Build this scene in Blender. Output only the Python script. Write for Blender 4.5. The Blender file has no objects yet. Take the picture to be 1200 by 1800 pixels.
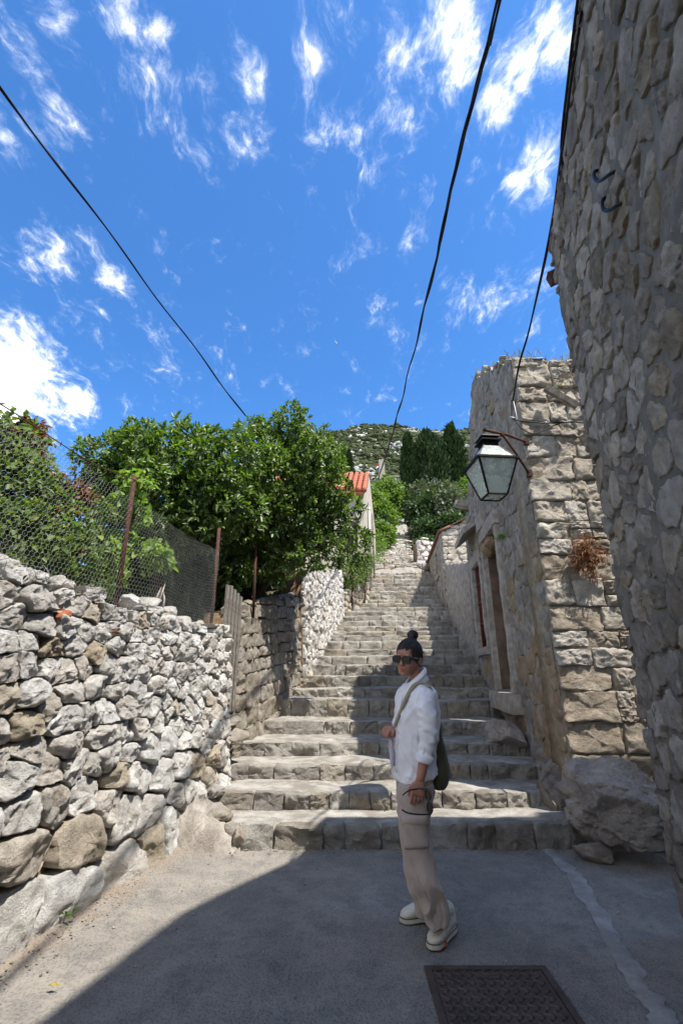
import bpy, math, random
import numpy as np
from mathutils import Vector, Matrix

scene = bpy.context.scene
COL = scene.collection
R = math.radians

# ------------------------------------------------------------------ camera
PITCH, FPX, EYE = R(19.2), 800.0, 1.5          # photo is 1200 x 1800, 16 mm on a 36 mm tall frame
cam_d = bpy.data.cameras.new('camera')
cam = bpy.data.objects.new('camera', cam_d)
COL.objects.link(cam)
cam_d.sensor_fit = 'VERTICAL'
cam_d.sensor_height = 36.0
cam_d.lens = 16.0
cam_d.clip_start = 0.05
cam_d.clip_end = 5000.0
cam.location = (0, 0, EYE)
cam.rotation_euler = (R(90) + PITCH, 0, 0)
scene.camera = cam

# ------------------------------------------------------------------ sun, sky, exposure
TO_SUN = Vector((0.42, -0.30, 1.0)).normalized()
SUN_ELEV = math.asin(TO_SUN.z)
SUN_AZ = math.atan2(TO_SUN.x, TO_SUN.y)
sun_d = bpy.data.lights.new('sun', 'SUN')
sun_d.energy = 3.8
sun_d.angle = R(0.5)
sun_d.color = (1.0, 0.945, 0.86)
sun = bpy.data.objects.new('sun', sun_d)
COL.objects.link(sun)
sun.location = (10, -8, 30)
sun.rotation_euler = TO_SUN.to_track_quat('Z', 'Y').to_euler()

scene.view_settings.view_transform = 'Standard'
scene.view_settings.look = 'None'
scene.view_settings.exposure = 1.05
scene.view_settings.gamma = 1.0
scene.view_settings.use_curve_mapping = False
scene.cycles.max_bounces = 6
scene.cycles.diffuse_bounces = 3
scene.cycles.transparent_max_bounces = 8
scene.cycles.use_denoising = True


def cpix(x, y):
    """World direction of a photo pixel."""
    dx, dy = (x - 600) / FPX, (900 - y) / FPX
    c, s = math.cos(PITCH), math.sin(PITCH)
    return Vector((dx, c - dy * s, s + dy * c))


def at(x, y, Y):
    r = cpix(x, y)
    return Vector((0, 0, EYE)) + r * (Y / r.y)


def at_z(x, y, Z):
    r = cpix(x, y)
    return Vector((0, 0, EYE)) + r * ((Z - EYE) / r.z)


class NT:
    """Small helper round a node tree."""
    def __init__(self, tree):
        self.t = tree
        self.t.nodes.clear()

    def n(self, kind, **kw):
        nd = self.t.nodes.new(kind)
        for k, v in kw.items():
            if k.startswith('i_'):
                key = k[2:]
                key = int(key) if key.isdigit() else key.replace('_', ' ')
                self.set(nd.inputs[key], v)
            else:
                setattr(nd, k, v)
        return nd

    def set(self, sock, v):
        if hasattr(v, 'bl_idname') or hasattr(v, 'links'):
            self.t.links.new(v, sock)
        else:
            if sock.type == 'RGBA' and not isinstance(v, (int, float)) and len(v) == 3:
                v = (*v, 1)
            sock.default_value = v

    def math(self, op, a, b=None, c=None, clamp=False):
        nd = self.t.nodes.new('ShaderNodeMath')
        nd.operation = op
        nd.use_clamp = clamp
        for i, v in enumerate((a, b, c)):
            if v is not None:
                self.set(nd.inputs[i], v)
        return nd.outputs[0]

    def vmath(self, op, a, b=None):
        nd = self.t.nodes.new('ShaderNodeVectorMath')
        nd.operation = op
        self.set(nd.inputs[0], a)
        if b is not None:
            self.set(nd.inputs[1], b)
        return nd.outputs['Value'] if op in ('DISTANCE', 'LENGTH', 'DOT_PRODUCT') else nd.outputs[0]

    def mix(self, f, a, b, mode='MIX'):
        nd = self.t.nodes.new('ShaderNodeMix')
        nd.data_type = 'RGBA'
        nd.blend_type = mode
        nd.clamp_factor = True
        self.set(nd.inputs[0], f)
        self.set(nd.inputs[6], a)
        self.set(nd.inputs[7], b)
        return nd.outputs[2]

    def rng(self, v, a, b, c=0.0, d=1.0, smooth=True):
        nd = self.t.nodes.new('ShaderNodeMapRange')
        nd.interpolation_type = 'SMOOTHSTEP' if smooth else 'LINEAR'
        self.set(nd.inputs[0], v)
        for i, x in zip((1, 2, 3, 4), (a, b, c, d)):
            nd.inputs[i].default_value = x
        return nd.outputs[0]

    def noise(self, vec, scale, detail=4, rough=0.55, dist=0.0):
        nd = self.t.nodes.new('ShaderNodeTexNoise')
        self.set(nd.inputs['Vector'], vec)
        nd.inputs['Scale'].default_value = scale
        nd.inputs['Detail'].default_value = detail
        nd.inputs['Roughness'].default_value = rough
        nd.inputs['Distortion'].default_value = dist
        return nd.outputs[0]

    def ramp(self, f, stops, interp='LINEAR'):
        nd = self.t.nodes.new('ShaderNodeValToRGB')
        cr = nd.color_ramp
        cr.interpolation = interp
        while len(cr.elements) < len(stops):
            cr.elements.new(0.5)
        for e, (p, c) in zip(cr.elements, stops):
            e.position = p
            e.color = (*c, 1) if len(c) == 3 else c
        self.set(nd.inputs[0], f)
        return nd.outputs[0]


# ---- world: physical sky and broken cloud, thickened out of view as fill light
world = bpy.data.worlds.new('World')
scene.world = world
world.use_nodes = True
w = NT(world.node_tree)
sky = w.n('ShaderNodeTexSky', sky_type='NISHITA')
sky.sun_disc = False
sky.sun_elevation = SUN_ELEV
sky.sun_rotation = SUN_AZ
sky.altitude = 0
sky.air_density = 1.0
sky.dust_density = 0.35
sky.ozone_density = 3.0
skycol = w.mix(1.0, sky.outputs[0], (0.48, 0.93, 1.34, 1), 'MULTIPLY')
tc = w.n('ShaderNodeTexCoord')
dirv = w.vmath('NORMALIZE', tc.outputs['Generated'])
sep = w.n('ShaderNodeSeparateXYZ', i_0=dirv)
zc = w.math('ADD', w.math('MAXIMUM', sep.outputs[2], 0.0), 0.16)
cu = w.math('DIVIDE', sep.outputs[0], zc)
cv = w.math('DIVIDE', sep.outputs[1], zc)
cuv = w.n('ShaderNodeCombineXYZ', i_0=cu, i_1=cv).outputs[0]
warp = w.n('ShaderNodeTexNoise', i_Vector=cuv)
warp.inputs['Scale'].default_value = 5.0
warp.inputs['Detail'].default_value = 4
cuvw = w.vmath('ADD', cuv, w.vmath('SCALE', w.vmath('SUBTRACT', warp.outputs['Color'], (0.5, 0.5, 0.5)), None))
for nd in world.node_tree.nodes:
    if nd.type == 'VECT_MATH' and nd.operation == 'SCALE':
        nd.inputs['Scale'].default_value = 0.16
n_big = w.noise(cuvw, 2.6, 4, 0.55)
streak = w.n('ShaderNodeMapping', i_Vector=cuvw)
streak.inputs['Scale'].default_value = (1.35, 0.72, 1)
streak.inputs['Rotation'].default_value = (0, 0, 0.22)
n_mid = w.noise(streak.outputs[0], 11.0, 9, 0.68)
n_fine = w.noise(streak.outputs[0], 34.0, 6, 0.62)
# where the photograph's cloud patches stand in the sky (direction, radius, weight)
BLOBS = [(40, 670, 95, .62), (10, 620, 80, .58), (128, 700, 48, .48), (90, 700, 50, .42), (20, 740, 80, .5), (115, 445, 72, .27), (60, 420, 45, .18), (180, 490, 50, .18), (135, 555, 60, .22),
         (250, 130, 62, .36), (245, 60, 60, .32), (270, 200, 48, .26), (110, 200, 80, .33), (150, 260, 40, .2),
         (440, 130, 58, .34), (430, 240, 55, .28), (365, 140, 40, .20), (545, 105, 45, .30), (540, 160, 30, .2),
         (590, 220, 50, .22), (640, 240, 40, .22), (620, 20, 60, .2), (720, 100, 75, .32), (800, 60, 115, .38), (900, 90, 85, .34), (990, 90, 65, .38), (960, 30, 60, .3),
         (710, 200, 45, .30), (870, 180, 55, .30), (915, 310, 82, .31), (955, 270, 58, .28), (850, 300, 45, .18), (655, 440, 40, .28),
         (740, 430, 40, .14), (780, 540, 60, .18), (860, 530, 40, .22), (930, 480, 60, .24), (740, 580, 36, .16), (660, 560, 45, .12),
         (190, 190, 40, .24), (40, 90, 50, .15), (100, 30, 50, .2), (10, 480, 60, .14), (690, 280, 40, .15), (640, 300, 40, .12), (30, 260, 60, .14)]
bias = None
for px, py, rad, wt in BLOBS:
    d0 = cpix(px, py).normalized()
    d1 = cpix(px + rad, py).normalized()
    d2 = cpix(px, py + rad).normalized()
    rr = 0.5 * ((d1 - d0).length + (d2 - d0).length)
    b = w.rng(w.vmath('DISTANCE', dirv, tuple(d0)), rr * 1.50, 0.0, 0.0, wt * 1.08)
    bias = b if bias is None else w.math('MAXIMUM', bias, b)
dens = w.math('ADD', w.math('MULTIPLY', w.math('SUBTRACT', n_big, 0.5), 0.45),
              w.math('ADD', w.math('MULTIPLY', w.math('SUBTRACT', n_mid, 0.5), 1.55),
                     w.math('MULTIPLY', w.math('SUBTRACT', n_fine, 0.5), 0.55)))
# extra cloud added away from the view to fill and neutralise the shade
fill_cloud = w.rng(w.vmath('DOT_PRODUCT', dirv, tuple(cpix(600, 500).normalized())), 0.64, 0.30, 0.0, 0.44)
dens = w.math('ADD', dens, w.math('MAXIMUM', bias, fill_cloud))
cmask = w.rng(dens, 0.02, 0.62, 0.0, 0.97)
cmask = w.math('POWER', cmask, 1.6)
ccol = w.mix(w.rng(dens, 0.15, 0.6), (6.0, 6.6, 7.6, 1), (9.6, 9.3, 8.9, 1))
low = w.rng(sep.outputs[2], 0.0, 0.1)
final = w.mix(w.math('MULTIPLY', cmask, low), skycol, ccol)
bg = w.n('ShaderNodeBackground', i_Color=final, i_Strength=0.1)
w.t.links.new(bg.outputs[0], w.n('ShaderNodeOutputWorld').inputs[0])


# ------------------------------------------------------------------ numpy noise
def _hash(ix, iy, iz):
    n = (ix.astype(np.uint32) * np.uint32(374761393) + iy.astype(np.uint32) * np.uint32(668265263) + iz.astype(np.uint32) * np.uint32(1274126177))
    n = (n ^ (n >> np.uint32(13))) * np.uint32(1274126177)
    n = n ^ (n >> np.uint32(16))
    return (n & np.uint32(0xffff)).astype(np.float64) / 32767.5 - 1.0


def vn(P):
    P = np.asarray(P, float)
    f = np.floor(P)
    i = f.astype(np.int64)
    t = P - f
    t = t * t * (3 - 2 * t)
    out = 0
    for dx in (0, 1):
        wx = t[:, 0] if dx else 1 - t[:, 0]
        for dy in (0, 1):
            wy = t[:, 1] if dy else 1 - t[:, 1]
            for dz in (0, 1):
                wz = t[:, 2] if dz else 1 - t[:, 2]
                out = out + wx * wy * wz * _hash(i[:, 0] + dx, i[:, 1] + dy, i[:, 2] + dz)
    return out


def fbm(P, octs=4, gain=0.5):
    P = np.asarray(P, float)
    a, s, out = 1.0, 1.0, 0
    for k in range(octs):
        out = out + a * vn(P * s + 17.3 * k)
        a *= gain
        s *= 2.03
    return out


# ------------------------------------------------------------------ objects
def tag(o, label=None, cat=None, group=None, kind=None):
    if label:
        o['label'] = label
    if cat:
        o['category'] = cat
    if group:
        o['group'] = group
    if kind:
        o['kind'] = kind
    return o


def thing(name, loc, label, cat, group=None):
    o = bpy.data.objects.new(name, None)
    COL.objects.link(o)
    o.location = loc
    o.empty_display_size = 0.1
    return tag(o, label, cat, group, 'thing')


def wloc(o):
    p = Vector(o.location)
    while o.parent is not None:
        o = o.parent
        p = p + o.location
    return p


def mesh_from(name, verts, faces, mat, smooth=True, sharp=None):
    me = bpy.data.meshes.new(name)
    V = np.asarray(verts, dtype=np.float32)
    if isinstance(faces, np.ndarray):
        k = faces.shape[1]
        me.vertices.add(len(V))
        me.vertices.foreach_set('co', V.ravel())
        me.loops.add(faces.size)
        me.loops.foreach_set('vertex_index', faces.astype(np.int32).ravel())
        me.polygons.add(len(faces))
        me.polygons.foreach_set('loop_start', np.arange(0, faces.size, k, dtype=np.int32))
        me.polygons.foreach_set('loop_total', np.full(len(faces), k, dtype=np.int32))
        me.update(calc_edges=True)
    else:
        me.from_pydata(V.tolist(), [], faces)
        me.update()
    for m in (mat if isinstance(mat, (list, tuple)) else [mat]):
        me.materials.append(m)
    if smooth:
        me.polygons.foreach_set('use_smooth', np.ones(len(me.polygons), dtype=bool))
        if sharp:
            me.set_sharp_from_angle(angle=R(sharp))
    return me


def add(name, verts, faces, mat, parent=None, origin=None, smooth=True, sharp=None):
    """Verts are in world space; the object gets its own origin."""
    V = np.asarray(verts, dtype=np.float64)
    if origin is None:
        origin = 0.5 * (V.min(0) + V.max(0))
    origin = np.asarray(origin, float)
    me = mesh_from(name, V - origin, faces, mat, smooth, sharp)
    o = bpy.data.objects.new(name, me)
    COL.objects.link(o)
    if parent is not None:
        o.parent = parent
        o.location = Vector(origin) - wloc(parent)
    else:
        o.location = Vector(origin)
    return o


class MB:
    """Collects pieces that make ONE part."""
    def __init__(self):
        self.v, self.f = [], []
        self.n = 0

    def put(self, v, f):
        v = np.asarray(v, float)
        self.v.append(v)
        self.f += [tuple(i + self.n for i in q) for q in f]
        self.n += len(v)
        return self

    def box(self, c, half, rot=None):
        s = np.array([(x, y, z) for x in (-1, 1) for y in (-1, 1) for z in (-1, 1)], float) * np.asarray(half)
        if rot is not None:
            s = s @ np.array(rot.to_3x3()).T
        return self.put(s + np.asarray(c), [(0, 1, 3, 2), (4, 6, 7, 5), (0, 4, 5, 1), (2, 3, 7, 6), (0, 2, 6, 4), (1, 5, 7, 3)])

    def tube(self, pts, r, n=8, cap=True):
        v, f = tube_mesh(pts, r, n, cap)
        return self.put(v, f)

    def build(self, name, mat, parent=None, origin=None, smooth=False, sharp=None):
        return add(name, np.concatenate(self.v), self.f, mat, parent, origin, smooth, sharp)


def tube_mesh(pts, r, n=8, cap=True):
    P = [Vector(p) for p in pts]
    rs = r if isinstance(r, (list, tuple, np.ndarray)) else [r] * len(P)
    v, f = [], []
    up = None
    for i, p in enumerate(P):
        t = (P[min(i + 1, len(P) - 1)] - P[max(i - 1, 0)]).normalized()
        if up is None:
            up = t.orthogonal().normalized()
        up = (up - t * up.dot(t))
        up = up.normalized() if up.length > 1e-6 else t.orthogonal().normalized()
        sd = t.cross(up)
        for k in range(n):
            a = 2 * math.pi * k / n
            v.append(p + (up * math.cos(a) + sd * math.sin(a)) * rs[i])
    for i in range(len(P) - 1):
        for k in range(n):
            a, b = i * n + k, i * n + (k + 1) % n
            f.append((a, b, b + n, a + n))
    if cap:
        f.append(tuple(range(n - 1, -1, -1)))
        f.append(tuple(range((len(P) - 1) * n, len(P) * n)))
    return np.array([tuple(q) for q in v]), f


def spline(pts, k=8):
    """Catmull-Rom through the points."""
    P = np.asarray(pts, float)
    P = np.vstack([2 * P[0] - P[1], P, 2 * P[-1] - P[-2]])
    out = []
    for i in range(1, len(P) - 2):
        for t in np.linspace(0, 1, k, endpoint=False):
            a, b, c, d = P[i - 1], P[i], P[i + 1], P[i + 2]
            out.append(0.5 * (2 * b + (c - a) * t + (2 * a - 5 * b + 4 * c - d) * t * t + (3 * b - a - 3 * c + d) * t ** 3))
    out.append(P[-2])
    return np.array(out)


def ico(sub):
    t = (1 + 5 ** .5) / 2
    v = [(-1, t, 0), (1, t, 0), (-1, -t, 0), (1, -t, 0), (0, -1, t), (0, 1, t), (0, -1, -t), (0, 1, -t), (t, 0, -1), (t, 0, 1), (-t, 0, -1), (-t, 0, 1)]
    f = [(0, 11, 5), (0, 5, 1), (0, 1, 7), (0, 7, 10), (0, 10, 11), (1, 5, 9), (5, 11, 4), (11, 10, 2), (10, 7, 6), (7, 1, 8),
         (3, 9, 4), (3, 4, 2), (3, 2, 6), (3, 6, 8), (3, 8, 9), (4, 9, 5), (2, 4, 11), (6, 2, 10), (8, 6, 7), (9, 8, 1)]
    v = [np.array(x) / np.linalg.norm(x) for x in v]
    for _ in range(sub):
        cache, nf = {}, []
        def mid(a, b):
            k = (min(a, b), max(a, b))
            if k not in cache:
                m = v[a] + v[b]
                v.append(m / np.linalg.norm(m))
                cache[k] = len(v) - 1
            return cache[k]
        for a, b, c in f:
            x, y, z = mid(a, b), mid(b, c), mid(c, a)
            nf += [(a, x, z), (b, y, x), (c, z, y), (x, y, z)]
        f = nf
    return np.array(v), np.array(f)


# ------------------------------------------------------------------ materials
def new_mat(name):
    m = bpy.data.materials.new(name)
    m.use_nodes = True
    return m, NT(m.node_tree)


def finish(n, col, rough=0.9, bump=None, strength=0.5, dist=0.01, spec=0.3, **kw):
    b = n.n('ShaderNodeBsdfPrincipled')
    n.set(b.inputs['Base Color'], col)
    n.set(b.inputs['Roughness'], rough)
    b.inputs['Specular IOR Level'].default_value = spec
    for k, v in kw.items():
        n.set(b.inputs[k.replace('_', ' ')], v)
    if bump is not None:
        bn = n.n('ShaderNodeBump', i_Height=bump, i_Strength=strength, i_Distance=dist)
        n.t.links.new(bn.outputs[0], b.inputs['Normal'])
    n.t.links.new(b.outputs[0], n.n('ShaderNodeOutputMaterial').inputs[0])
    return b


def stone_mat(name, tones, stain=(0.30, 0.20, 0.10), stain_amt=0.5, dark=(0.10, 0.095, 0.085), dark_amt=0.6, bump=1.0, dist=0.028, scale=1.0, world_pos=False):
    """Weathered limestone: every block its own tone, ochre stain, pits and lichen specks."""
    m, n = new_mat(name)
    tcn = n.n('ShaderNodeTexCoord')
    oi = n.n('ShaderNodeObjectInfo')
    off = n.vmath('SCALE', n.n('ShaderNodeCombineXYZ', i_0=oi.outputs['Random'], i_1=n.math('MULTIPLY', oi.outputs['Random'], 7.7), i_2=n.math('MULTIPLY', oi.outputs['Random'], 3.1)).outputs[0])
    off.node.inputs['Scale'].default_value = 0.0 if world_pos else 31.0
    pos = n.vmath('ADD', tcn.outputs['Object'], off)
    if world_pos:
        rnd = n.noise(pos, 1.3, 2)
    else:
        rnd = oi.outputs['Random']
    k = len(tones)
    base = n.ramp(rnd, [((i + 0.5) / k, t) for i, t in enumerate(tones)])
    big = n.noise(pos, 7 * scale, 5, 0.6)
    base = n.mix(n.rng(big, 0.3, 0.7, 0.0, 1.0), n.mix(1.0, base, (0.72, 0.70, 0.68, 1), 'MULTIPLY'), n.mix(1.0, base, (1.18, 1.17, 1.15, 1), 'MULTIPLY'))
    st = n.noise(n.vmath('ADD', pos, (5.1, 2.2, 9.3)), 4.5 * scale, 6, 0.65)
    base = n.mix(n.rng(st, 0.55, 0.75, 0.0, stain_amt), base, stain)
    sp = n.noise(n.vmath('ADD', pos, (1.7, 8.2, 4.3)), 22 * scale, 6, 0.7)
    base = n.mix(n.rng(sp, 0.60, 0.72, 0.0, dark_amt), base, dark)
    mid = n.noise(pos, 16 * scale, 9, 0.72)
    fine = n.noise(pos, 70 * scale, 6, 0.7)
    vo = n.n('ShaderNodeTexVoronoi', i_Vector=n.vmath('ADD', pos, n.n('ShaderNodeCombineXYZ', i_0=mid, i_1=fine, i_2=mid).outputs[0]))
    vo.inputs['Scale'].default_value = 26 * scale
    pit = n.rng(vo.outputs['Distance'], 0.0, 0.38)
    h = n.math('ADD', n.math('MULTIPLY', mid, 1.0), n.math('ADD', n.math('MULTIPLY', fine, 0.75), n.math('MULTIPLY', pit, 0.40)))
    base = n.mix(n.rng(pit, 0.0, 0.35, 0.35, 0.0), base, dark)
    finish(n, base, 0.92, h, bump, dist, 0.2)
    return m


def plain_mat(name, col, rough=0.8, var=0.15, scale=12.0, bump=0.3, dist=0.004, col2=None, spec=0.3, metallic=0.0, detail=6):
    m, n = new_mat(name)
    tcn = n.n('ShaderNodeTexCoord')
    nz = n.noise(tcn.outputs['Object'], scale, detail, 0.65)
    c2 = col2 if col2 else tuple(c * (1 - 2 * var) for c in col)
    c = n.mix(n.rng(nz, 0.38, 0.66), c2, col)
    fine = n.noise(tcn.outputs['Object'], scale * 6, 5, 0.65)
    c = n.mix(n.rng(fine, 0.3, 0.7, 0.0, 0.5), c, n.mix(1.0, c, (1 - var, 1 - var, 1 - var, 1), 'MULTIPLY'))
    finish(n, c, rough, n.math('ADD', nz, n.math('MULTIPLY', fine, 0.5)), bump, dist, spec, Metallic=metallic)
    return m


def leaf_mat(name, tones, rough=0.38, trans=0.22, spec=0.5):
    m, n = new_mat(name)
    geo = n.n('ShaderNodeNewGeometry')
    k = len(tones)
    c = n.ramp(geo.outputs['Random Per Island'], [((i + 0.5) / k, t) for i, t in enumerate(tones)])
    back = n.mix(1.0, c, (1.25, 1.3, 1.2, 1), 'MULTIPLY')
    c = n.mix(geo.outputs['Backfacing'], c, back)
    b = n.n('ShaderNodeBsdfPrincipled')
    n.set(b.inputs['Base Color'], c)
    b.inputs['Roughness'].default_value = rough
    b.inputs['Specular IOR Level'].default_value = spec
    tr = n.n('ShaderNodeBsdfTranslucent')
    n.set(tr.inputs[0], n.mix(1.0, c, (1.5, 1.7, 0.5, 1), 'MULTIPLY'))
    mx = n.n('ShaderNodeMixShader', i_0=trans)
    n.t.links.new(b.outputs[0], mx.inputs[1])
    n.t.links.new(tr.outputs[0], mx.inputs[2])
    n.t.links.new(mx.outputs[0], n.n('ShaderNodeOutputMaterial').inputs[0])
    return m


M = {}
M['white_stone'] = stone_mat('white_limestone', [(.63, .61, .57), (.70, .69, .66), (.57, .54, .50), (.73, .72, .69), (.66, .65, .63), (.60, .55, .48), (.70, .68, .65)], stain_amt=.38)
M['tan_stone'] = stone_mat('tan_limestone', [(.50, .44, .34), (.54, .49, .42), (.46, .39, .29), (.54, .51, .46)], stain_amt=.5)
M['block_stone'] = stone_mat('coursed_block_stone', [(.57, .52, .44), (.62, .58, .51), (.52, .46, .38), (.64, .60, .54)], stain=(.36, .22, .11), stain_amt=.5, scale=.8)
M['warm_block'] = stone_mat('ochre_block_stone', [(.46, .40, .32), (.52, .47, .40), (.42, .35, .27), (.50, .45, .38)], stain=(.36, .21, .11), stain_amt=.6, scale=.8)
M['gable_stone'] = stone_mat('grey_gable_stone', [(.36, .34, .31), (.42, .40, .37), (.32, .29, .25), (.38, .36, .33)], stain=(.30, .20, .12), stain_amt=.4, dark_amt=.7)
M['rust_stone'] = stone_mat('rusty_gable_stone', [(.42, .32, .22), (.46, .38, .28), (.38, .27, .17), (.40, .34, .27)], stain=(.42, .18, .06), stain_amt=.85)
M['house_stone'] = stone_mat('pale_rubble_stone', [(.50, .45, .38), (.35, .31, .27), (.58, .53, .46), (.46, .39, .30), (.23, .205, .17), (.54, .50, .45), (.42, .38, .33)], stain=(.34, .22, .12), stain_amt=.45, dark=(.07, .065, .06), dark_amt=.75, scale=1.2)
M['step_stone'] = stone_mat('worn_step_stone', [(.42, .40, .36), (.33, .31, .275), (.46, .44, .40), (.37, .33, .265), (.30, .28, .255)], stain=(.28, .19, .11), stain_amt=.4, dark=(.12, .11, .10), dark_amt=.65)
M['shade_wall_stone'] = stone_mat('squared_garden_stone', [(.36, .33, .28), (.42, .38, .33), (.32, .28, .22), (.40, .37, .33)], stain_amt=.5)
M['boulder'] = stone_mat('bedrock', [(.36, .33, .29), (.42, .38, .34), (.33, .29, .25)], stain=(.32, .19, .10), stain_amt=.5, dark_amt=.7, scale=.7)
M['brick'] = plain_mat('terracotta', (.36, .125, .055), .9, .2, 20, .5)
M['earth'] = plain_mat('ochre_earth', (.26, .17, .095), 1.0, .3, 14, .8, .02, col2=(.13, .085, .05))
M['dark_earth'] = plain_mat('garden_soil', (.09, .065, .042), 1.0, .3, 6, .8, .02)
M['lime_mortar'] = plain_mat('old_lime_mortar', (.36, .31, .24), .95, .15, 9, .8, .015, col2=(.23, .185, .13), detail=9)
M['mortar'] = plain_mat('grey_mortar', (.185, .172, .150), .95, .12, 5, .7, .016, col2=(.115, .104, .088), detail=9)
M['tread'] = plain_mat('trodden_cement', (.39, .37, .335), .95, .2, 5, .9, .016, col2=(.22, .20, .17), detail=10)
M['render'] = plain_mat('old_lime_render', (.40, .37, .33), .95, .2, 8, .9, .015, col2=(.24, .215, .19), detail=10)
M['frame_stone'] = plain_mat('dressed_door_stone', (.44, .41, .36), .85, .15, 9, .4, .006, col2=(.30, .26, .22))
M['iron'] = plain_mat('black_iron', (.02, .018, .017), .5, .2, 30, .2, .002, metallic=.6)
M['rust'] = plain_mat('rusty_iron', (.115, .046, .031), .85, .3, 25, .5, .003, col2=(.055, .025, .018))
M['red_iron'] = plain_mat('red_brown_paint', (.16, .032, .022), .7, .25, 20, .3, .003)
M['wire'] = plain_mat('galvanised_wire', (.44, .44, .43), .5, .1, 30, .0, .001, metallic=.3)
M['cable'] = plain_mat('black_cable', (.012, .012, .013), .55, .1, 30, .1, .002)
M['grey_wood'] = plain_mat('weathered_wood', (.27, .25, .22), .9, .25, 14, .5, .006, col2=(.15, .13, .11))
M['dark_wood'] = plain_mat('old_dark_wood', (.065, .05, .038), .85, .25, 14, .5, .006)
M['tile'] = plain_mat('clay_tile', (.50, .15, .075), .85, .2, 6, .4, .01, col2=(.36, .12, .07))
M['old_tile'] = plain_mat('weathered_clay_tile', (.26, .115, .075), .9, .25, 8, .4, .01, col2=(.17, .09, .065))
M['bark'] = plain_mat('bark', (.10, .075, .052), .95, .25, 18, .9, .02)

# ================================================================== the lie of the land
ST_Y = [4.82, 5.28, 5.87, 6.47, 7.25, 7.95, 8.55, 9.10, 9.60]
ST_N = [1445, 1392, 1343, 1307, 1268, 1231, 1210, 1187, 1168]           # photo rows of the nosings
ST_N2 = [1153, 1141.5, 1126.5, 1116.5, 1109, 1101, 1091, 1082, 1074.5, 1067.5, 1060.5, 1053.5, 1046.5, 1039, 1031, 1024, 1017, 1011, 1006]
ST_Y2 = [10.1 + 0.5 * i for i in range(len(ST_N2))]
STEPS = [(Y, at(560, p, Y).z) for Y, p in zip(ST_Y, ST_N)] + [(Y, at(640, p, Y).z) for Y, p in zip(ST_Y2, ST_N2)]
SY = np.array([-50, 0, 4.8] + [s[0] for s in STEPS] + [24, 35, 60, 90, 150, 350, 600])
SZ = np.array([0, 0, 0] + [s[1] for s in STEPS] + [7.2, 11.4, 25.0, 38.0, 66, 204, 180])


def zs(y):
    return np.interp(y, SY, SZ)


def xl(y):                                   # left edge of the alley
    return np.interp(y, [0, 5.72, 6.2, 9.0, 14.0, 16.0, 24, 40], [-2.54, -1.23, -1.33, -.70, .10, .95, 1.9, 2.6])


def xr(y):                                   # right edge of the alley
    return np.interp(y, [0, 3.43, 4.6, 5.0, 14.0, 22.0, 30, 40], [.97, 2.07, 2.5, 2.23, 3.25, 4.1, 4.9, 5.0])


def grid_mesh(nx, ny, fn):
    g = np.array([fn(i, j) for j in range(ny) for i in range(nx)], float)
    f = [(j * nx + i, j * nx + i + 1, (j + 1) * nx + i + 1, (j + 1) * nx + i) for j in range(ny - 1) for i in range(nx - 1)]
    return g, f


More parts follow.
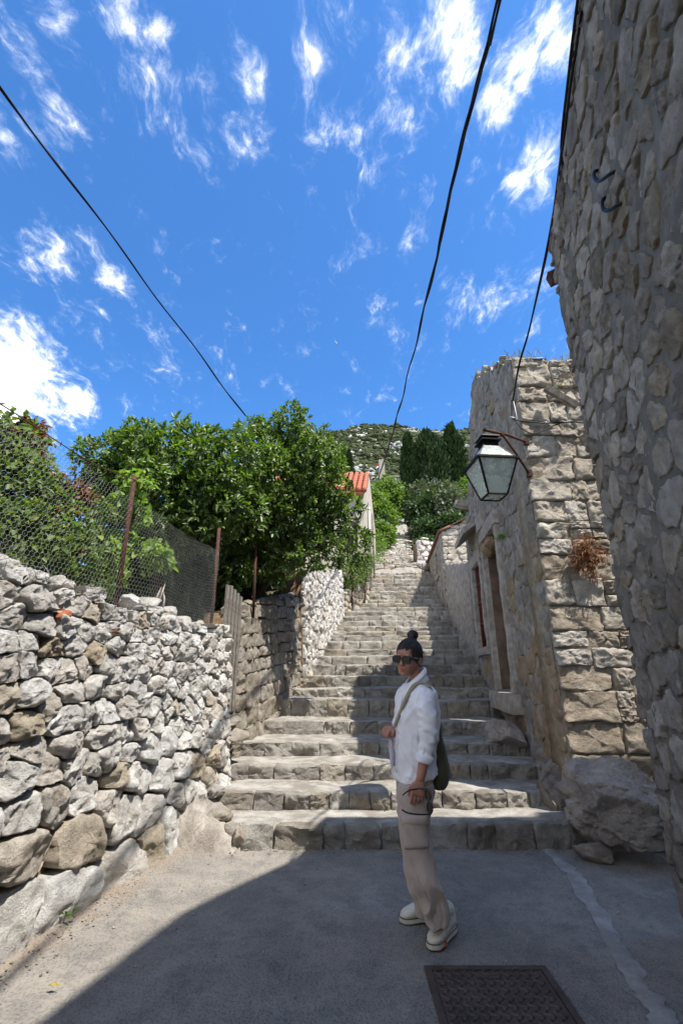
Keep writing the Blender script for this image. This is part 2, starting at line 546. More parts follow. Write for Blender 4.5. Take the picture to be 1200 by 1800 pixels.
# ---- street: poured concrete, patched and stained
def street_mat():
    m, n = new_mat('worn_concrete')
    p = n.n('ShaderNodeTexCoord').outputs['Object']
    big = n.noise(p, .9, 5, .6, .4)
    mid = n.noise(p, 4.5, 7, .68)
    c = n.mix(n.rng(big, .35, .66), (.185, .166, .138), (.262, .234, .194))
    c = n.mix(n.rng(mid, .42, .66, 0, .85), c, (.135, .125, .112))
    c = n.mix(n.rng(n.noise(n.vmath('ADD', p, (6.1, 3.9, 0)), 16, 6, .75), .50, .68, 0, .6), c, (.115, .106, .096))
    patch = n.noise(n.vmath('ADD', p, (3.3, 7.7, 0)), 1.6, 6, .62, .6)
    c = n.mix(n.rng(patch, .58, .64, 0, .5), c, (.30, .28, .25))
    crk = n.n('ShaderNodeTexVoronoi', i_Vector=n.vmath('ADD', p, n.n('ShaderNodeCombineXYZ', i_0=n.math('MULTIPLY', mid, .55), i_1=n.math('MULTIPLY', big, .7), i_2=0.0).outputs[0]))
    crk.feature = 'DISTANCE_TO_EDGE'
    crk.inputs['Scale'].default_value = .62
    crack = n.math('MULTIPLY', n.rng(crk.outputs['Distance'], .0, .010, 1, 0), n.rng(n.noise(p, 1.1, 3), .48, .56))
    c = n.mix(n.math('MULTIPLY', crack, .12), c, (.06, .055, .05))
    c = n.mix(n.rng(n.noise(n.vmath('ADD', p, (2.3, 5.7, 0)), 7.5, 6, .7, .3), .57, .68, 0, .55), c, (.115, .107, .098))
    c = n.mix(n.rng(n.noise(n.vmath('ADD', p, (9.3, 1.7, 0)), 2.6, 7, .7, .5), .60, .68, 0, .6), c, (.085, .08, .075))
    sx = n.n('ShaderNodeSeparateXYZ', i_0=p)
    # ochre dirt washed along the foot of the dry-stone wall
    dline = n.math('SUBTRACT', n.math('MULTIPLY', sx.outputs[1], .23), n.math('ADD', sx.outputs[0], 2.54))
    dirt = n.math('ADD', n.math('ADD', dline, .26), n.math('MULTIPLY', n.math('SUBTRACT', mid, .5), .55))
    c = n.mix(n.rng(dirt, 0.02, .24, 0, .55), c, (.23, .155, .09))
    sp = n.n('ShaderNodeTexVoronoi', i_Vector=p)
    sp.inputs['Scale'].default_value = 11
    sp.inputs['Randomness'].default_value = 1
    c = n.mix(n.rng(n.math('ADD', sp.outputs['Distance'], n.math('MULTIPLY', n.noise(p, 2.1, 2), .30)), .155, .19, 1, 0), c, (.045, .042, .04))
    gr = n.noise(p, 90, 6, .75)
    vo = n.n('ShaderNodeTexVoronoi', i_Vector=p)
    vo.inputs['Scale'].default_value = 70
    agg = n.rng(vo.outputs['Distance'], .1, .6)
    c = n.mix(n.math('MULTIPLY', n.rng(gr, .38, .68), .5), c, n.mix(1.0, c, (.55, .54, .53), 'MULTIPLY'))
    c = n.mix(n.math('MULTIPLY', agg, .22), c, (.42, .40, .37))
    h = n.math('ADD', n.math('MULTIPLY', gr, .5), n.math('ADD', n.math('MULTIPLY', agg, -.4), n.math('SUBTRACT', n.math('MULTIPLY', mid, 1.4), n.math('MULTIPLY', crack, .3))))
    finish(n, c, .93, h, .8, .010, .25)
    return m


M['street'] = street_mat()
_xs = np.concatenate([[-300, -80, -20, -8], np.linspace(-4, 5, 120), [9, 20, 80, 300]])
_ys = np.concatenate([[-300, -80, -20, -8, -4], np.linspace(-2, 5.2, 100)])
V = np.array([(x, y, 0) for y in _ys for x in _xs], float)
V[:, 2] = .012 * fbm(V * [1.3, 1.3, 1], 3) * (np.abs(V[:, 0]) < 6) - .004
near = np.exp(-np.maximum(V[:, 0] - xl(V[:, 1]), 0) * 7)
V[:, 2] += .05 * near * (np.abs(V[:, 0]) < 6)
flatk = np.clip(1 - np.maximum(np.abs(V[:, 0] - .765) - .36, np.abs(V[:, 1] - 2.79) - .36) / .15, 0, 1)
V[:, 2] = V[:, 2] * (1 - flatk) - .003 * flatk
nx, ny = len(_xs), len(_ys)
F = [(j * nx + i, j * nx + i + 1, (j + 1) * nx + i + 1, (j + 1) * nx + i) for j in range(ny - 1) for i in range(nx - 1)]
tag(add('street', V, F, M['street'], origin=(0, 0, 0)), kind='structure')

# ---- pale cement strip filled in over a trench, running from the first step past the house
M['strip'] = plain_mat('pale_cement_fill', (.37, .352, .33), .9, .14, 6, .7, .006, col2=(.25, .234, .21), detail=9)
cl = spline([(960, 1492), (1000, 1530), (1040, 1590), (1085, 1670), (1130, 1740), (1175, 1800), (1225, 1880)], 10)
P = np.array([tuple(at_z(a, b, 0)) for a, b in cl])
tn = np.gradient(P[:, :2], axis=0)
tn /= np.linalg.norm(tn, axis=1)[:, None]
pn = np.stack([tn[:, 1], -tn[:, 0]], 1)
V = []
for i in range(len(P)):
    wl = .056 + .022 * vn([[i * .45, 1, 0]])[0] + .018 * vn([[i * 1.9, 5, 0]])[0]
    wr = .056 + .022 * vn([[i * .45, 7, 0]])[0] + .018 * vn([[i * 1.9, 9, 0]])[0]
    for s in np.linspace(-1, 1, 7):
        q = P[i, :2] + pn[i] * s * (wl if s < 0 else wr)
        z = .012 * fbm([[q[0] * 1.3, q[1] * 1.3, -0.0]], 3)[0] - .001 + .007 * (1 - s * s)
        V.append((q[0], q[1], z))
F = [(j * 7 + i, j * 7 + i + 1, (j + 1) * 7 + i + 1, (j + 1) * 7 + i) for j in range(len(P) - 1) for i in range(6)]
tag(add('cement_strip', V, F, M['strip']), kind='structure')


# ---- hillside terrain: garden terraces left, alley bed, slope and ridge behind
def terrain_h(x, y):
    x, y = np.asarray(x, float), np.asarray(y, float)
    z0 = zs(y)
    garden = np.interp(y, [-50, 5.7, 6.3, 9.0, 9.4, 14, 19, 30, 40], [1.86, 1.86, 2.0, 2.62, 3.1, 4.0, 5.9, 10.2, 14.1])
    near_l = np.where(y < 40, garden, z0)
    dl = xl(y) - .30 - x
    dr = x - (xr(y) + .35)
    alley = np.where(y < 19.3, z0 - .45, z0)
    right = np.where(y < 5, -.5, z0 + np.where(y < 40, .15, 0))
    z = np.where(dl > 0, near_l, np.where(dr > 0, right, alley))
    far = np.clip((y - 40) / 60, 0, 1)
    ratio = x / np.maximum(y, 1)
    # the ridge falls away to the left behind the garden and dips to the right
    drop = np.interp(ratio, [-1.5, -.9, -.5, -.3, -.14, -.05, .05, .12, .2, .3, .6, 1.5], [.18, .25, .38, .62, .90, .955, .985, 1.0, .995, .985, .9, .6])
    z = z * (1 - far) + z * drop * far
    left_far = np.clip((-.25 - ratio) / .3, 0, 1) * np.clip((y - 12) / 20, 0, 1) * (1 - far)
    z = z * (1 - .45 * left_far)
    amp = np.clip((y - 45) / 120, 0, 1)
    P3 = np.stack([x * .012, y * .012, np.zeros_like(x)], -1).reshape(-1, 3)
    z = z + (amp * 7 * fbm(P3, 4).reshape(x.shape))
    P4 = np.stack([x * .09, y * .09, np.zeros_like(x)], -1).reshape(-1, 3)
    z = z + np.clip((y - 19) / 30, 0, 1) * .5 * fbm(P4, 4).reshape(x.shape)
    P5 = np.stack([x * .7, y * .7, np.zeros_like(x)], -1).reshape(-1, 3)
    z = z + np.where(y < 45, .06, 0) * fbm(P5, 3).reshape(x.shape)
    return z


def hill_mat():
    m, n = new_mat('scrub_and_limestone')
    p = n.n('ShaderNodeTexCoord').outputs['Object']
    a = n.noise(p, .035, 9, .68, .3)
    b = n.noise(p, .22, 8, .7)
    green = n.mix(n.rng(b, .3, .7), (.040, .052, .022), (.105, .115, .048))
    rock = n.mix(n.rng(b, .4, .65), (.33, .32, .30), (.50, .49, .47))
    k = n.math('ADD', n.math('MULTIPLY', a, .55), n.math('MULTIPLY', n.noise(p, .11, 9, .72), .55))
    c = n.mix(n.rng(k, .575, .63), green, rock)
    soil = n.mix(n.rng(n.noise(p, 2.0, 6, .65), .35, .65), (.10, .078, .05), (.15, .13, .075))
    sy = n.n('ShaderNodeSeparateXYZ', i_0=p).outputs[1]
    c = n.mix(n.rng(sy, 30, 60), soil, c)
    finish(n, c, .95, n.math('ADD', n.noise(p, 1.2, 8, .7), n.noise(p, 9, 4)), .8, .3, .1)
    return m


M['hill'] = hill_mat()
_xs = np.concatenate([np.linspace(-500, -60, 45), np.linspace(-58, -10, 50), np.linspace(-9.6, 8, 100), np.linspace(8.6, 60, 60), np.linspace(64, 500, 60)])
_ys = np.concatenate([np.linspace(-30, -4, 8), np.linspace(-3.5, 22, 110), np.linspace(22.6, 60, 60), np.linspace(61.5, 150, 70), np.linspace(152, 420, 130), np.linspace(430, 700, 20)])
X, Y = np.meshgrid(_xs, _ys)
Z = terrain_h(X, Y)
nx, ny = len(_xs), len(_ys)
idx = np.arange(nx * ny).reshape(ny, nx)
F = np.stack([idx[:-1, :-1], idx[:-1, 1:], idx[1:, 1:], idx[1:, :-1]], -1).reshape(-1, 4)
# the street has its own sheet: drop the terrain below it there
street = (Y < 4.9) & (X > xl(Y) - .3)
Z = np.where(street, -.6, Z)
tag(add('hillside', np.stack([X, Y, Z], -1).reshape(-1, 3), F, M['hill'], origin=(0, 0, 0)), kind='structure')


# ================================================================== stone work
def clip(poly, nrm, d):
    """Keep the part of the polygon with nrm . p <= d."""
    out = []
    k = len(poly)
    for i in range(k):
        a, b = poly[i], poly[(i + 1) % k]
        da, db = nrm[0] * a[0] + nrm[1] * a[1] - d, nrm[0] * b[0] + nrm[1] * b[1] - d
        if da <= 0:
            out.append(a)
        if da * db < 0:
            t = da / (da - db)
            out.append((a[0] + (b[0] - a[0]) * t, a[1] + (b[1] - a[1]) * t))
    return out


def area_c(poly):
    A = cx = cy = 0
    for i in range(len(poly)):
        (x0, y0), (x1, y1) = poly[i], poly[(i + 1) % len(poly)]
        k = x0 * y1 - x1 * y0
        A += k
        cx += (x0 + x1) * k
        cy += (y0 + y1) * k
    A *= .5
    return (abs(A), cx / (6 * A), cy / (6 * A)) if abs(A) > 1e-9 else (0, 0, 0)


def power_cells(pts, wts, box, asp=1.25, holes=()):
    """Power diagram; asp squeezes it so that stones lie flatter than tall."""
    P = np.array(pts, float)
    Q = P * [1, asp]
    W = np.array(wts, float) ** 2
    cells = []
    for i in range(len(P)):
        poly = [(box[0], box[1] * asp), (box[2], box[1] * asp), (box[2], box[3] * asp), (box[0], box[3] * asp)]
        d2 = ((Q - Q[i]) ** 2).sum(1)
        for j in np.argsort(d2)[1:26]:
            nrm = Q[j] - Q[i]
            d = .5 * ((Q[j] ** 2).sum() - (Q[i] ** 2).sum() + W[i] - W[j])
            poly = clip(poly, nrm, d)
            if len(poly) < 3:
                break
        cells.append([(a, b / asp) for a, b in poly] if len(poly) >= 3 else None)
    return cells


def rubble_points(rng, u0, u1, v0, v1, size, chip=.25, jit=.18):
    """Rough courses: size(u, v) is the height of a stone there."""
    pts, wts = [], []
    v = v0
    while v < v1 + .1:
        h = size(.5 * (u0 + u1), v) * rng.uniform(.85, 1.15)
        u = u0 - rng.uniform(0, .3)
        while u < u1 + .2:
            s = size(u, v) * rng.uniform(.75, 1.25)
            wd = s * rng.uniform(.9, 1.9)
            pts.append((u + wd / 2 + rng.uniform(-jit, jit) * s, v + h / 2 + rng.uniform(-jit, jit) * 1.3 * h))
            wts.append(s * .25 * rng.uniform(.5, 1.6))
            if rng.random() < chip:
                pts.append((u + wd, v + h * rng.uniform(.0, 1.)))
                wts.append(0.0)
            u += wd
        v += h
    return pts, wts


def poly_r(poly, c, s, th):
    """Distance from the centre to the edge of a convex polygon in unit-box coordinates."""
    q = (np.array(poly) - c) / s
    r = np.full(len(th), 9.0)
    D = np.stack([np.cos(th), np.sin(th)], 1)
    a = q
    b = np.roll(q, -1, 0)
    e = b - a
    nr = np.stack([e[:, 1], -e[:, 0]], 1)
    d = (nr * a).sum(1)
    sg = np.where(d < 0, -1, 1)
    nr, d = nr * sg[:, None], d * sg
    for k in range(len(q)):
        den = D @ nr[k]
        ok = den > 1e-6
        r[ok] = np.minimum(r[ok], d[k] / den[ok])
    return r


def stone_geo(poly, S, seed, proud=.05, depth=.12, gap=.012, n=24, rings=(.96, .88, .74, .55, .3), rough=.3, facets=3, soft=2, bulge=2.6, wob=.05, tilt=.0):
    """One block: outline from its cell, bulging broken face, sides going back into the wall."""
    rs = np.random.RandomState(seed % (2 ** 31))
    A, cx, cy = area_c(poly)
    c = np.array([cx, cy])
    q = np.array(poly)
    s = np.maximum(.5 * (q.max(0) - q.min(0)), .005)
    th = np.linspace(0, 2 * np.pi, n, endpoint=False) + rs.rand() * .2
    r = poly_r(poly, c, s, th)
    r = r * (1 - gap / math.sqrt(s[0] * s[1]))
    for _ in range(soft):
        r = .25 * np.roll(r, 1) + .5 * r + .25 * np.roll(r, -1)
    size = math.sqrt(A)
    ofs = rs.rand(3) * 90
    r = r * (1 + wob * fbm(np.stack([np.cos(th) * 2.1, np.sin(th) * 2.1, np.zeros(n)], 1) + ofs, 4, .65))
    fr = [1.0, 1.0] + list(rings)
    uu, vv, ww = [], [], []
    for i, f in enumerate(fr):
        uu.append(c[0] + s[0] * f * r * np.cos(th))
        vv.append(c[1] + s[1] * f * r * np.sin(th))
        ww.append(np.full(n, -depth if i == 0 else proud * max(1 - f ** bulge, 0) ** .5))
    uu.append([c[0]])
    vv.append([c[1]])
    ww.append([proud])
    u, v, w_ = np.concatenate(uu), np.concatenate(vv), np.concatenate(ww)
    front = np.arange(len(u)) >= n
    hs = .5 * size
    for _ in range(facets):
        # a broken plane cuts across the face: flat fields meeting at hard arrises
        a = rs.rand() * 2 * np.pi
        sl = rs.uniform(.08, .55)
        o = proud * rs.uniform(.55, .95)
        x0 = hs * rs.uniform(-.25, .35)
        pl = o - sl * (((u - c[0]) * math.cos(a) + (v - c[1]) * math.sin(a)) - x0) * min(proud / hs, .9) * 1.5
        w_ = np.where(front, np.minimum(w_, np.maximum(pl, -proud * .4)), w_)
    fs = 2.6 / size
    P3 = np.stack([u * fs, v * fs, w_ * fs], 1) + ofs
    nz = .85 * fbm(P3, 4, .55) + .25 * (1 - 2 * np.abs(fbm(P3 * 1.7 + 9, 3, .6)))
    edge = np.concatenate([np.zeros(n), np.full(n, .5), np.ones(len(u) - 2 * n)])
    amp = rough * min(proud, .07) * .9
    w_ = w_ + edge * amp * nz
    if tilt:
        w_ = w_ + front * (rs.uniform(-tilt, tilt) * (u - c[0]) + rs.uniform(-tilt, tilt) * (v - c[1]))
    n2 = fbm(np.stack([u * fs * 1.5, v * fs * 1.5, w_ * fs], 1) + ofs + 40, 3)
    n3 = fbm(np.stack([u * fs * 1.5, v * fs * 1.5, w_ * fs], 1) + ofs + 70, 3)
    u = u + front * .03 * size * n2
    v = v + front * .03 * size * n3
    m = len(fr)
    F = []
    for j in range(m - 1):
        for k in range(n):
            k2 = (k + 1) % n
            F.append((j * n + k, j * n + k2, (j + 1) * n + k2, (j + 1) * n + k))
    last = (m - 1) * n
    cc = m * n
    F += [(last + k, last + (k + 1) % n, cc) for k in range(n)]
    return S(u, v, w_), F


def wall_map(O, d, nrm, batter=0.0):
    """u along the wall, v = height (world z), w out of the wall."""
    O, d, nrm = np.array(O, float), np.array(d, float), np.array(nrm, float)
    def S(u, v, w_):
        u, v, w_ = np.atleast_1d(u), np.atleast_1d(v), np.atleast_1d(w_)
        P = O + u[:, None] * d + (w_ - batter * v)[:, None] * nrm
        P[:, 2] = v
        return P
    return S


def core_wall(name, S, u0, u1, vlo, vhi, mat, parent, thick=.45, face=-.04, rough=.02, nu=None, nv=None, close=True):
    """Body behind the stones: a rough front sheet, a top and a back, one closed shell."""
    nu = nu or max(4, int((u1 - u0) / .12))
    nv = nv or 18
    us = np.linspace(u0, u1, nu)
    front = []
    for j in range(nv):
        t = j / (nv - 1)
        v = np.array([vlo(u) + (vhi(u) - vlo(u)) * t for u in us])
        P = np.stack([us * 3, v * 3, np.zeros(nu)], 1)
        front.append(S(us, v, face + rough * fbm(P * 1.7, 4)))
    back = []
    for t in (1.0, 0.0):
        v = np.array([vlo(u) + (vhi(u) - vlo(u)) * t for u in us])
        back.append(S(us, v, np.full(nu, -thick)))
    rows = front + back
    V = np.concatenate(rows)
    m = len(rows)
    F = [(j * nu + i, j * nu + i + 1, (j + 1) * nu + i + 1, (j + 1) * nu + i) for j in range(m - 1) for i in range(nu - 1)]
    F += [((m - 1) * nu + i, (m - 1) * nu + i + 1, i + 1, i) for i in range(nu - 1)]
    F.append(tuple(j * nu for j in range(m)))
    F.append(tuple(j * nu + nu - 1 for j in reversed(range(m))))
    return add(name, V, F, mat, parent)


def lay_stones(cells, S, parent, matf, seed, geo, inside=None, name='stone', limit=300, min_area=.0012, rest_mat=None):
    """Each stone an object under its wall; past the limit the smallest go into one part."""
    todo = []
    for i, poly in enumerate(cells):
        if poly is None or len(poly) < 3:
            continue
        A, cx, cy = area_c(poly)
        if A < min_area or (inside and not inside(cx, cy)):
            continue
        todo.append((A, i, poly, cx, cy))
    todo.sort(key=lambda t: -t[0])
    rest = MB()
    for r, (A, i, poly, cx, cy) in enumerate(todo):
        g = dict(geo(cx, cy, A) if callable(geo) else geo)
        V, F = stone_geo(poly, S, seed * 7919 + i * 131, **g)
        if r < limit:
            add(name, V, F, matf(cx, cy, random.Random(seed + i)), parent, sharp=55)
        else:
            rest.put(V, F)
    if rest.n:
        tag(rest.build('small_' + name + 's', rest_mat or matf(0, 0, random.Random(1)), parent, smooth=True), kind='stuff')


def clip_cells(cells, top=None, bottom=None):
    out = []
    for poly in cells:
        if poly:
            A, cx, cy = area_c(poly)
            if top:
                poly = clip(poly, (0, 1), top(cx))
            if poly and len(poly) > 2 and bottom:
                poly = clip(poly, (0, -1), -bottom(cx))
        out.append(poly if poly and len(poly) > 2 else None)
    return out


def unit(x, y):
    l = math.hypot(x, y)
    return (x / l, y / l, 0)


def rock(name, c, half, seed, mat, sub=4, rot=0.0, rough=.22, flat=None, parent=None):
    v, f = ico(sub)
    rs = np.random.RandomState(seed)
    P = v.copy()
    # knock flat faces into it
    for _ in range(11):
        a = rs.randn(3)
        a /= np.linalg.norm(a)
        d = rs.uniform(.55, .88)
        k = P @ a
        P = P - np.outer(np.maximum(k - d, 0) * .85, a)
    P = P * (1 + rough * fbm(v * 1.4 + rs.rand(3) * 50, 3) + rough * .45 * fbm(v * 4 + rs.rand(3) * 50, 5, .6))[:, None]
    P = P * np.asarray(half)
    cr, sr = math.cos(rot), math.sin(rot)
    P = P @ np.array([[cr, -sr, 0], [sr, cr, 0], [0, 0, 1]]).T
    P = P + np.asarray(c)
    if flat is not None:
        P[:, 2] = np.maximum(P[:, 2], flat)
    return add(name, P, f.tolist(), mat, parent, sharp=48)

# ---- dry-stone wall by the street, left
dA = unit(.23, 1)
nA = (dA[1], -dA[0], 0)
OA = (-2.543 + .23 * 1.3, 1.3, 0)
SA = wall_map(OA, dA, nA, .075)
LA = (5.74 - 1.3) / dA[1]
wallA = thing('dry_stone_wall', (OA[0], OA[1], 0), 'sunlit dry stone wall of loose white limestone, wire fence along its top', 'wall', 'garden walls beside the steps')
rg = random.Random(11)
def sizeA(u, v):
    return np.interp(v, [0, .35, .8, 1.3, 2.1], [.33, .24, .175, .150, .148]) * np.interp(u, [0, 2.2, 3.3, 4.6], [1.06, 1.04, .96, .90])
pts, wts = rubble_points(rg, 0, LA, -.02, 2.1, sizeA, chip=.16, jit=.26)
topA = lambda u: 2.02 + .10 * math.exp(-((u - 1.55) / .5) ** 2) + .045 * math.sin(u * 9.1) + .03 * math.sin(u * 23) - .05 * (u > 3.6)
cells = clip_cells(power_cells(pts, wts, (0, -.05, LA, 2.4)), topA)
core_wall('wall_core', SA, 0, LA, lambda u: -.1, lambda u: topA(u) - .07, M['earth'], wallA, thick=.42, face=-.075, rough=.03)
_brick = []
def matA(u, v, r):
    if v < .75:
        return M['tan_stone'] if r.random() < .28 else M['white_stone']
    return M['tan_stone'] if r.random() < .06 else M['white_stone']
lay_stones(cells, SA, wallA, matA, 11, lambda u, v, A: dict(proud=(.032 if A < .035 else .055) + .10 * math.sqrt(A), depth=.14, gap=.0075 if A < .035 else .012, n=44, rings=(.985, .95, .88, .78, .66, .52, .38, .24, .12), rough=.46, facets=5 if A < .035 else 3, soft=0 if A < .035 else 2, bulge=8 if A < .035 else 3.5, wob=.085, tilt=.22 if A < .035 else .1))
# cap stones sitting loose along the top
for k in range(22):
    u = .15 + k * .205 + rg.uniform(-.05, .05)
    if u > LA - .1:
        break
    s = rg.uniform(.07, .13)
    c = SA(np.array([u]), np.array([topA(u) + s * .10]), np.array([-.05 - rg.uniform(0, .26)]))[0]
    rock('stone', c, (s * rg.uniform(.85, 1.3), s * 1.15, s * .75), 300 + k, matA(u, 2, rg), 3, rg.uniform(0, 3), .16, parent=wallA)
# two bits of broken clay brick wedged in
for (px, py, wd, hg) in ((104, 1083, .10, .085), (190, 1112, .085, .03)):
    Yb = 3.22 if px == 104 else 3.75
    c = at(px, py, Yb)
    o = rock('brick', c + Vector(nA) * .035, (.055, wd * .70, hg * .72), int(px), M['brick'], 2, R(-13), .05, parent=wallA)
    o['label'] = 'broken orange brick wedged between the stones'

# ---- garden wall beside the steps, squared stones in the shade of the trees
dB = unit(.23, 1)
nB = (dB[1], -dB[0], 0)
OB = (-2.75 + .23 * 6.18, 6.18, 0)
SB = wall_map(OB, dB, nB, .06)
LB = (9.02 - 6.18) / dB[1]
yB = lambda u: 6.18 + u * dB[1]
wallB = thing('garden_wall', (OB[0], OB[1], .4), 'shaded garden wall of squared stones beside the steps, under the orange tree', 'wall', 'garden walls beside the steps')
topB = lambda u: np.interp(u, [0, LB], [2.26, 2.90])
botB = lambda u: float(zs(yB(u))) - .22
def coursed(rng, u0, u1, v0, v1, hs, wr, jit=.025, slope=0.0):
    """Courses of roughly rectangular blocks; each block leans and steps a little."""
    cells = []
    v = v0
    k = 0
    while v < v1:
        h = rng.uniform(*hs)
        u = u0 - rng.uniform(0, .3)
        while u < u1:
            wd = h * rng.uniform(*wr)
            a, b = max(u, u0), min(u + wd, u1)
            if b - a > .05:
                j = lambda: rng.uniform(-jit, jit)
                if rng.random() < .16 and h > .2:            # two thin stones in place of one
                    m = v + h * rng.uniform(.4, .6)
                    cells.append([(a, v + slope * a), (b, v + slope * b), (b + j(), m + slope * b), (a, m + slope * a)])
                    cells.append([(a, m + slope * a), (b + j(), m + slope * b), (b, v + h + slope * b), (a + j(), v + h + slope * a)])
                else:
                    cells.append([(a, v + j() + slope * a), (b, v + j() + slope * b), (b + j(), v + h + j() + slope * b), (a + j(), v + h + j() + slope * a)])
            u += wd
        v += h
        k += 1
    return cells
def safe_convex(cells):
    out = []
    for p in cells:
        if p is None:
            continue
        out.append(p)
    return out
cells = clip_cells(coursed(random.Random(5), 0, LB, .3, 3.0, (.15, .26), (1.1, 2.6), .02, slope=.10), topB, botB)
core_wall('wall_core', SB, 0, LB, lambda u: botB(u) - .1, lambda u: topB(u) - .03, M['earth'], wallB, thick=.42, face=-.03, rough=.02)
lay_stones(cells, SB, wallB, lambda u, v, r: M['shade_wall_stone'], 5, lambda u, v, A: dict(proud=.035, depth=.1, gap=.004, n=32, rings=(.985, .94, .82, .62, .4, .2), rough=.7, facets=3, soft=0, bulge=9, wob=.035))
rg = random.Random(51)
for k in range(13):
    u = .1 + k * .23
    if u > LB:
        break
    s = rg.uniform(.08, .12)
    v, f = ico(2)
    P = v * [s, s * 1.3, s * .6] * (1 + .25 * fbm(v * 1.5 + k * 7, 3))[:, None]
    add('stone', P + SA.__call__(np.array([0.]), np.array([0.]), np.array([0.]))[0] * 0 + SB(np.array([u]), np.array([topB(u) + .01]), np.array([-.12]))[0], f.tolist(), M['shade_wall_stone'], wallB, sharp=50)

# ---- taller rubble wall further up, in the sun
dC = unit(.17, 1)
nC = (dC[1], -dC[0], 0)
OC = (-.63 + .17 * .05, 9.06, 0)
SC = wall_map(OC, dC, nC, .05)
LC = (14.0 - 9.06) / dC[1]
yC = lambda u: 9.06 + u * dC[1]
wallC = thing('rubble_wall', (OC[0], OC[1], 1.3), 'sunlit pale rubble wall higher up the steps, past the shaded wall', 'wall', 'garden walls beside the steps')
topC = lambda u: np.interp(u, [0, LC], [3.42, 4.42]) + .04 * math.sin(u * 11)
botC = lambda u: float(zs(yC(u))) - .2
pts, wts = rubble_points(random.Random(8), 0, LC, 1.2, 4.5, lambda u, v: .20, chip=.1)
cells = clip_cells(power_cells(pts, wts, (0, 1.0, LC, 4.9)), topC, botC)
core_wall('wall_core', SC, 0, LC, lambda u: botC(u) - .1, lambda u: topC(u) - .04, M['earth'], wallC, thick=.45, face=-.03, rough=.02)
lay_stones(cells, SC, wallC, lambda u, v, r: M['white_stone'], 8, lambda u, v, A: dict(proud=.05, depth=.1, gap=.006, n=24, rings=(.98, .9, .72, .5, .25), rough=.6, facets=4, soft=0, bulge=6, tilt=.25))

# ================================================================== stairs
def stair_ends(Y):
    return float(xl(Y)), float(xr(Y))

tread_v, tread_f, tn_ = [], [], 0
stairs = None
step_stones = []
rg = random.Random(77)
for i, (Y, Z) in enumerate(STEPS):
    zp = 0.0 if i == 0 else STEPS[i - 1][1]
    Yn = STEPS[i + 1][0] if i + 1 < len(STEPS) else Y + .7
    x0 = float(xl(Y)) - .15
    x1 = (2.08 if i == 0 else 2.25 if i == 1 else float(xr(Y))) + .12
    # tread: a trodden cement bed behind the edge stones, then the riser backing
    nxs = max(20, int((x1 - x0) / .06))
    xs = np.linspace(x0, x1, nxs)
    rows = []
    ys = [Y + .045, Y + .045, Y + .10] + list(np.linspace(Y + .16, Yn + .06, 6))
    for k, y in enumerate(ys):
        z = np.full(nxs, zp - .03 if k == 0 else Z)
        P = np.stack([xs * 3.1, np.full(nxs, y * 3.1), np.full(nxs, i * 5.0)], 1)
        wave = .015 * fbm(P, 4) + .020 * vn(np.stack([xs * .9, np.full(nxs, i * 3.3), np.zeros(nxs)], 1))
        if k > 0:
            z = z - .004 + wave - .008 * (k == 1) + (y - Y) * .01
        rows.append(np.stack([xs, np.full(nxs, y), z], 1))
    V = np.concatenate(rows)
    m = len(rows)
    tread_v.append(V)
    tread_f += [(tn_ + j * nxs + a, tn_ + j * nxs + a + 1, tn_ + (j + 1) * nxs + a + 1, tn_ + (j + 1) * nxs + a) for j in range(m - 1) for a in range(nxs - 1)]
    tn_ += len(V)
    # edge stones
    S = wall_map((0, Y, 0), (1, 0, 0), (0, -1, 0))
    start = -.93 if i == 0 else (-1.36 if i == 1 else (-1.34 if i == 2 else x0 + .10))
    u = start
    far = i >= 9
    while u < x1 - .06:
        wd = rg.uniform(.16, .36) if not far else rg.uniform(.35, .62)
        if rg.random() < .25:
            wd *= 1.6
        b = min(u + wd, x1)
        jj = lambda a: rg.uniform(-a, a)
        wv = .020 * vn([[u * .9, i * 3.3, 0]])[0]
        poly = [(u, zp - .035), (b, zp - .035), (b + jj(.012), Z + wv + jj(.007)), (u + jj(.012), Z + wv + jj(.007))]
        if not far:
            g = dict(proud=rg.uniform(.03, .042), depth=.10, gap=.002, n=44, rings=(.988, .955, .87, .72, .55, .36, .18), rough=.70, facets=2, soft=0, bulge=11, wob=.015)
        else:
            g = dict(proud=.036, depth=.08, gap=.003, n=24, rings=(.98, .88, .6, .3), rough=.7, facets=1, soft=0, bulge=9, wob=.02)
        step_stones.append((poly, S, i * 1000 + int(u * 100) + 500, g))
        u = b
stairs = add('stairs', np.concatenate(tread_v), tread_f, M['tread'], origin=(0, 4.8, 0))
tag(stairs, kind='structure')
for poly, S, sd, g in step_stones:
    V, F = stone_geo(poly, S, sd, **g)
    add('step_stone', V, F, M['step_stone'], stairs, sharp=60)
print('step stones', len(step_stones))

# ================================================================== houses on the right
def in_rect(p, r):
    return r[0] < p[0] < r[2] and r[1] < p[1] < r[3]


def clip_holes(cells, holes):
    out = []
    for poly in cells:
        if not poly:
            out.append(None)
            continue
        A, cx, cy = area_c(poly)
        for (a, b, c, d) in holes:
            if in_rect((cx, cy), (a, b, c, d)):
                poly = None
                break
            q = np.array(poly)
            if q[:, 0].max() <= a or q[:, 0].min() >= c or q[:, 1].max() <= b or q[:, 1].min() >= d:
                continue
            gaps = [(a - cx, (1, 0), a), (cx - c, (-1, 0), -c), (b - cy, (0, 1), b), (cy - d, (0, -1), -d)]
            g = max(gaps, key=lambda t: t[0])
            poly = clip(poly, g[1], g[2])
            if len(poly) < 3:
                poly = None
                break
        out.append(poly)
    return out


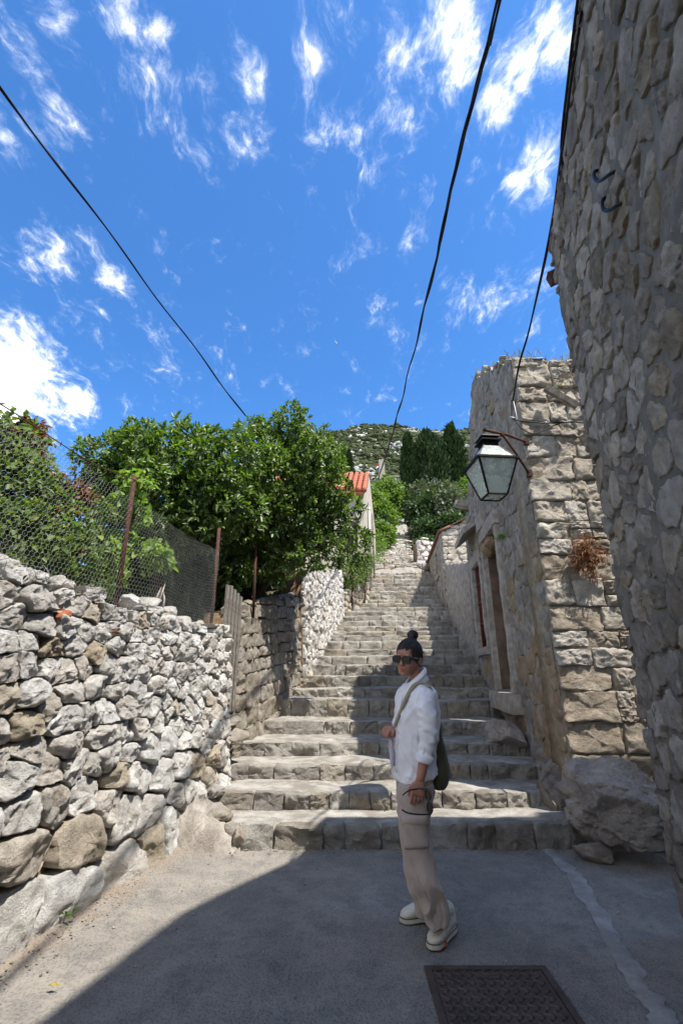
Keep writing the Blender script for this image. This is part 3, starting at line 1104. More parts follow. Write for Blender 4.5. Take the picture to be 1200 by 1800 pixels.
def sheet_with_holes(mb, S, us, vs, vtop, vbot, holes, face, rough, deep, freq=3.0, amp2=0.0):
    """Front sheet of a wall with openings; reveals go back by deep."""
    us = sorted(set(np.round(list(us) + [h[0] for h in holes] + [h[2] for h in holes], 4)))
    vs = sorted(set(np.round(list(vs) + [h[1] for h in holes] + [h[3] for h in holes], 4)))
    nu, nv = len(us), len(vs)
    U, Vv = np.meshgrid(us, vs)
    top = np.array([vtop(u) for u in us])
    bot = np.array([vbot(u) for u in us])
    Vc = np.clip(Vv, bot[None, :], top[None, :])
    P = np.stack([U * freq, Vc * freq, np.zeros_like(U)], -1).reshape(-1, 3)
    W = face + rough * fbm(P, 4)
    V = S(U.ravel(), Vc.ravel(), W)
    F = []
    for j in range(nv - 1):
        for i in range(nu - 1):
            mu, mv = .5 * (us[i] + us[i + 1]), .5 * (vs[j] + vs[j + 1])
            if any(in_rect((mu, mv), h) for h in holes):
                continue
            if Vc[j + 1, i] - Vc[j, i] < 1e-6 and Vc[j + 1, i + 1] - Vc[j, i + 1] < 1e-6:
                continue
            F.append((j * nu + i, j * nu + i + 1, (j + 1) * nu + i + 1, (j + 1) * nu + i))
    mb.put(V, F)
    for (a, b, c, d) in holes:
        for (p, q) in (((a, b), (c, b)), ((c, b), (c, d)), ((c, d), (a, d)), ((a, d), (a, b))):
            mb.put(np.concatenate([S(p[0], p[1], face - .001), S(q[0], q[1], face - .001), S(q[0], q[1], -deep), S(p[0], p[1], -deep)]), [(0, 1, 2, 3)])


# ---- the tall house on the right: rubble set in wide grey mortar
dH = unit(.3207, 1)
nH = (-dH[1], dH[0], 0)
eH = (dH[1], -dH[0], 0)
OH = (.97, 0, 0)
SH = wall_map(OH, dH, nH)
uH = 3.43 / dH[1]
EAVE = 5.46
house = thing('stone_house', (OH[0] + eH[0] * 2, OH[1] + eH[1] * 2, 0), 'tall shaded stone house of rubble set in wide grey mortar joints', 'house')
pts, wts = rubble_points(random.Random(21), -.3, uH, -.05, EAVE, lambda u, v: .20, chip=.10, jit=.34)
rg = random.Random(22)
cells = power_cells(pts, wts, (-.3, -.05, uH - .01, EAVE), asp=1.2)
hgeo = []
def house_geo(u, v, A):
    r = random.Random(int(u * 1000) * 31 + int(v * 1000))
    return dict(proud=r.uniform(.010, .024), depth=.04, gap=r.uniform(.011, .042), n=44, rings=(.985, .95, .85, .7, .52, .34, .17), rough=1.0, facets=3, soft=0, bulge=8, wob=.15)
mb = MB()
us = np.linspace(-.3, uH, 70)
vs = np.linspace(-.1, EAVE, 105)
NU = len(us)
UU, VV = np.meshgrid(us, vs)
Pm = np.stack([UU, VV, np.zeros_like(UU)], -1).reshape(-1, 3)
Wm = .012 * fbm(Pm * 4.5, 4) + .004 * fbm(Pm * 19, 3) - .004
# the mortar rounds off towards the far corner
Wm = Wm - .05 * np.clip((Pm[:, 0] - (uH - .07)) / .07, 0, 1) ** 2 + .03 * fbm(np.stack([Pm[:, 1] * 2.2, Pm[:, 1] * 0, Pm[:, 0] * 0], 1), 3) * np.clip((Pm[:, 0] - (uH - .3)) / .3, 0, 1)
Vm = SH(UU.ravel(), VV.ravel(), Wm)
mb.put(Vm, [(j * NU + i, j * NU + i + 1, (j + 1) * NU + i + 1, (j + 1) * NU + i) for j in range(len(vs) - 1) for i in range(NU - 1)])
wall_o = mb.build('wall', M['mortar'], house, smooth=True)
lay_stones(cells, SH, house, lambda u, v, r: M['house_stone'], 21, house_geo)
def hp(u, s, z):
    """Point of the house: u along the alley wall, s into the building."""
    return (OH[0] + dH[0] * u + eH[0] * s, OH[1] + dH[1] * u + eH[1] * s, z)
# far gable end, body, roof slopes
gb = MB()
W_, RZ = 7.3, 8.85
U0 = -6.0
gb.put([hp(uH - .045, .02, -.1), hp(uH - .045, W_, -.1), hp(uH - .045, W_, EAVE - .06), hp(uH - .045, W_ / 2, RZ - .06), hp(uH - .045, .02, EAVE - .06)], [(0, 1, 2, 3, 4)])
gb.put([hp(U0, .02, -.1), hp(U0, W_, -.1), hp(U0, W_, EAVE - .06), hp(U0, W_ / 2, RZ - .06), hp(U0, .02, EAVE - .06)], [(4, 3, 2, 1, 0)])
gb.put([hp(U0, 0, -.1), hp(-.3, 0, -.1), hp(-.3, 0, EAVE), hp(U0, 0, EAVE)], [(0, 1, 2, 3)])
gb.put([hp(U0, W_, -.1), hp(uH - .045, W_, -.1), hp(uH - .045, W_, EAVE - .06), hp(U0, W_, EAVE - .06)], [(3, 2, 1, 0)])
gb.build('gable_end', M['mortar'], house)
roof = MB()
roof.put([hp(U0, -.01, EAVE + .012), hp(uH + .02, -.01, EAVE + .012), hp(uH + .02, W_ / 2, RZ + .03), hp(U0, W_ / 2, RZ + .03), hp(U0, W_ + .05, EAVE), hp(uH + .02, W_ + .05, EAVE)], [(0, 1, 2, 3), (3, 2, 5, 4)])
roof.put([hp(U0, -.01, EAVE + .002), hp(uH + .02, -.01, EAVE + .002), hp(uH + .02, W_ / 2, RZ - .04), hp(U0, W_ / 2, RZ - .04), hp(U0, W_ + .05, EAVE - .06), hp(uH + .02, W_ + .05, EAVE - .06)], [(0, 3, 2, 1), (3, 4, 5, 2)])
roof.build('roof', M['tile'], house)
# unseen block added on the slope, its top shaped to bend the street shadow
dm = MB()
prof = [(-1.2, 7.62), (1.69, 7.62), (2.28, 7.31), (3.08, 6.8)]
for (a, za), (b, zb) in zip(prof, prof[1:]):
    dm.put([hp(a, .7, 5.9), hp(b, .7, 5.9), hp(b, .7, zb), hp(a, .7, za), hp(a, 2.1, za + .1), hp(b, 2.1, zb + .1)], [(0, 1, 2, 3), (3, 2, 5, 4)])
dm.put([hp(3.08, .7, 5.9), hp(3.08, 2.1, 6.9), hp(3.08, 2.1, 6.9), hp(3.08, .7, 6.8)], [(0, 1, 2, 3)])
dm.build('roof_shadow_block', M['mortar'], house)
# red clay verge tile past the far corner, its colour darkened to look shaded
vt = at(968, 489, 3.46)
mb = MB()
mb.box(tuple(vt + Vector((.015, 0, 0))), (.035, .05, .055), Matrix.Rotation(R(-18), 3, 'Y') @ Matrix.Rotation(R(-17), 3, 'Z'))
o = mb.build('verge_tile', M['rust'], house)
# two hooked iron staples in the wall
def on_house(px, py):
    r = cpix(px, py)
    nn = Vector(nH)
    t = (Vector(OH) - Vector((0, 0, EYE))).dot(nn) / r.dot(nn)
    return Vector((0, 0, EYE)) + r * t
for (l, b, r_) in (((1051, 300), (1066, 314), (1082, 302)), ((1067, 348), (1078, 366), (1096, 357))):
    A_, B_, C_ = on_house(*l), on_house(*b), on_house(*r_)
    out = Vector(nH) * .045
    path = spline([A_ - out * .6, A_ + out * .5, A_ * .5 + B_ * .5 + out * 1.0 + Vector((0, 0, -.012)), B_ + out, B_ * .5 + C_ * .5 + out * 1.0 + Vector((0, 0, -.012)), C_ + out * .5, C_ - out * .6], 5)
    MB().tube(path, .0105, 8).build('wall_hook', M['iron'], house, smooth=True)

# ---- taller neighbour behind it: its roof shades the foot of the ruin (stands outside the frame)
nb = thing('neighbour_house', hp(2.6, 6.6, 0), 'plain rendered house behind the tall stone house', 'house')
mb = MB()
def box_uv(mb, u0, u1, s0, s1, z0, z1a, z1b):
    q = [hp(u0, s0, z0), hp(u1, s0, z0), hp(u1, s1, z0), hp(u0, s1, z0), hp(u0, s0, z1a), hp(u1, s0, z1a), hp(u1, s1, z1b), hp(u0, s1, z1b)]
    mb.put(q, [(0, 3, 2, 1), (4, 5, 6, 7), (0, 1, 5, 4), (1, 2, 6, 5), (2, 3, 7, 6), (3, 0, 4, 7)])
box_uv(mb, 1.0, 3.6, 7.4, 11.5, -.1, 12.6, 13.4)
mb.build('wall', M['render'], nb)
mb = MB()
box_uv(mb, .9, 3.62, 7.3, 11.6, 12.62, 12.75, 13.6)
mb.build('roof', M['tile'], nb)
# unseen block added above the roof, its top sloped to shade the ruin
mb = MB()
q = [(4.25, 10.3), (4.9, 11.0), (6.1, 12.3)]
box_uv(mb, uH - .7, uH - .06, 4.2, 6.2, 6.2, 10.2, 12.4)
mb.build('ridge_shadow_block', M['mortar'], house)

# ================================================================== roofless gabled ruin
dG = unit(.113, 1)
nG = (-dG[1], dG[0], 0)
OG = (2.23, 5.0, 0)
SG = wall_map(OG, dG, nG)
gy = lambda y: (y - 5.0) / dG[1]
yG = lambda u: 5.0 + u * dG[1]
ruin = thing('ruined_house', (3.4, 7.2, 1.0), 'roofless ruined stone house with a gable, sunlit end wall and barred window', 'house')
TOP_Y, TOP_Z = [5.0, 5.5, 6.0, 6.5, 7.0, 7.35, 7.9, 8.5, 9.05, 9.4, 9.8], [5.36, 5.70, 5.93, 6.30, 6.52, 6.72, 6.25, 5.65, 5.0, 4.55, 4.2]
topG = lambda u: float(np.interp(yG(u), TOP_Y, TOP_Z)) + .05 * math.sin(u * 13) * (u > .15) + .03 * math.sin(u * 31)
botG = lambda u: float(zs(yG(u))) - .15
DOOR = (gy(6.80), 1.22, gy(7.85), 3.62)
WIN = (gy(8.42), 1.92, gy(9.22), 3.45)
ATTIC = (gy(8.05), 4.72, gy(8.45), 5.55)
holes = [DOOR, WIN, ATTIC]
LG = gy(9.78)
mb = MB()
sheet_with_holes(mb, SG, np.linspace(0, LG, 60), np.linspace(.2, 6.9, 80), topG, botG, holes, .0, .025, .38)
# the inner skin
sheet_with_holes(mb, SG, np.linspace(.35, LG, 8), np.linspace(.2, 6.9, 30), topG, botG, holes, -.42, .02, .3)
mb.build('gable_wall', M['render'], ruin, smooth=True)
# wall head between the skins
mb = MB()
us = np.linspace(0, LG, 60)
V = np.concatenate([SG(us, np.array([topG(u) for u in us]), .0), SG(us, np.array([topG(u) + .03 * math.sin(u * 40) for u in us]), -.2), SG(us, np.array([topG(u) for u in us]), -.42)])
mb.put(V, [(j * 60 + i, j * 60 + i + 1, (j + 1) * 60 + i + 1, (j + 1) * 60 + i) for j in range(2) for i in range(59)])
ve = np.linspace(1.2, 4.2, 10)
mb.put(np.concatenate([SG(np.full(10, LG), ve, .0), SG(np.full(10, LG), ve, -.42)]), [(i, i + 1, 11 + i, 10 + i) for i in range(9)])
mb.build('wall_head', M['render'], ruin, smooth=True)
pts, wts = rubble_points(random.Random(31), 0, LG, .2, 7.0, lambda u, v: .25 if v > 2.2 else .30, chip=.12)
frames = [(DOOR[0] - .14, DOOR[1] - .05, DOOR[2] + .14, DOOR[3] + .26), (WIN[0] - .12, WIN[1] - .16, WIN[2] + .12, WIN[3] + .16), (ATTIC[0] - .03, ATTIC[1], ATTIC[2] + .03, ATTIC[3])]
cells = clip_holes(clip_cells(power_cells(pts, wts, (.26, .2, LG, 7.2), asp=1.3), topG, botG), frames)
def matG(u, v, r):
    k = np.interp(v, [1.6, 3.2], [.85, .06]) * np.interp(u, [0, 1.4, 4.5], [1, .95, .3])
    return M['rust_stone'] if r.random() < k else M['gable_stone']
def geoG(u, v, A):
    return dict(proud=.020, depth=.06, gap=.006, n=30, rings=(.985, .94, .8, .58, .36, .18), rough=1.1, facets=2, soft=0, bulge=9, wob=.08)
lay_stones(cells, SG, ruin, matG, 31, geoG)
# end wall facing down the steps: coursed blocks
SF = wall_map((2.23, 5.0, 0), (1, 0, 0), (0, -1, 0))
LF = 2.6
topF = lambda u: 5.37 + .03 * math.sin(u * 7) + .03 * math.sin(u * 17) + .02 * u
core_wall('end_wall', SF, 0.0, LF, lambda u: .0, lambda u: topF(u) - .05, M['lime_mortar'], ruin, thick=.42, face=-.004, rough=.012, nu=40, nv=80)
rf = random.Random(61)
cells = []
v = .1
while v < 5.5:
    h = rf.uniform(.24, .36) if v < .7 else rf.uniform(.17, .31)
    u = 0.0
    first = True
    while u < LF:
        wd = (rf.choice([.30, .48, .56, .38]) if first else rf.uniform(.18, .52))
        b = min(u + wd, LF)
        j = lambda k=.014: rf.uniform(-k, k)
        a0 = 0 if first else j()
        if not first and wd < .3 and rf.random() < .5:
            m = v + h * rf.uniform(.35, .65)
            cells.append([(u + a0, v + j()), (b, v + j()), (b + j(), m), (u, m)])
            cells.append([(u, m), (b, m), (b + j(), v + h + j()), (u, v + h + j())])
        else:
            cells.append([(u + a0, v + j()), (b + j(), v + j(.02)), (b + j(), v + h + j(.02)), (u + a0, v + h + j())])
        u = b
        first = False
    v += h
cells = clip_cells(cells, topF)
def matF(u, v, r):
    return M['warm_block'] if r.random() < np.interp(v, [.6, 1.8, 3.0], [1.0, .6, .04]) else M['block_stone']
lay_stones(cells, SF, ruin, matF, 61, lambda u, v, A: dict(proud=.034, depth=.10, gap=.005, n=56, rings=(.988, .96, .9, .8, .68, .54, .4, .26, .12), rough=.72, facets=1, soft=0, bulge=13, wob=.045), name='block')
# quoin sides showing on the gable at the corner
cells = [(c) for c in cells if c and min(p[0] for p in c) < .02]
qc = []
for c in cells:
    v0, v1 = min(p[1] for p in c), max(p[1] for p in c)
    wd = .26
    qc.append([(0.0, v0), (wd, v0), (wd, v1), (0.0, v1)])
qc = clip_cells(qc, topG)
lay_stones(qc, SG, ruin, matG, 62, lambda u, v, A: dict(proud=.034, depth=.06, gap=.008, n=24, rings=(.97, .9, .74, .5, .25), rough=.7, facets=1, soft=1, bulge=6, wob=.03), name='quoin')
# other two sides, plain
SX = wall_map((4.83, 5.0, 0), unit(.113, 1), (1, 0, 0))
core_wall('side_wall', SX, .0, 4.8, lambda u: .3, lambda u: 4.6 + .1 * math.sin(u * 5), M['render'], ruin, face=0, nu=20, nv=8)
SK = wall_map((2.76, 9.74, 0), (1, 0, 0), (0, 1, 0))
core_wall('rear_wall', SK, .45, 2.6, lambda u: 1.0, lambda u: 4.2 + .08 * math.sin(u * 6), M['render'], ruin, face=0, nu=14, nv=8)
# floor rubble inside, lit through the open top
mb = MB()
q = grid_mesh(16, 16, lambda i, j: (2.75 + .113 * (.5 + 4 * j / 15) + 1.9 * i / 15, 5.5 + 4 * j / 15, 1.18 + .08 * vn([[i * .6, j * .6, 3]])[0]))
mb.put(*q)
tag(mb.build('floor_rubble', M['tread'], ruin, smooth=True), kind='stuff')
# doorway: dressed jambs, lintel, sill, plank leaf standing ajar
def dressed(name, u0, v0, u1, v1, w0, w1, mat=None, wob=.012):
    m = MB()
    n = 5
    pts_ = []
    us_, vs_ = np.linspace(u0, u1, 4), np.linspace(v0, v1, max(4, int((v1 - v0) / .12)))
    k, l = len(us_), len(vs_)
    UU_, VV_ = np.meshgrid(us_, vs_)
    P_ = np.stack([UU_ * 6, VV_ * 6, np.full_like(UU_, u0 * 9)], -1).reshape(-1, 3)
    fw = w1 + wob * fbm(P_, 3)
    edge = ((UU_ == u0) | (UU_ == u1) | (VV_ == v0) | (VV_ == v1)).ravel()
    fw = fw - .008 * edge
    V_ = np.concatenate([SG(UU_.ravel(), VV_.ravel(), fw), SG(np.array([u0, u1, u1, u0]), np.array([v0, v0, v1, v1]), w0)])
    F_ = [(j * k + i, j * k + i + 1, (j + 1) * k + i + 1, (j + 1) * k + i) for j in range(l - 1) for i in range(k - 1)]
    b0 = k * l
    F_ += [tuple(list(range(k - 1, -1, -1)) + [b0, b0 + 1]), tuple([(j * k + k - 1) for j in range(l - 1, -1, -1)] + [b0 + 1, b0 + 2]),
           tuple(list(range((l - 1) * k, l * k)) + [b0 + 2, b0 + 3]), tuple([j * k for j in range(l)] + [b0 + 3, b0])]
    m.put(V_, F_)
    return m.build(name, mat or M['frame_stone'], ruin, sharp=40, smooth=True)
dressed('door_jamb', DOOR[0] - .13, DOOR[1] - .02, DOOR[0] + .02, DOOR[3] + .02, -.25, .07)
dressed('door_jamb', DOOR[2] - .02, DOOR[1] - .02, DOOR[2] + .13, DOOR[3] + .02, -.25, .07)
dressed('lintel', DOOR[0] - .16, DOOR[3] + .025, DOOR[2] + .10, DOOR[3] + .24, -.25, .09)
lb = dressed('lintel_block', DOOR[2] - .34, DOOR[3] + .245, DOOR[2] + .16, DOOR[3] + .52, -.1, .11)
# broken stones hanging at the head of the doorway
for k, (a, b, s) in enumerate(((.55, 3.52, .13), (.80, 3.47, .15), (1.0, 3.56, .12))):
    v_, f_ = ico(2)
    P_ = v_ * [s * .9, s * 1.1, s * .8] * (1 + .25 * fbm(v_ * 1.5 + k * 11, 3))[:, None]
    add('stone', P_ + SG(np.array([DOOR[0] + a]), np.array([b]), np.array([.0]))[0], f_.tolist(), M['rust_stone'], ruin, sharp=45)
dressed('door_sill', DOOR[0] - .28, DOOR[1] - .27, DOOR[2] + .12, DOOR[1] - .025, -.3, .17)
leaf = MB()
def plank_box(mb, u0, u1, v0, v1, w0, w1):
    P_ = np.concatenate([SG(np.array([u0, u1, u1, u0]), np.array([v0, v0, v1, v1]), w1), SG(np.array([u0, u1, u1, u0]), np.array([v0, v0, v1, v1]), w0)])
    mb.put(P_, [(0, 1, 2, 3), (7, 6, 5, 4), (0, 4, 5, 1), (1, 5, 6, 2), (2, 6, 7, 3), (3, 7, 4, 0)])
M['door_paint'] = plain_mat('faded_brown_door', (.125, .088, .065), .8, .2, 5, .4, .004, col2=(.07, .046, .034))
door = thing('door', SG(np.array([DOOR[0] + .5]), np.array([DOOR[1]]), np.array([-.2]))[0], None, None)
door.parent = ruin
door.location = Vector(SG(np.array([DOOR[0] + .5]), np.array([DOOR[1]]), np.array([-.2]))[0]) - wloc(ruin)
del door['kind']
for k in range(4):
    a = DOOR[0] + .30 + k * .185
    mb = MB()
    plank_box(mb, a, a + .178, DOOR[1] + .02, DOOR[3] - .04, -.24 - .02 * (3 - k), -.205 - .02 * (3 - k))
    mb.build('plank', M['door_paint'], door)
M['door_frame'] = plain_mat('worn_brown_board', (.21, .145, .105), .8, .2, 4, .4, .004, col2=(.12, .08, .058))
mb = MB()
plank_box(mb, DOOR[2] - .052, DOOR[2] - .022, DOOR[1] + .01, DOOR[3] - .01, -.37, -.02)
mb.build('door_frame', M['door_frame'], ruin)
mb = MB()
pl0, pl1 = SG(np.array([DOOR[0] + .10]), np.array([DOOR[1] + .02]), np.array([-.08]))[0], SG(np.array([DOOR[0] + .30]), np.array([DOOR[3] - .1]), np.array([-.16]))[0]
mb.tube([pl0, pl1], .055, 4)
pk = mb.build('leaning_plank', M['grey_wood'], ruin)
# window: pale dressed surround, red-brown bars
dressed('window_jamb', WIN[0] - .11, WIN[1] - .02, WIN[0] + .02, WIN[3] + .02, -.3, .05)
dressed('window_jamb', WIN[2] - .02, WIN[1] - .02, WIN[2] + .12, WIN[3] + .02, -.3, .06)
dressed('window_lintel', WIN[0] - .13, WIN[3] + .025, WIN[2] + .14, WIN[3] + .20, -.3, .05)
dressed('window_sill', WIN[0] - .13, WIN[1] - .15, WIN[2] + .14, WIN[1] - .025, -.3, .07)
gr = thing('grille', (0, 0, 0), None, None)
del gr['kind']
gr.parent = ruin
gr.location = Vector(SG(np.array([WIN[0] + .4]), np.array([WIN[1]]), np.array([-.0]))[0]) - wloc(ruin)
for k in range(8):
    u = WIN[0] + .06 + k * .096
    MB().tube([SG(np.array([u]), np.array([WIN[1]]), np.array([-.03]))[0], SG(np.array([u]), np.array([WIN[3]]), np.array([-.03]))[0]], .011, 6).build('bar', M['red_iron'], gr, smooth=True)
for vv in (2.35, 2.75, 3.1):
    mb = MB()
    plank_box(mb, WIN[0] + .02, WIN[2] - .02, vv - .014, vv + .014, -.028, -.016)
    mb.build('cross_bar', M['red_iron'], gr)
mb = MB()
plank_box(mb, WIN[0] + .015, WIN[2] - .015, WIN[1] + .01, WIN[3] - .01, -.16, -.12)
mb.build('shutter', M['red_iron'], ruin)
# projecting stone brackets that carried a gutter and a window hood
def bracket(name, px, py, Y, L, h, wd, droop=0.0):
    p = SG(np.array([gy(Y)]), np.array([at(px, py, Y).z]), np.array([0.]))[0]
    u, v = gy(Y), p[2]
    m = MB()
    sec = [(-.12, h, 0), (.0, h, 0), (L * .5, h * .9, droop * .5), (L * .85, h * .66, droop), (L, h * .5, droop)]
    vv_ = []
    for (w_, hh, dz) in sec:
        for (du, dv) in ((-wd / 2, 0), (wd / 2, 0), (wd / 2, hh), (-wd / 2, hh)):
            vv_.append(SG(np.array([u + du]), np.array([v + dz + (h - hh) * (1 if dv == 0 else 0) + (dv if dv == 0 else h)]), np.array([w_]))[0])
    f_ = []
    for i in range(len(sec) - 1):
        for k in range(4):
            f_.append((i * 4 + k, i * 4 + (k + 1) % 4, i * 4 + 4 + (k + 1) % 4, i * 4 + 4 + k))
    f_ += [(3, 2, 1, 0), tuple((len(sec) - 1) * 4 + k for k in range(4))]
    m.put(vv_, f_)
    return m.build(name, M['frame_stone'], ruin)
bracket('corbel', 838, 893, 9.05, .28, .15, .22)
mb = MB()
a = SG(np.array([WIN[0] - .15, WIN[2] + .25, WIN[2] + .25, WIN[0] - .15]), np.array([3.95, 3.95, 3.95, 3.95]), np.array([.0, .0, .30, .30]))
a[:, 2] += np.array([.22, .22, .0, .0])
mb.put(np.concatenate([a, a + [0, 0, .12]]), [(3, 2, 1, 0), (4, 5, 6, 7), (0, 1, 5, 4), (1, 2, 6, 5), (2, 3, 7, 6), (3, 0, 4, 7)])
mb.build('window_hood', M['frame_stone'], ruin)

# grey plank stuck out of the end wall
p0, p1 = at(958, 682, 4.86), at(1014, 714, 4.80)
mb = MB()
mb.tube([p0, p1], .05, 4)
tag(mb.build('slate_plank', M['grey_wood']), 'grey slanting plank wedged into the sunlit end wall of the ruin', 'plank')

# ---- low rendered wall above the ruin
SL = wall_map((2.23, 5.0, 0), dG, nG)
u0, u1 = gy(9.80), gy(14.25)
lw = core_wall('rendered_wall', SL, u0, u1, lambda u: float(zs(yG(u))) - .3, lambda u: float(np.interp(yG(u), [9.6, 14.1], [3.70, 4.66])) + .02 * math.sin(u * 8), M['render'], None, thick=.4, face=0, rough=.03, nu=70, nv=26)
tag(lw, 'low wall of old grey lime render between the ruin and the cottage', 'wall', None, 'thing')

# ---- stone cottage above it
cot = thing('stone_cottage', (4.2, 16, 3.6), 'small stone cottage with a tiled verge and a narrow side window', 'house')
SQ = wall_map((3.27, 14.32, 0), (1, 0, 0), (0, -1, 0))
cg = lambda u: 5.80 + .5 * u
core_wall('end_wall', SQ, 0, 2.3, lambda u: 3.2, lambda u: cg(u), M['render'], cot, face=-.015, nu=12, nv=8)
cells = clip_cells(coursed(random.Random(71), 0, 2.3, 3.5, 7.1, (.15, .24), (1.1, 2.4), .015), cg)
lay_stones(cells, SQ, cot, lambda u, v, r: M['block_stone'], 71, lambda u, v, A: dict(proud=.03, depth=.05, gap=.012, n=16, rings=(.95, .8, .45), rough=.6, facets=1, soft=1, bulge=5))
dQ = unit(4.15 - 3.27, 22 - 14.3)
SP = wall_map((3.27, 14.32, 0), dQ, (-dQ[1], dQ[0], 0))
topP = lambda u: 5.78 + .05 * u
CW = (1.55, 4.70, 2.25, 5.55)
mb = MB()
sheet_with_holes(mb, SP, np.linspace(0, 8, 60), np.linspace(3, 6.3, 30), topP, lambda u: 3.0 + .3 * u, [CW], 0, .03, .25, freq=5)
mb.build('side_wall', M['render'], cot, smooth=True)
pts, wts = rubble_points(random.Random(72), 0, 8, 3.2, 6.3, lambda u, v: .22, chip=.0)
cells = clip_holes(clip_cells(power_cells(pts, wts, (0, 3, 8, 6.6)), topP, lambda u: 3.1 + .3 * u), [(CW[0] - .1, CW[1] - .1, CW[2] + .1, CW[3] + .1)])
lay_stones(cells, SP, cot, lambda u, v, r: M['gable_stone'], 72, lambda u, v, A: dict(proud=.03, depth=.05, gap=.014, n=14, rings=(.94, .7, .4), rough=.6, facets=1, soft=1, bulge=4), limit=200)
def uvbox(S, u0, u1, v0, v1, w0, w1, name, mat, parent):
    P_ = np.concatenate([S(np.array([u0, u1, u1, u0]), np.array([v0, v0, v1, v1]), w1), S(np.array([u0, u1, u1, u0]), np.array([v0, v0, v1, v1]), w0)])
    return MB().put(P_, [(0, 1, 2, 3), (7, 6, 5, 4), (0, 4, 5, 1), (1, 5, 6, 2), (2, 6, 7, 3), (3, 7, 4, 0)]).build(name, mat, parent)
uvbox(SP, CW[0] - .1, CW[0], CW[1], CW[3], -.2, .05, 'window_jamb', M['frame_stone'], cot)
uvbox(SP, CW[2], CW[2] + .1, CW[1], CW[3], -.2, .05, 'window_jamb', M['frame_stone'], cot)
uvbox(SP, CW[0] - .12, CW[2] + .12, CW[3] + .002, CW[3] + .12, -.2, .055, 'window_lintel', M['frame_stone'], cot)
uvbox(SP, CW[0] - .12, CW[2] + .12, CW[1] - .1, CW[1] - .002, -.2, .07, 'window_sill', M['frame_stone'], cot)
uvbox(SP, CW[0], CW[2], CW[1], CW[3], -.22, -.18, 'shutter', M['dark_wood'], cot)
# mono-pitch roof, tile by tile along the verge and eave seen from below
mb = MB()
pr = lambda u, s, z: tuple(SP(np.array([u]), np.array([z]), np.array([-s]))[0])
mb.put([pr(-.06, -.08, topP(0) + .005), pr(8, -.08, topP(8) + .005), pr(8, 2.3, topP(8) + 1.15), pr(-.06, 2.3, topP(0) + 1.2), pr(-.06, -.08, topP(0) + .03), pr(8, -.08, topP(8) + .03), pr(8, 2.3, topP(8) + 1.18), pr(-.06, 2.3, topP(0) + 1.23)],
       [(3, 2, 1, 0), (4, 5, 6, 7), (0, 1, 5, 4), (1, 2, 6, 5), (2, 3, 7, 6), (3, 0, 4, 7)])
rf_ = mb.build('roof', M['old_tile'], cot)
for k in range(56):
    u = -.03 + k * .142
    a, b = Vector(pr(u, -.11, topP(max(u, 0)) + .015)), Vector(pr(u, .30, topP(max(u, 0)) + .20))
    MB().tube([a, b], [.045, .04], 7).build('roof_tile', M['old_tile'], cot, smooth=True)

# ---- broken rubble wall at the bend of the path
rw = thing('broken_wall', (3.6, 21.5, 6.0), 'broken stub of rubble wall at the bend of the path above the cottage', 'wall')
SR = wall_map((3.50, 20.6, 0), unit(1, .25), (.24, -.97, 0))
topR = lambda u: 7.0 + .5 * math.sin(u * 2.2 + .4) * (u < 2) - .15 * u
pts, wts = rubble_points(random.Random(81), 0, 2.6, 5.2, 7.6, lambda u, v: .27, chip=.0)
cells = clip_cells(power_cells(pts, wts, (0, 5.2, 2.6, 8)), topR)
core_wall('wall_core', SR, 0, 2.6, lambda u: 5.0, lambda u: topR(u) - .06, M['earth'], rw, face=-.04, nu=16, nv=8)
lay_stones(cells, SR, rw, lambda u, v, r: M['white_stone'], 81, lambda u, v, A: dict(proud=.10, depth=.1, gap=.008, n=18, rings=(.96, .8, .45), rough=.5, facets=4, soft=0, bulge=6, tilt=.3))

# ================================================================== boulders and rough masonry at the foot of the steps
o = rock('boulder', (2.46, 4.66, .37), (.56, .40, .335), 7, M['boulder'], 5, .1, .20)
tag(o, 'big brown boulder jutting out at the foot of the ruin', 'boulder')
o = rock('small_rock', (2.13, 4.52, .075), (.175, .11, .085), 12, M['boulder'], 3, -.2, .14)
tag(o, 'small rounded rock tucked under the big boulder', 'rock')
o = rock('rock_footing', (2.66, 4.86, .10), (.62, .22, .20), 15, M['boulder'], 3, .1, .2)
tag(o, 'low bedrock ledge behind the small rounded rock', 'rock')
o = rock('bedrock_lump', (2.19, 5.34, .30), (.24, .36, .34), 22, M['boulder'], 4, .1, .2)
tag(o, 'dark lump of rough masonry against the corner of the ruin', 'rock')
o = rock('bedrock_lump', (2.50, 5.95, .58), (.24, .42, .20), 23, M['boulder'], 4, .1, .2)
tag(o, 'low dark lump of masonry under the door sill of the ruin', 'rock')
o = rock('step_block', (2.14, 6.60, .70), (.30, .34, .20), 27, M['boulder'], 4, 0, .10)
tag(o, 'squat stone block set on the steps below the ruined doorway', 'stone block')

# rubble and cement ramp on the left of the first steps
def ramp_fn(i, j):
    a, b = i / 35, j / 23
    y = 4.80 + b * 1.45
    x0 = float(xl(y)) - .12
    x1 = np.interp(y, [4.8, 5.3, 5.9, 6.3], [-.88, -1.24, -1.36, -1.38])
    x = x0 + (x1 - x0) * a
    zt = np.interp(y, [4.8, 4.86, 5.0, 5.3, 5.9, 6.3], [-.05, .14, .26, .40, .56, .62])
    z = zt * (1 - .30 * a ** 1.5) + .10 * (1 - a) ** 2 * (b > .05)
    P = [[x * 4, y * 4, 3]]
    z += (.05 * fbm(P, 5)[0] + .045 * (1 - 2 * abs(vn([[x * 9, y * 9, 1]])[0]))) * min(1, b * 8 + .2)
    yy = y - .14 * math.sin(a * 3.1) * (1 - b) + .05 * fbm([[x * 5, z * 5, 8]], 4)[0]
    return (x, yy, max(z, -.05))
V, F = grid_mesh(36, 24, ramp_fn)
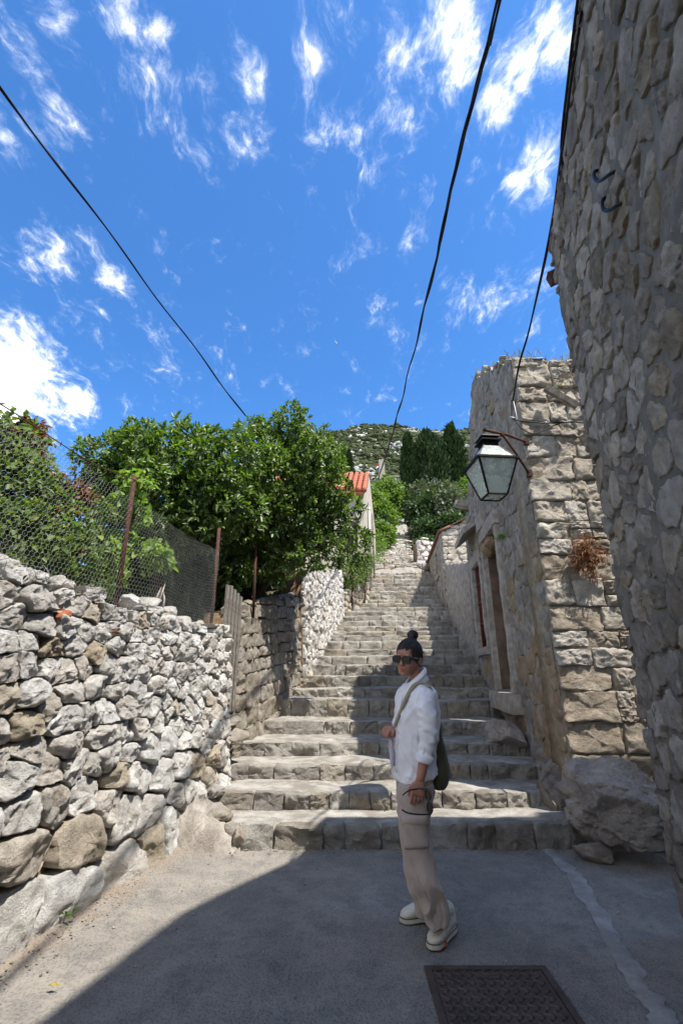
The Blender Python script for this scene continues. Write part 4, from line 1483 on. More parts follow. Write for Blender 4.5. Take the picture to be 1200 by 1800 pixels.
M['ramp'] = stone_mat('rubble_cement', [(.40, .36, .31), (.44, .41, .37)], stain=(.30, .20, .12), stain_amt=.6, dark=(.11, .10, .09), scale=.8, world_pos=True, bump=1.0, dist=.02)
tag(add('rubble_ramp', V, F, M['ramp'], smooth=True), 'sloping mass of rubble and cement at the left end of the first steps', 'ramp')
for k, (x, y, z, h, sd) in enumerate(((-1.02, 4.85, .09, (.12, .07, .10), 31), (-.915, 4.80, .10, (.05, .07, .11), 32), (-1.16, 4.92, .22, (.14, .09, .06), 33), (-1.26, 5.2, .36, (.12, .1, .07), 34), (-1.12, 4.80, .05, (.09, .05, .06), 35))):
    o = rock('bedded_stone', (x, y, z), h, sd, M['step_stone'] if k != 1 else M['warm_block'], 3, .2 * k, .18)
    tag(o, ['grey stone bedded at the foot of the rubble ramp', 'upright brown stone between the ramp and the first step', 'pale flat stone bedded in the middle of the ramp', 'stone bedded at the top of the rubble ramp by the second step', 'low stone at the left toe of the rubble ramp'][k], 'stone')

# ================================================================== lantern on its bracket
def glass_mat():
    m, n = new_mat('frosted_glass')
    p = n.n('ShaderNodeTexCoord').outputs['Object']
    nz = n.noise(p, 9, 3)
    c = n.mix(nz, (.70, .77, .72), (.86, .90, .86))
    n2 = n.noise(p, 5.5, 5, .7)
    c = n.mix(n.rng(n2, .50, .75, 0, .18), c, (.46, .48, .42))
    finish(n, c, n.rng(nz, .3, .7, .18, .40), n.noise(p, 30, 2), .05, .004, .5, Transmission_Weight=.65, IOR=1.2)
    return m


M['glass'] = glass_mat()
LX, LY = 1.595, 4.45
lan = thing('street_lantern', (LX, LY, 3.21), 'black framed glass lantern hanging from a rusty iron bracket', 'lantern')
ZB, ZT, ZR, ZC = 3.215, 3.585, 3.79, 3.93
hb, ht, hr = .10, .205, .075
yaw = R(5)
def lp(x, y, z):
    c, s = math.cos(yaw), math.sin(yaw)
    return np.array([LX + x * c - y * s, LY + x * s + y * c, z])
cor = [(-1, -1), (1, -1), (1, 1), (-1, 1)]
for i in range(4):
    a, b = cor[i], cor[(i + 1) % 4]
    for (z0, h0, z1, h1, nm) in ((ZB, hb, ZT, ht, 'pane'), (ZT, ht, ZR, hr, 'roof_pane')):
        q = [lp(a[0] * h0, a[1] * h0, z0), lp(b[0] * h0, b[1] * h0, z0), lp(b[0] * h1, b[1] * h1, z1), lp(a[0] * h1, a[1] * h1, z1)]
        c = np.mean(q, axis=0)
        q = [c + (p - c) * .97 for p in q]
        inn = [p + (np.array([LX, LY, p[2]]) - p) * .03 for p in q]
        MB().put(np.array(q + inn), [(0, 1, 2, 3), (7, 6, 5, 4), (0, 4, 5, 1), (1, 5, 6, 2), (2, 6, 7, 3), (3, 7, 4, 0)]).build(nm, M['glass'], lan)
MB().box(lp(0, 0, ZB + .004), (hb * .95, hb * .95, .003), Matrix.Rotation(yaw, 3, 'Z')).build('base_pane', M['glass'], lan)
fr = MB()
for i in range(4):
    a, b = cor[i], cor[(i + 1) % 4]
    fr.tube([lp(a[0] * hb, a[1] * hb, ZB), lp(a[0] * ht, a[1] * ht, ZT)], .0125, 4)
    fr.tube([lp(a[0] * hb, a[1] * hb, ZB), lp(b[0] * hb, b[1] * hb, ZB)], .011, 4)
    fr.tube([lp(a[0] * ht * 1.03, a[1] * ht * 1.03, ZT), lp(b[0] * ht * 1.03, b[1] * ht * 1.03, ZT)], .017, 4)
    fr.tube([lp(a[0] * ht, a[1] * ht, ZT), lp(a[0] * hr, a[1] * hr, ZR)], .008, 4)
fr.build('frame', M['iron'], lan)
cp = MB()
for (z0, z1, h0, h1) in ((ZR - .01, ZR + .05, hr * 1.12, hr * 1.0), (ZR + .05, ZR + .065, hr * 1.45, hr * 1.45), (ZR + .065, ZR + .10, hr * .95, hr * .95), (ZR + .10, ZR + .115, hr * 1.35, hr * 1.3), (ZR + .115, ZC, hr * 1.2, .02)):
    q = [lp(a * h0, b * h0, z0) for a, b in cor] + [lp(a * h1, b * h1, z1) for a, b in cor]
    cp.put(np.array(q), [(3, 2, 1, 0), (4, 5, 6, 7)] + [(i, (i + 1) % 4, 4 + (i + 1) % 4, 4 + i) for i in range(4)])
cp.build('cap', M['iron'], lan)
MB().tube([lp(0, 0, ZC - .01), lp(0, 0, ZC + .06)], .006, 6).build('hanger', M['wire'], lan)
MB().tube([lp(0, 0, ZT - .12), lp(0, 0, ZT - .02)], [.035, .03], 10).build('bulb', plain_mat('milk_glass', (.7, .7, .66), .3, .05), lan, smooth=True)
tip = Vector(lp(0, 0, ZC + .075))
root = Vector((2.245, 4.965, 4.14))
br = thing('lamp_bracket', root, 'rusty iron bracket carrying the glass lantern at the corner of the ruin', 'bracket')
MB().tube([root, tip * .5 + root * .5 + Vector((0, 0, .02)), tip, tip + (tip - root).normalized() * .05], .017, 8).build('arm', M['rust'], br, smooth=True)
foot = at(929, 832, 4.97)
knee = root + (tip - root) * .62 + Vector((0, 0, .012))
MB().tube([foot, foot * .5 + knee * .5 + Vector((-.0, 0, .015)), knee], .014, 8).build('strut', M['rust'], br, smooth=True)
for p, nm in ((root, 'wall_plate'), (foot, 'wall_plate')):
    MB().box(tuple(p + Vector((.01, .02, 0))), (.025, .035, .04)).build(nm, M['rust'], br)
MB().box(tuple(knee), (.022, .022, .022)).build('clamp', M['rust'], br)

# ================================================================== cables
def cable(name, pts, r, label, cat='cable', twist=0, group=None, mat=None, slack=.006):
    pts = spline(pts, 14)
    if not twist:
        return tag(MB().tube(pts, r, 6).build(name, mat or M['cable'], None, smooth=True), label, cat, group)
    t = thing(name, pts[0], label, cat, group)
    L = np.concatenate([[0], np.cumsum(np.linalg.norm(np.diff(pts, axis=0), axis=1))])
    s = np.linspace(0, L[-1], max(60, int(L[-1] / .10)))
    P = np.stack([np.interp(s, L, pts[:, k]) for k in range(3)], 1)
    T = np.gradient(P, axis=0)
    T /= np.linalg.norm(T, axis=1)[:, None]
    up = np.cross(T, [1, .2, .1])
    up /= np.linalg.norm(up, axis=1)[:, None]
    sd = np.cross(T, up)
    for k in range(twist):
        a = s * (2.6 + .4 * k) + k * 2 * math.pi / twist
        off = r * 1.25 + slack * np.maximum(0, vn(np.stack([s * 1.1, s * 0 + k * 5, s * 0], 1)))
        MB().tube(P + up * (np.cos(a) * off)[:, None] + sd * (np.sin(a) * off)[:, None], r, 6).build('strand', mat or M['cable'], t, smooth=True)
    return t


def on_x(px, py, X):
    r = cpix(px, py)
    return np.array([0, 0, EYE]) + np.array(r) * (X / r.x)


cable('overhead_cable', [(1.5, -1.5, 7.75)] + [on_x(a, b, 1.5) for a, b in ((876, 0), (862, 60), (830, 180), (800, 300), (745, 545), (690, 760), (664, 843))], .0125, 'thick twisted black overhead cable running up the middle of the sky', 'cable', 3)
A_, B_ = np.array([-3.4, 2.9, 7.0]), np.array(at(445, 750, 9.0))
A_ = np.array([0, 0, EYE]) + np.array(cpix(0, 152)) * (2.9 / cpix(0, 152).y)
cable('overhead_cable', [A_ + (A_ - B_) * .8, A_, A_ * .5 + B_ * .5, B_, B_ + (B_ - A_) * .9], .0105, 'thin black cable slanting across the left of the sky into the orange trees', 'cable', 2, slack=.002)
att = np.array(at(899, 704, 4.93))
cable('overhead_cable', [hp(-1.0, -.03, 5.43), hp(1.0, -.03, 5.42), hp(1.9, -.035, 5.36), hp(2.5, -.05, 5.2), at(975, 345, 3.15), at(956, 462, 3.7), at(931, 580, 4.3), at(912, 640, 4.7), att], .009, 'slack black cable from the eave of the tall house to the corner of the ruin', 'cable', 2, slack=.03)
cable('wall_cable', [att, at(899, 722, 4.93), at(902, 737, 4.92), at(940, 742, 4.92), at(958, 744, 4.92), at(1000, 742, 4.92), at(1050, 744, 4.92)], .008, 'thin black cable clipped across the sunlit blocks of the ruin', 'cable')
cable('wall_cable', [at(902, 735, 4.915), at(915, 752, 4.9), at(935, 762, 4.9), at(955, 757, 4.9), at(975, 747, 4.91), at(995, 742, 4.915), at(1045, 738, 4.92)], .006, 'sagging loop of black cable hanging under the clipped cable on the ruin', 'cable')
for (px, py) in ((900, 705), (902, 737), (958, 745)):
    MB()
ins = thing('cable_clamp', at(901, 720, 4.92), 'pale clamp and insulators holding the cables at the corner of the ruin', 'clamp')
MB().tube([at(895, 733, 4.92), at(906, 736, 4.90)], .012, 8).build('insulator', M['wire'], ins, smooth=True)
MB().tube([at(956, 742, 4.93), at(961, 744, 4.90)], .017, 8).build('insulator', M['wire'], ins, smooth=True)
MB().tube([at(902, 706, 4.93), at(908, 735, 4.93), at(897, 760, 4.90)], .006, 6).build('strap', M['wire'], ins, smooth=True)

# ================================================================== wire fence on the dry-stone wall
def fa(Y, z, off=0.0):
    """Point on the fence line along the wall top."""
    return np.array([-2.738 + .23 * Y - .035 + off, Y, z])
fence = thing('wire_fence', tuple(fa(3.86, 2.0)), 'chicken wire fence on rusty iron posts along the top of the dry stone wall', 'fence')
posts = [(1.55, 0, 0), (3.86, -.005, .0), (5.45, .02, .0)]
for (Y, lean, dd) in posts:
    b, t = fa(Y, 1.86), fa(Y + lean, 3.19)
    t[0] -= .02
    MB().tube([b, b * .5 + t * .5, t], .021, 10).build('post', M['rust'], fence, smooth=True)
def netting(p0, p1, z0a, z0b, z1a, z1b, cell, r):
    """Hexagon netting between two posts; strands as fine tubes."""
    L = np.linalg.norm(np.array(p1) - np.array(p0))
    cw = cell
    ch = cell * .88
    nx_, nz_ = int(L / cw), int(max(z1a - z0a, z1b - z0b) / ch)
    segs = []
    def P(u, v):
        t = u / L
        z0, z1 = z0a + (z0b - z0a) * t, z1a + (z1b - z1a) * t
        if v > z1 - z0 + .01:
            return None
        q = np.array(p0) + (np.array(p1) - np.array(p0)) * t
        q = q + np.array([1, -.23, 0]) * (.035 * vn([[u * 2.2, v * 2.5, 1]])[0] + .012 * vn([[u * 9, v * 9, 2]])[0])
        q[2] = z0 + v + .022 * vn([[u * 3, v * 2, 5]])[0]
        return q
    for j in range(nz_):
        for i in range(nx_):
            u = (i + .5 * (j % 2)) * cw
            v = j * ch
            a, b, c, d = P(u, v), P(u + cw / 2, v + ch * .36), P(u + cw, v), P(u + cw / 2, v + ch)
            if a is not None and b is not None and c is not None:
                segs += [(a, b), (b, c)]
            if b is not None and d is not None:
                segs.append((b, d))
    S_ = np.array(segs)
    A, B = S_[:, 0], S_[:, 1]
    T = B - A
    T /= np.linalg.norm(T, axis=1)[:, None] + 1e-9
    n1 = np.cross(T, [.31, .2, .93])
    n1 /= np.linalg.norm(n1, axis=1)[:, None]
    n2 = np.cross(T, n1)
    m = len(A)
    V = np.zeros((m, 6, 3))
    for k in range(3):
        a = 2 * math.pi * k / 3
        o = (n1 * math.cos(a) + n2 * math.sin(a)) * r
        V[:, k], V[:, 3 + k] = A + o, B + o
    base = np.arange(m)[:, None, None] * 6
    F = (base + np.array([(0, 1, 4, 3), (1, 2, 5, 4), (2, 0, 3, 5)])[None]).reshape(-1, 4)
    return V.reshape(-1, 3), F
for (ya, yb, za, zb, ta, tb) in ((1.55, 3.86, 2.03, 1.99, 3.08, 2.98), (3.86, 5.45, 1.99, 1.97, 2.95, 2.86)):
    V, F = netting(fa(ya, 0, .02), fa(yb, 0, .02), za, zb, ta, tb, .036, .0009)
    add('netting', V, F, M['wire'], fence, smooth=False)
# a second loose layer hanging behind the first panel, up to the barbed strand
V, F = netting(fa(1.55, 0, -.05), fa(3.5, 0, -.05), 2.9, 2.9, 3.12, 3.08, .05, .0007)
add('netting', V, F, M['wire'], fence, smooth=False)
bw = spline([fa(1.2, 3.16), fa(2.5, 3.12), fa(3.3, 3.08), fa(3.85, 3.15)], 10)
mb = MB().tube(bw, .0042, 5)
for i in range(2, len(bw), 2):
    for k in range(3):
        a = random.Random(i * 7 + k).uniform(0, 6.28)
        d = np.array([math.cos(a) * .3, math.sin(a) * .2, math.sin(a)]) * .018
        mb.tube([bw[i] - d, bw[i] + d], .0032, 4)
mb.build('barbed_wire', M['rust'], fence)

# iron posts on the walls further up
for k, (px, y0, y1, Y, lab) in enumerate(((446, 1068, 985, 6.75, 'thin rusty post on the shaded garden wall behind the slatted gate'), (533, 1040, 985, 9.5, 'reddish iron post at the near end of the sunlit rubble wall'), (557, 1022, 985, 10.6, 'reddish iron post standing further along the sunlit rubble wall'))):
    a, b = at(px, y0, Y), at(px + 2, y1, Y)
    b.z = a.z + .95
    tag(MB().tube([a - Vector((0, 0, .15)), b], .022, 8).build('fence_post', M['rust'], None, smooth=True), lab, 'post', 'iron posts on the upper garden walls')

# ================================================================== slatted gate between the two garden walls
gate = thing('garden_gate', (-1.33, 5.95, .95), 'weathered grey gate of upright slats between the two garden walls', 'gate')
for k in range(5):
    Y = 5.79 + k * .098
    x = -1.445 + .23 * (Y - 5.8)
    zt = 2.55 - .012 * k - .02 * abs(k - 1)
    mb = MB().box((x, Y, .5 * (1.02 + zt)), (.010, .036, .5 * (zt - 1.02)), Matrix.Rotation(-R(13), 3, 'Z'))
    mb.build('slat', M['grey_wood'], gate)
for z in (1.25, 2.2):
    MB().box((-1.445 + .23 * .2 - .032, 6.0, z), (.014, .24, .035), Matrix.Rotation(-R(13), 3, 'Z')).build('rail', M['grey_wood'], gate)
for (x, y, z, h) in ((-1.36, 5.98, .93, (.17, .26, .06)), (-1.25, 5.95, .78, (.15, .25, .08))):
    o = rock('gate_step', (x, y, z), h, int(z * 100), M['shade_wall_stone'], 3, -.2, .1)
    tag(o, 'upper stone step under the slatted gate' if z > .85 else 'lower stone step under the slatted gate', 'stone step')
# stones of the gate side, in shade at the end of the dry-stone wall
mb = MB()

# ================================================================== iron manhole cover
def cast_mat():
    m, n = new_mat('rusty_cast_iron')
    p = n.n('ShaderNodeTexCoord').outputs['Object']
    a = n.noise(p, 7, 6, .65)
    c = n.mix(n.rng(a, .35, .65), (.060, .042, .034), (.105, .074, .058))
    c = n.mix(n.rng(n.noise(p, 40, 5, .7), .5, .7, 0, .6), c, (.13, .11, .09))
    finish(n, c, .62, n.noise(p, 120, 5, .7), .35, .002, .5, Metallic=.35)
    return m


M['cast'] = cast_mat()
mh = thing('manhole_cover', (.765, 2.79, 0), 'square rusty cast iron manhole cover with a wavy tread pattern', 'manhole cover')
mb = MB()
for (cx, cy, hx, hy) in ((.765, 3.085, .325, .018), (.765, 2.495, .325, .018), (.457, 2.79, .017, .277), (1.073, 2.79, .017, .277)):
    mb.box((cx, cy, -.012), (hx, hy, .020))
mb.build('frame', M['cast'], mh)
MB().box((.765, 2.79, -.014), (.286, .272, .018)).build('plate', M['cast'], mh)
rb = MB()
for i in range(11):
    for j in range(9):
        x0 = .505 + i * .050 + (.0 if j % 2 == 0 else .0)
        y0 = 2.535 + j * .060
        if x0 > 1.03:
            continue
        sg = 1 if (i + j) % 2 == 0 else 1
        pts_ = [(x0 + .021 * math.sin(2 * math.pi * t) * sg, y0 + .052 * t - .004, .0045) for t in np.linspace(0, 1, 9)]
        v_, f_ = tube_mesh(pts_, .0085, 6)
        v_[:, 2] = .0035 + (v_[:, 2] - .0045) * .62
        rb.put(v_, f_)
tag(rb.build('tread_ribs', M['cast'], mh, smooth=True), kind='stuff')
MB().box((.765, 3.005, .006), (.05, .014, .004)).build('lifting_bar', M['cast'], mh)

# ================================================================== up the hill: houses, fort, sign, flag
hs = thing('red_roof_house', (0, 18, 4.5), 'cream house with a red tiled roof half hidden by the orange tree', 'house')
M['cream'] = plain_mat('cream_plaster', (.52, .47, .38), .9, .08, 3, .3, .01, col2=(.44, .39, .31))
fx0, fx1, fy0, fy1 = -4.0, .83, 15.8, 20.5
zt = at(640, 868, 15.8).z
rid = zt + 1.75
ymid = .5 * (fy0 + fy1)
mb = MB()
def hx(y):
    return fx1 + .16 * (y - fy0)
mb.put([(fx0, fy0, 2.5), (fx1, fy0, 2.5), (hx(fy1), fy1, 2.5), (fx0, fy1, 2.5), (fx0, fy0, zt), (fx1, fy0, zt), (hx(fy1), fy1, zt), (fx0, fy1, zt), (hx(ymid), ymid, rid), (fx0, ymid, rid)],
       [(0, 1, 5, 4), (1, 2, 6, 8, 5), (2, 3, 7, 6), (3, 0, 4, 9, 7)])
mb.build('wall', M['cream'], hs)
mb = MB()
mb.put([(fx0 - .1, fy0 - .25, zt - .02), (fx1 - .03, fy0 - .25, zt - .02), (hx(ymid) - .03, ymid, rid + .06), (fx0 - .1, ymid, rid + .06), (hx(fy1) - .03, fy1 + .2, zt), (fx0 - .1, fy1 + .2, zt),
        (fx0 - .1, fy0 - .25, zt - .12), (fx1 - .03, fy0 - .25, zt - .12), (hx(ymid) - .03, ymid, rid - .04), (fx0 - .1, ymid, rid - .04)], [(0, 1, 2, 3), (3, 2, 4, 5), (7, 6, 9, 8), (6, 7, 1, 0), (7, 8, 2, 1)])
rf_ = mb.build('roof', M['tile'], hs)
for k in range(24):
    t = k / 23
    a = np.array([fx0 + (fx1 - fx0) * t, fy0 - .28, zt + .03])
    b = np.array([fx0 + (hx(ymid) - .1 - fx0) * t, ymid, rid + .10])
    mb = MB()
    for q in range(7):
        p, p2 = a + (b - a) * q / 7, a + (b - a) * (q + 1.1) / 7
        mb.tube([p, p2 + [0, 0, .02]], [.105, .085], 7)
    mb.build('tile_row', M['tile'], hs, smooth=True)
pd = at(655, 960, 17.2)
MB().tube([(hx(17.0) + .07, 17.0, 4.4), (hx(17.0) + .07, 17.0, zt - .1)], .05, 8).build('drainpipe', M['wire'], hs, smooth=True)
MB().tube([(hx(18.6) + .07, 18.6, 4.6), (hx(18.6) + .07, 18.6, zt + .2)], .04, 8).build('drainpipe', M['grey_wood'], hs, smooth=True)
MB().box((fx1 - .55, fy0 - .02, zt - 1.6), (.3, .03, .5)).build('shutter', M['dark_wood'], hs)

# stone retaining wall, left side of the upper steps
SU = wall_map((.10, 14.05, 0), unit(.85, 1.75), (unit(.85, 1.75)[1], -unit(.85, 1.75)[0], 0))
uw = thing('retaining_wall', (.5, 15, 3.4), 'low stone retaining wall between the rubble wall and the cream house', 'wall')
topU = lambda u: 3.75 + .42 * u
core_wall('wall_core', SU, 0, 1.95, lambda u: 2.8 + .3 * u, topU, M['render'], uw, face=-.03, nu=12, nv=6)
pts, wts = rubble_points(random.Random(91), 0, 1.95, 2.9, 4.8, lambda u, v: .22, chip=.0)
lay_stones(clip_cells(power_cells(pts, wts, (0, 2.8, 1.95, 5)), topU), SU, uw, lambda u, v, r: M['tan_stone'], 91, lambda u, v, A: dict(proud=.05, depth=.08, gap=.012, n=14, rings=(.95, .75, .4), facets=2, soft=1))

sg = thing('info_sign', tuple(at(742, 1025, 18.6)), 'small white sign board on a thin post beside the upper steps', 'sign')
c = at(740, 988, 18.6)
MB().tube([at(742, 1030, 18.6), at(742, 984, 18.6)], .018, 6).build('post', M['rust'], sg, smooth=True)
MB().box(tuple(c + Vector((0, -.02, 0))), (.17, .012, .065)).build('board', plain_mat('white_board', (.75, .75, .74), .6, .05), sg)

ft = thing('fort_wall', tuple(at(695, 862, 80)), 'grey stone fort wall with a dark archway high on the slope', 'wall')
mb = MB()
zt_, zb_ = at(700, 839, 80).z, at(700, 875, 80).z
def fpx(px):
    return at(px, 850, 80).x
ax0, ax1, axm = fpx(693), fpx(712), fpx(702)
n_ = 10
arch = [(axm - (axm - ax0) * math.cos(math.pi * k / n_), zt_ - 1.3 - 1.1 + 1.1 * math.sin(math.pi * k / n_)) for k in range(n_ + 1)]
outline = [(fpx(668), zb_), (ax0, zb_)] + arch + [(ax1, zb_), (fpx(760), zb_), (fpx(760), zt_), (fpx(668), zt_)]
k_ = len(outline)
mb.put([(x, 80, z) for x, z in outline] + [(x, 82.5, z) for x, z in outline], [tuple(range(k_))] + [(i, (i + 1) % k_, k_ + (i + 1) % k_, k_ + i) for i in range(k_)])
mb.build('wall', M['render'], ft)
mb = MB()
mb.put([(ax0 - .3, 82.4, zb_), (ax1 + .3, 82.4, zb_), (ax1 + .3, 82.4, zt_), (ax0 - .3, 82.4, zt_)], [(0, 1, 2, 3)])
mb.build('arch_back', M['dark_wood'], ft)
MB().box((.5 * (fpx(668) + fpx(760)), 81.2, zt_ + .12), (.5 * (fpx(760) - fpx(668)) + .2, 1.5, .11)).build('coping', M['frame_stone'], ft)
MB().box((fpx(671), 79.8, zt_ + .8), (.55, .6, 2.6)).build('pier', M['frame_stone'], ft)
fl = thing('flagpole', tuple(at(671, 836, 79.8)), 'flagpole on the fort with a red, white and blue flag', 'flag')
a, b = at(671, 840, 79.5), at(671.5, 814, 79.5)
MB().tube([a, b], .10, 6).build('pole', M['wire'], fl, smooth=True)
fcol = [(.55, .02, .025), (.75, .75, .74), (.03, .05, .28)]
for k in range(3):
    m_ = plain_mat('flag_cloth', fcol[k], .8, .05)
    rows = []
    for i in range(9):
        t = i / 8
        x = b.x - .1 - 1.15 * t
        y = 79.4 + .16 * math.sin(t * 6)
        for dz in (0, 1):
            rows.append((x, y, b.z - .1 - (k + dz) * .36 - .55 * t * t))
    F = [(2 * i, 2 * i + 1, 2 * i + 3, 2 * i + 2) for i in range(8)]
    add(['red_stripe', 'white_stripe', 'blue_stripe'][k], rows, F, m_, fl)

# ================================================================== a gull overhead
bp = at(590, 602, 34)
bird = MB()
Lw = .42
body = spline([(-.20, 0, 0), (-.12, 0, .01), (0, 0, .015), (.10, 0, .01), (.18, 0, .0)], 4)
br_ = np.interp(np.linspace(0, 1, len(body)), [0, .25, .5, .8, 1], [.012, .045, .055, .035, .008])
v_, f_ = tube_mesh(body, list(br_), 8)
rotb = Matrix.Rotation(R(62), 3, 'Y') @ Matrix.Rotation(R(15), 3, 'X')
def bb(v):
    return np.array(v) @ np.array(rotb).T + np.array(bp)
bird_o = add('gull', bb(v_), f_, plain_mat('gull_white', (.72, .70, .62), .8, .05))
tag(bird_o, 'small pale gull gliding in the open blue sky', 'bird')
for s in (-1, 1):
    w0 = [(.06, .03 * s, .02), (-.06, .03 * s, .02), (-.03, .22 * s, .09), (.06, .22 * s, .095), (-.10, .46 * s, .05), (-.03, .46 * s, .055)]
    w0 = w0 + [(x, y, z - .014) for x, y, z in w0]
    F = [(0, 3, 2, 1), (3, 5, 4, 2), (6, 7, 8, 9), (9, 8, 10, 11), (0, 6, 9, 3), (3, 9, 11, 5), (1, 2, 8, 7), (2, 4, 10, 8), (4, 5, 11, 10)]
    add('wing', bb(w0), F, plain_mat('gull_wing_shading', (.50, .48, .42) if s > 0 else (.68, .62, .40), .8, .05), bird_o)  # light painted in: one wing pale as if sunlit, the other grey

# ================================================================== plants
def leaf_cloud(pos, out, size, asp, seed, droop=.25, spread=.9, fold=.25):
    """One folded four-corner leaf for each position; out = direction of its twig."""
    rs = np.random.RandomState(seed)
    n = len(pos)
    d = out + rs.normal(0, spread, (n, 3))
    d[:, 2] -= droop
    d /= np.linalg.norm(d, axis=1)[:, None] + 1e-9
    # blades turn their face towards the light and outwards
    up = out * .7 + np.array([.25, -.25, .9]) + rs.normal(0, .55, (n, 3))
    sd = np.cross(d, up)
    sd /= np.linalg.norm(sd, axis=1)[:, None] + 1e-9
    nn = np.cross(sd, d)
    L = size * rs.uniform(.65, 1.25, n)[:, None]
    Wd = L * asp * rs.uniform(.8, 1.2, (n, 1))
    V = np.zeros((n, 6, 3))
    V[:, 0] = pos
    V[:, 1] = pos + d * L * .38 + sd * Wd * .5 + nn * Wd * fold
    V[:, 2] = pos + d * L * .72 + sd * Wd * .38 + nn * Wd * fold * .6 - nn * L * .06
    V[:, 3] = pos + d * L - nn * L * .16
    V[:, 4] = pos + d * L * .72 - sd * Wd * .38 + nn * Wd * fold * .6 - nn * L * .06
    V[:, 5] = pos + d * L * .38 - sd * Wd * .5 + nn * Wd * fold
    F = np.arange(n)[:, None, None] * 6 + np.array([(0, 1, 2, 3), (0, 3, 4, 5)])[None]
    return V.reshape(-1, 3), F.reshape(-1, 4)


def quad_cloud(pos, out, size, asp, seed, droop=.2, spread=.9):
    rs = np.random.RandomState(seed)
    n = len(pos)
    d = out + rs.normal(0, spread, (n, 3))
    d[:, 2] -= droop
    d /= np.linalg.norm(d, axis=1)[:, None] + 1e-9
    up = out * .7 + np.array([.2, -.2, .8]) + rs.normal(0, .6, (n, 3))
    sd = np.cross(d, up)
    sd /= np.linalg.norm(sd, axis=1)[:, None] + 1e-9
    L = size * rs.uniform(.6, 1.3, n)[:, None]
    Wd = L * asp
    V = np.zeros((n, 4, 3))
    V[:, 0] = pos
    V[:, 1] = pos + d * L * .5 + sd * Wd * .5
    V[:, 2] = pos + d * L
    V[:, 3] = pos + d * L * .5 - sd * Wd * .5
    F = np.arange(n)[:, None] * 4 + np.array([0, 1, 2, 3])[None]
    return V.reshape(-1, 3), F


def clump_points(clumps, n, seed, shell=.55, up_bias=.15):
    """Twig ends spread through the outer part of overlapping clumps."""
    rs = np.random.RandomState(seed)
    C = np.array([c[:3] for c in clumps], float)
    Rr = np.array([(c[3:6] if len(c) >= 6 else (c[3],) * 3) for c in clumps], float)
    wgt = (Rr.prod(1)) ** (2 / 3)
    k = rs.choice(len(clumps), n, p=wgt / wgt.sum())
    d = rs.normal(0, 1, (n, 3))
    d[:, 2] += up_bias
    d /= np.linalg.norm(d, axis=1)[:, None]
    r = rs.uniform(shell, 1.0, n) ** .7
    return C[k] + d * Rr[k] * r[:, None], d


def sub_clumps(centre, radii, n, seed, sub=.36, lo=.5, hi=.92):
    rs = np.random.RandomState(seed)
    out = []
    # spread evenly round the ellipsoid
    for i in range(n):
        z = 1 - 2 * (i + .5) / n
        a = i * 2.39996 + rs.uniform(-.4, .4)
        q = math.sqrt(max(0, 1 - z * z))
        d = np.array([q * math.cos(a), q * math.sin(a), z]) + rs.normal(0, .12, 3)
        p = np.array(centre) + d * np.array(radii) * rs.uniform(lo, hi)
        s = sub * rs.uniform(.7, 1.25)
        out.append((*p, *(np.array(radii) * s)))
    return out


def twig_leaves(clumps, n_twigs, per, size, asp, seed, fine=True, jitter=.05, **kw):
    P, D = clump_points(clumps, n_twigs, seed, kw.pop('shell', .55))
    rs = np.random.RandomState(seed + 1)
    P = np.repeat(P, per, 0) + rs.normal(0, jitter, (n_twigs * per, 3))
    D = np.repeat(D, per, 0)
    return (leaf_cloud if fine else quad_cloud)(P, D, size, asp, seed + 2, **kw)


def limbs(base, tips, r0, seed, mat, parent, name='trunk', fork=None):
    """Trunk with limbs bending out to the tips, one part."""
    rs = np.random.RandomState(seed)
    base = np.array(base, float)
    fork = np.array(fork if fork is not None else base + [0, 0, 1.0])
    mb = MB()
    mid = .5 * (base + fork) + rs.normal(0, .03, 3)
    mb.tube(spline([base, mid, fork], 5), list(np.linspace(r0 * 1.25, r0 * .85, 11)), 8)
    for t in tips:
        t = np.array(t, float)
        m = .5 * (fork + t) + rs.normal(0, .10, 3) + [0, 0, .08]
        mb.tube(spline([fork, m, t], 5), list(np.linspace(r0 * .55, r0 * .12, 11)), 6)
        for q in range(3):
            e = t + rs.normal(0, .28, 3)
            s = m + (t - m) * rs.uniform(.1, .7)
            mb.tube([s, .5 * (s + e) + rs.normal(0, .05, 3), e], [r0 * .2, r0 * .13, r0 * .06], 5)
    return mb.build(name, mat, parent, smooth=True)


M['citrus'] = leaf_mat('citrus_leaf', [(.050, .088, .018), (.074, .125, .025), (.100, .158, .034), (.058, .102, .020), (.130, .190, .045), (.165, .22, .06)], .45, .28, .62)
M['citrus_new'] = leaf_mat('young_citrus_leaf', [(.16, .25, .05), (.20, .28, .06), (.12, .21, .04)], .38, .28)
M['rose_leaf'] = leaf_mat('rose_leaf', [(.065, .11, .025), (.095, .145, .034), (.14, .19, .048), (.075, .12, .028), (.18, .22, .06)], .5, .28, .35)
M['rose_red'] = leaf_mat('red_rose_shoot', [(.17, .055, .030), (.12, .045, .028), (.20, .085, .040), (.13, .09, .035)], .5, .22, .35)
M['vine_leaf'] = leaf_mat('pale_vine_leaf', [(.15, .23, .045), (.20, .28, .06), (.12, .20, .04), (.24, .30, .075)], .5, .32, .3)
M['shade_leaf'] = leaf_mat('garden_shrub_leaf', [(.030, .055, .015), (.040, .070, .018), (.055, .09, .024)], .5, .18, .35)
M['cypress'] = leaf_mat('cypress_spray', [(.014, .030, .010), (.024, .046, .014), (.044, .072, .022)], .7, .08, .2)
M['fig_leaf'] = leaf_mat('light_green_leaf', [(.10, .165, .030), (.13, .20, .038), (.085, .14, .028), (.16, .22, .05)], .55, .28, .3)
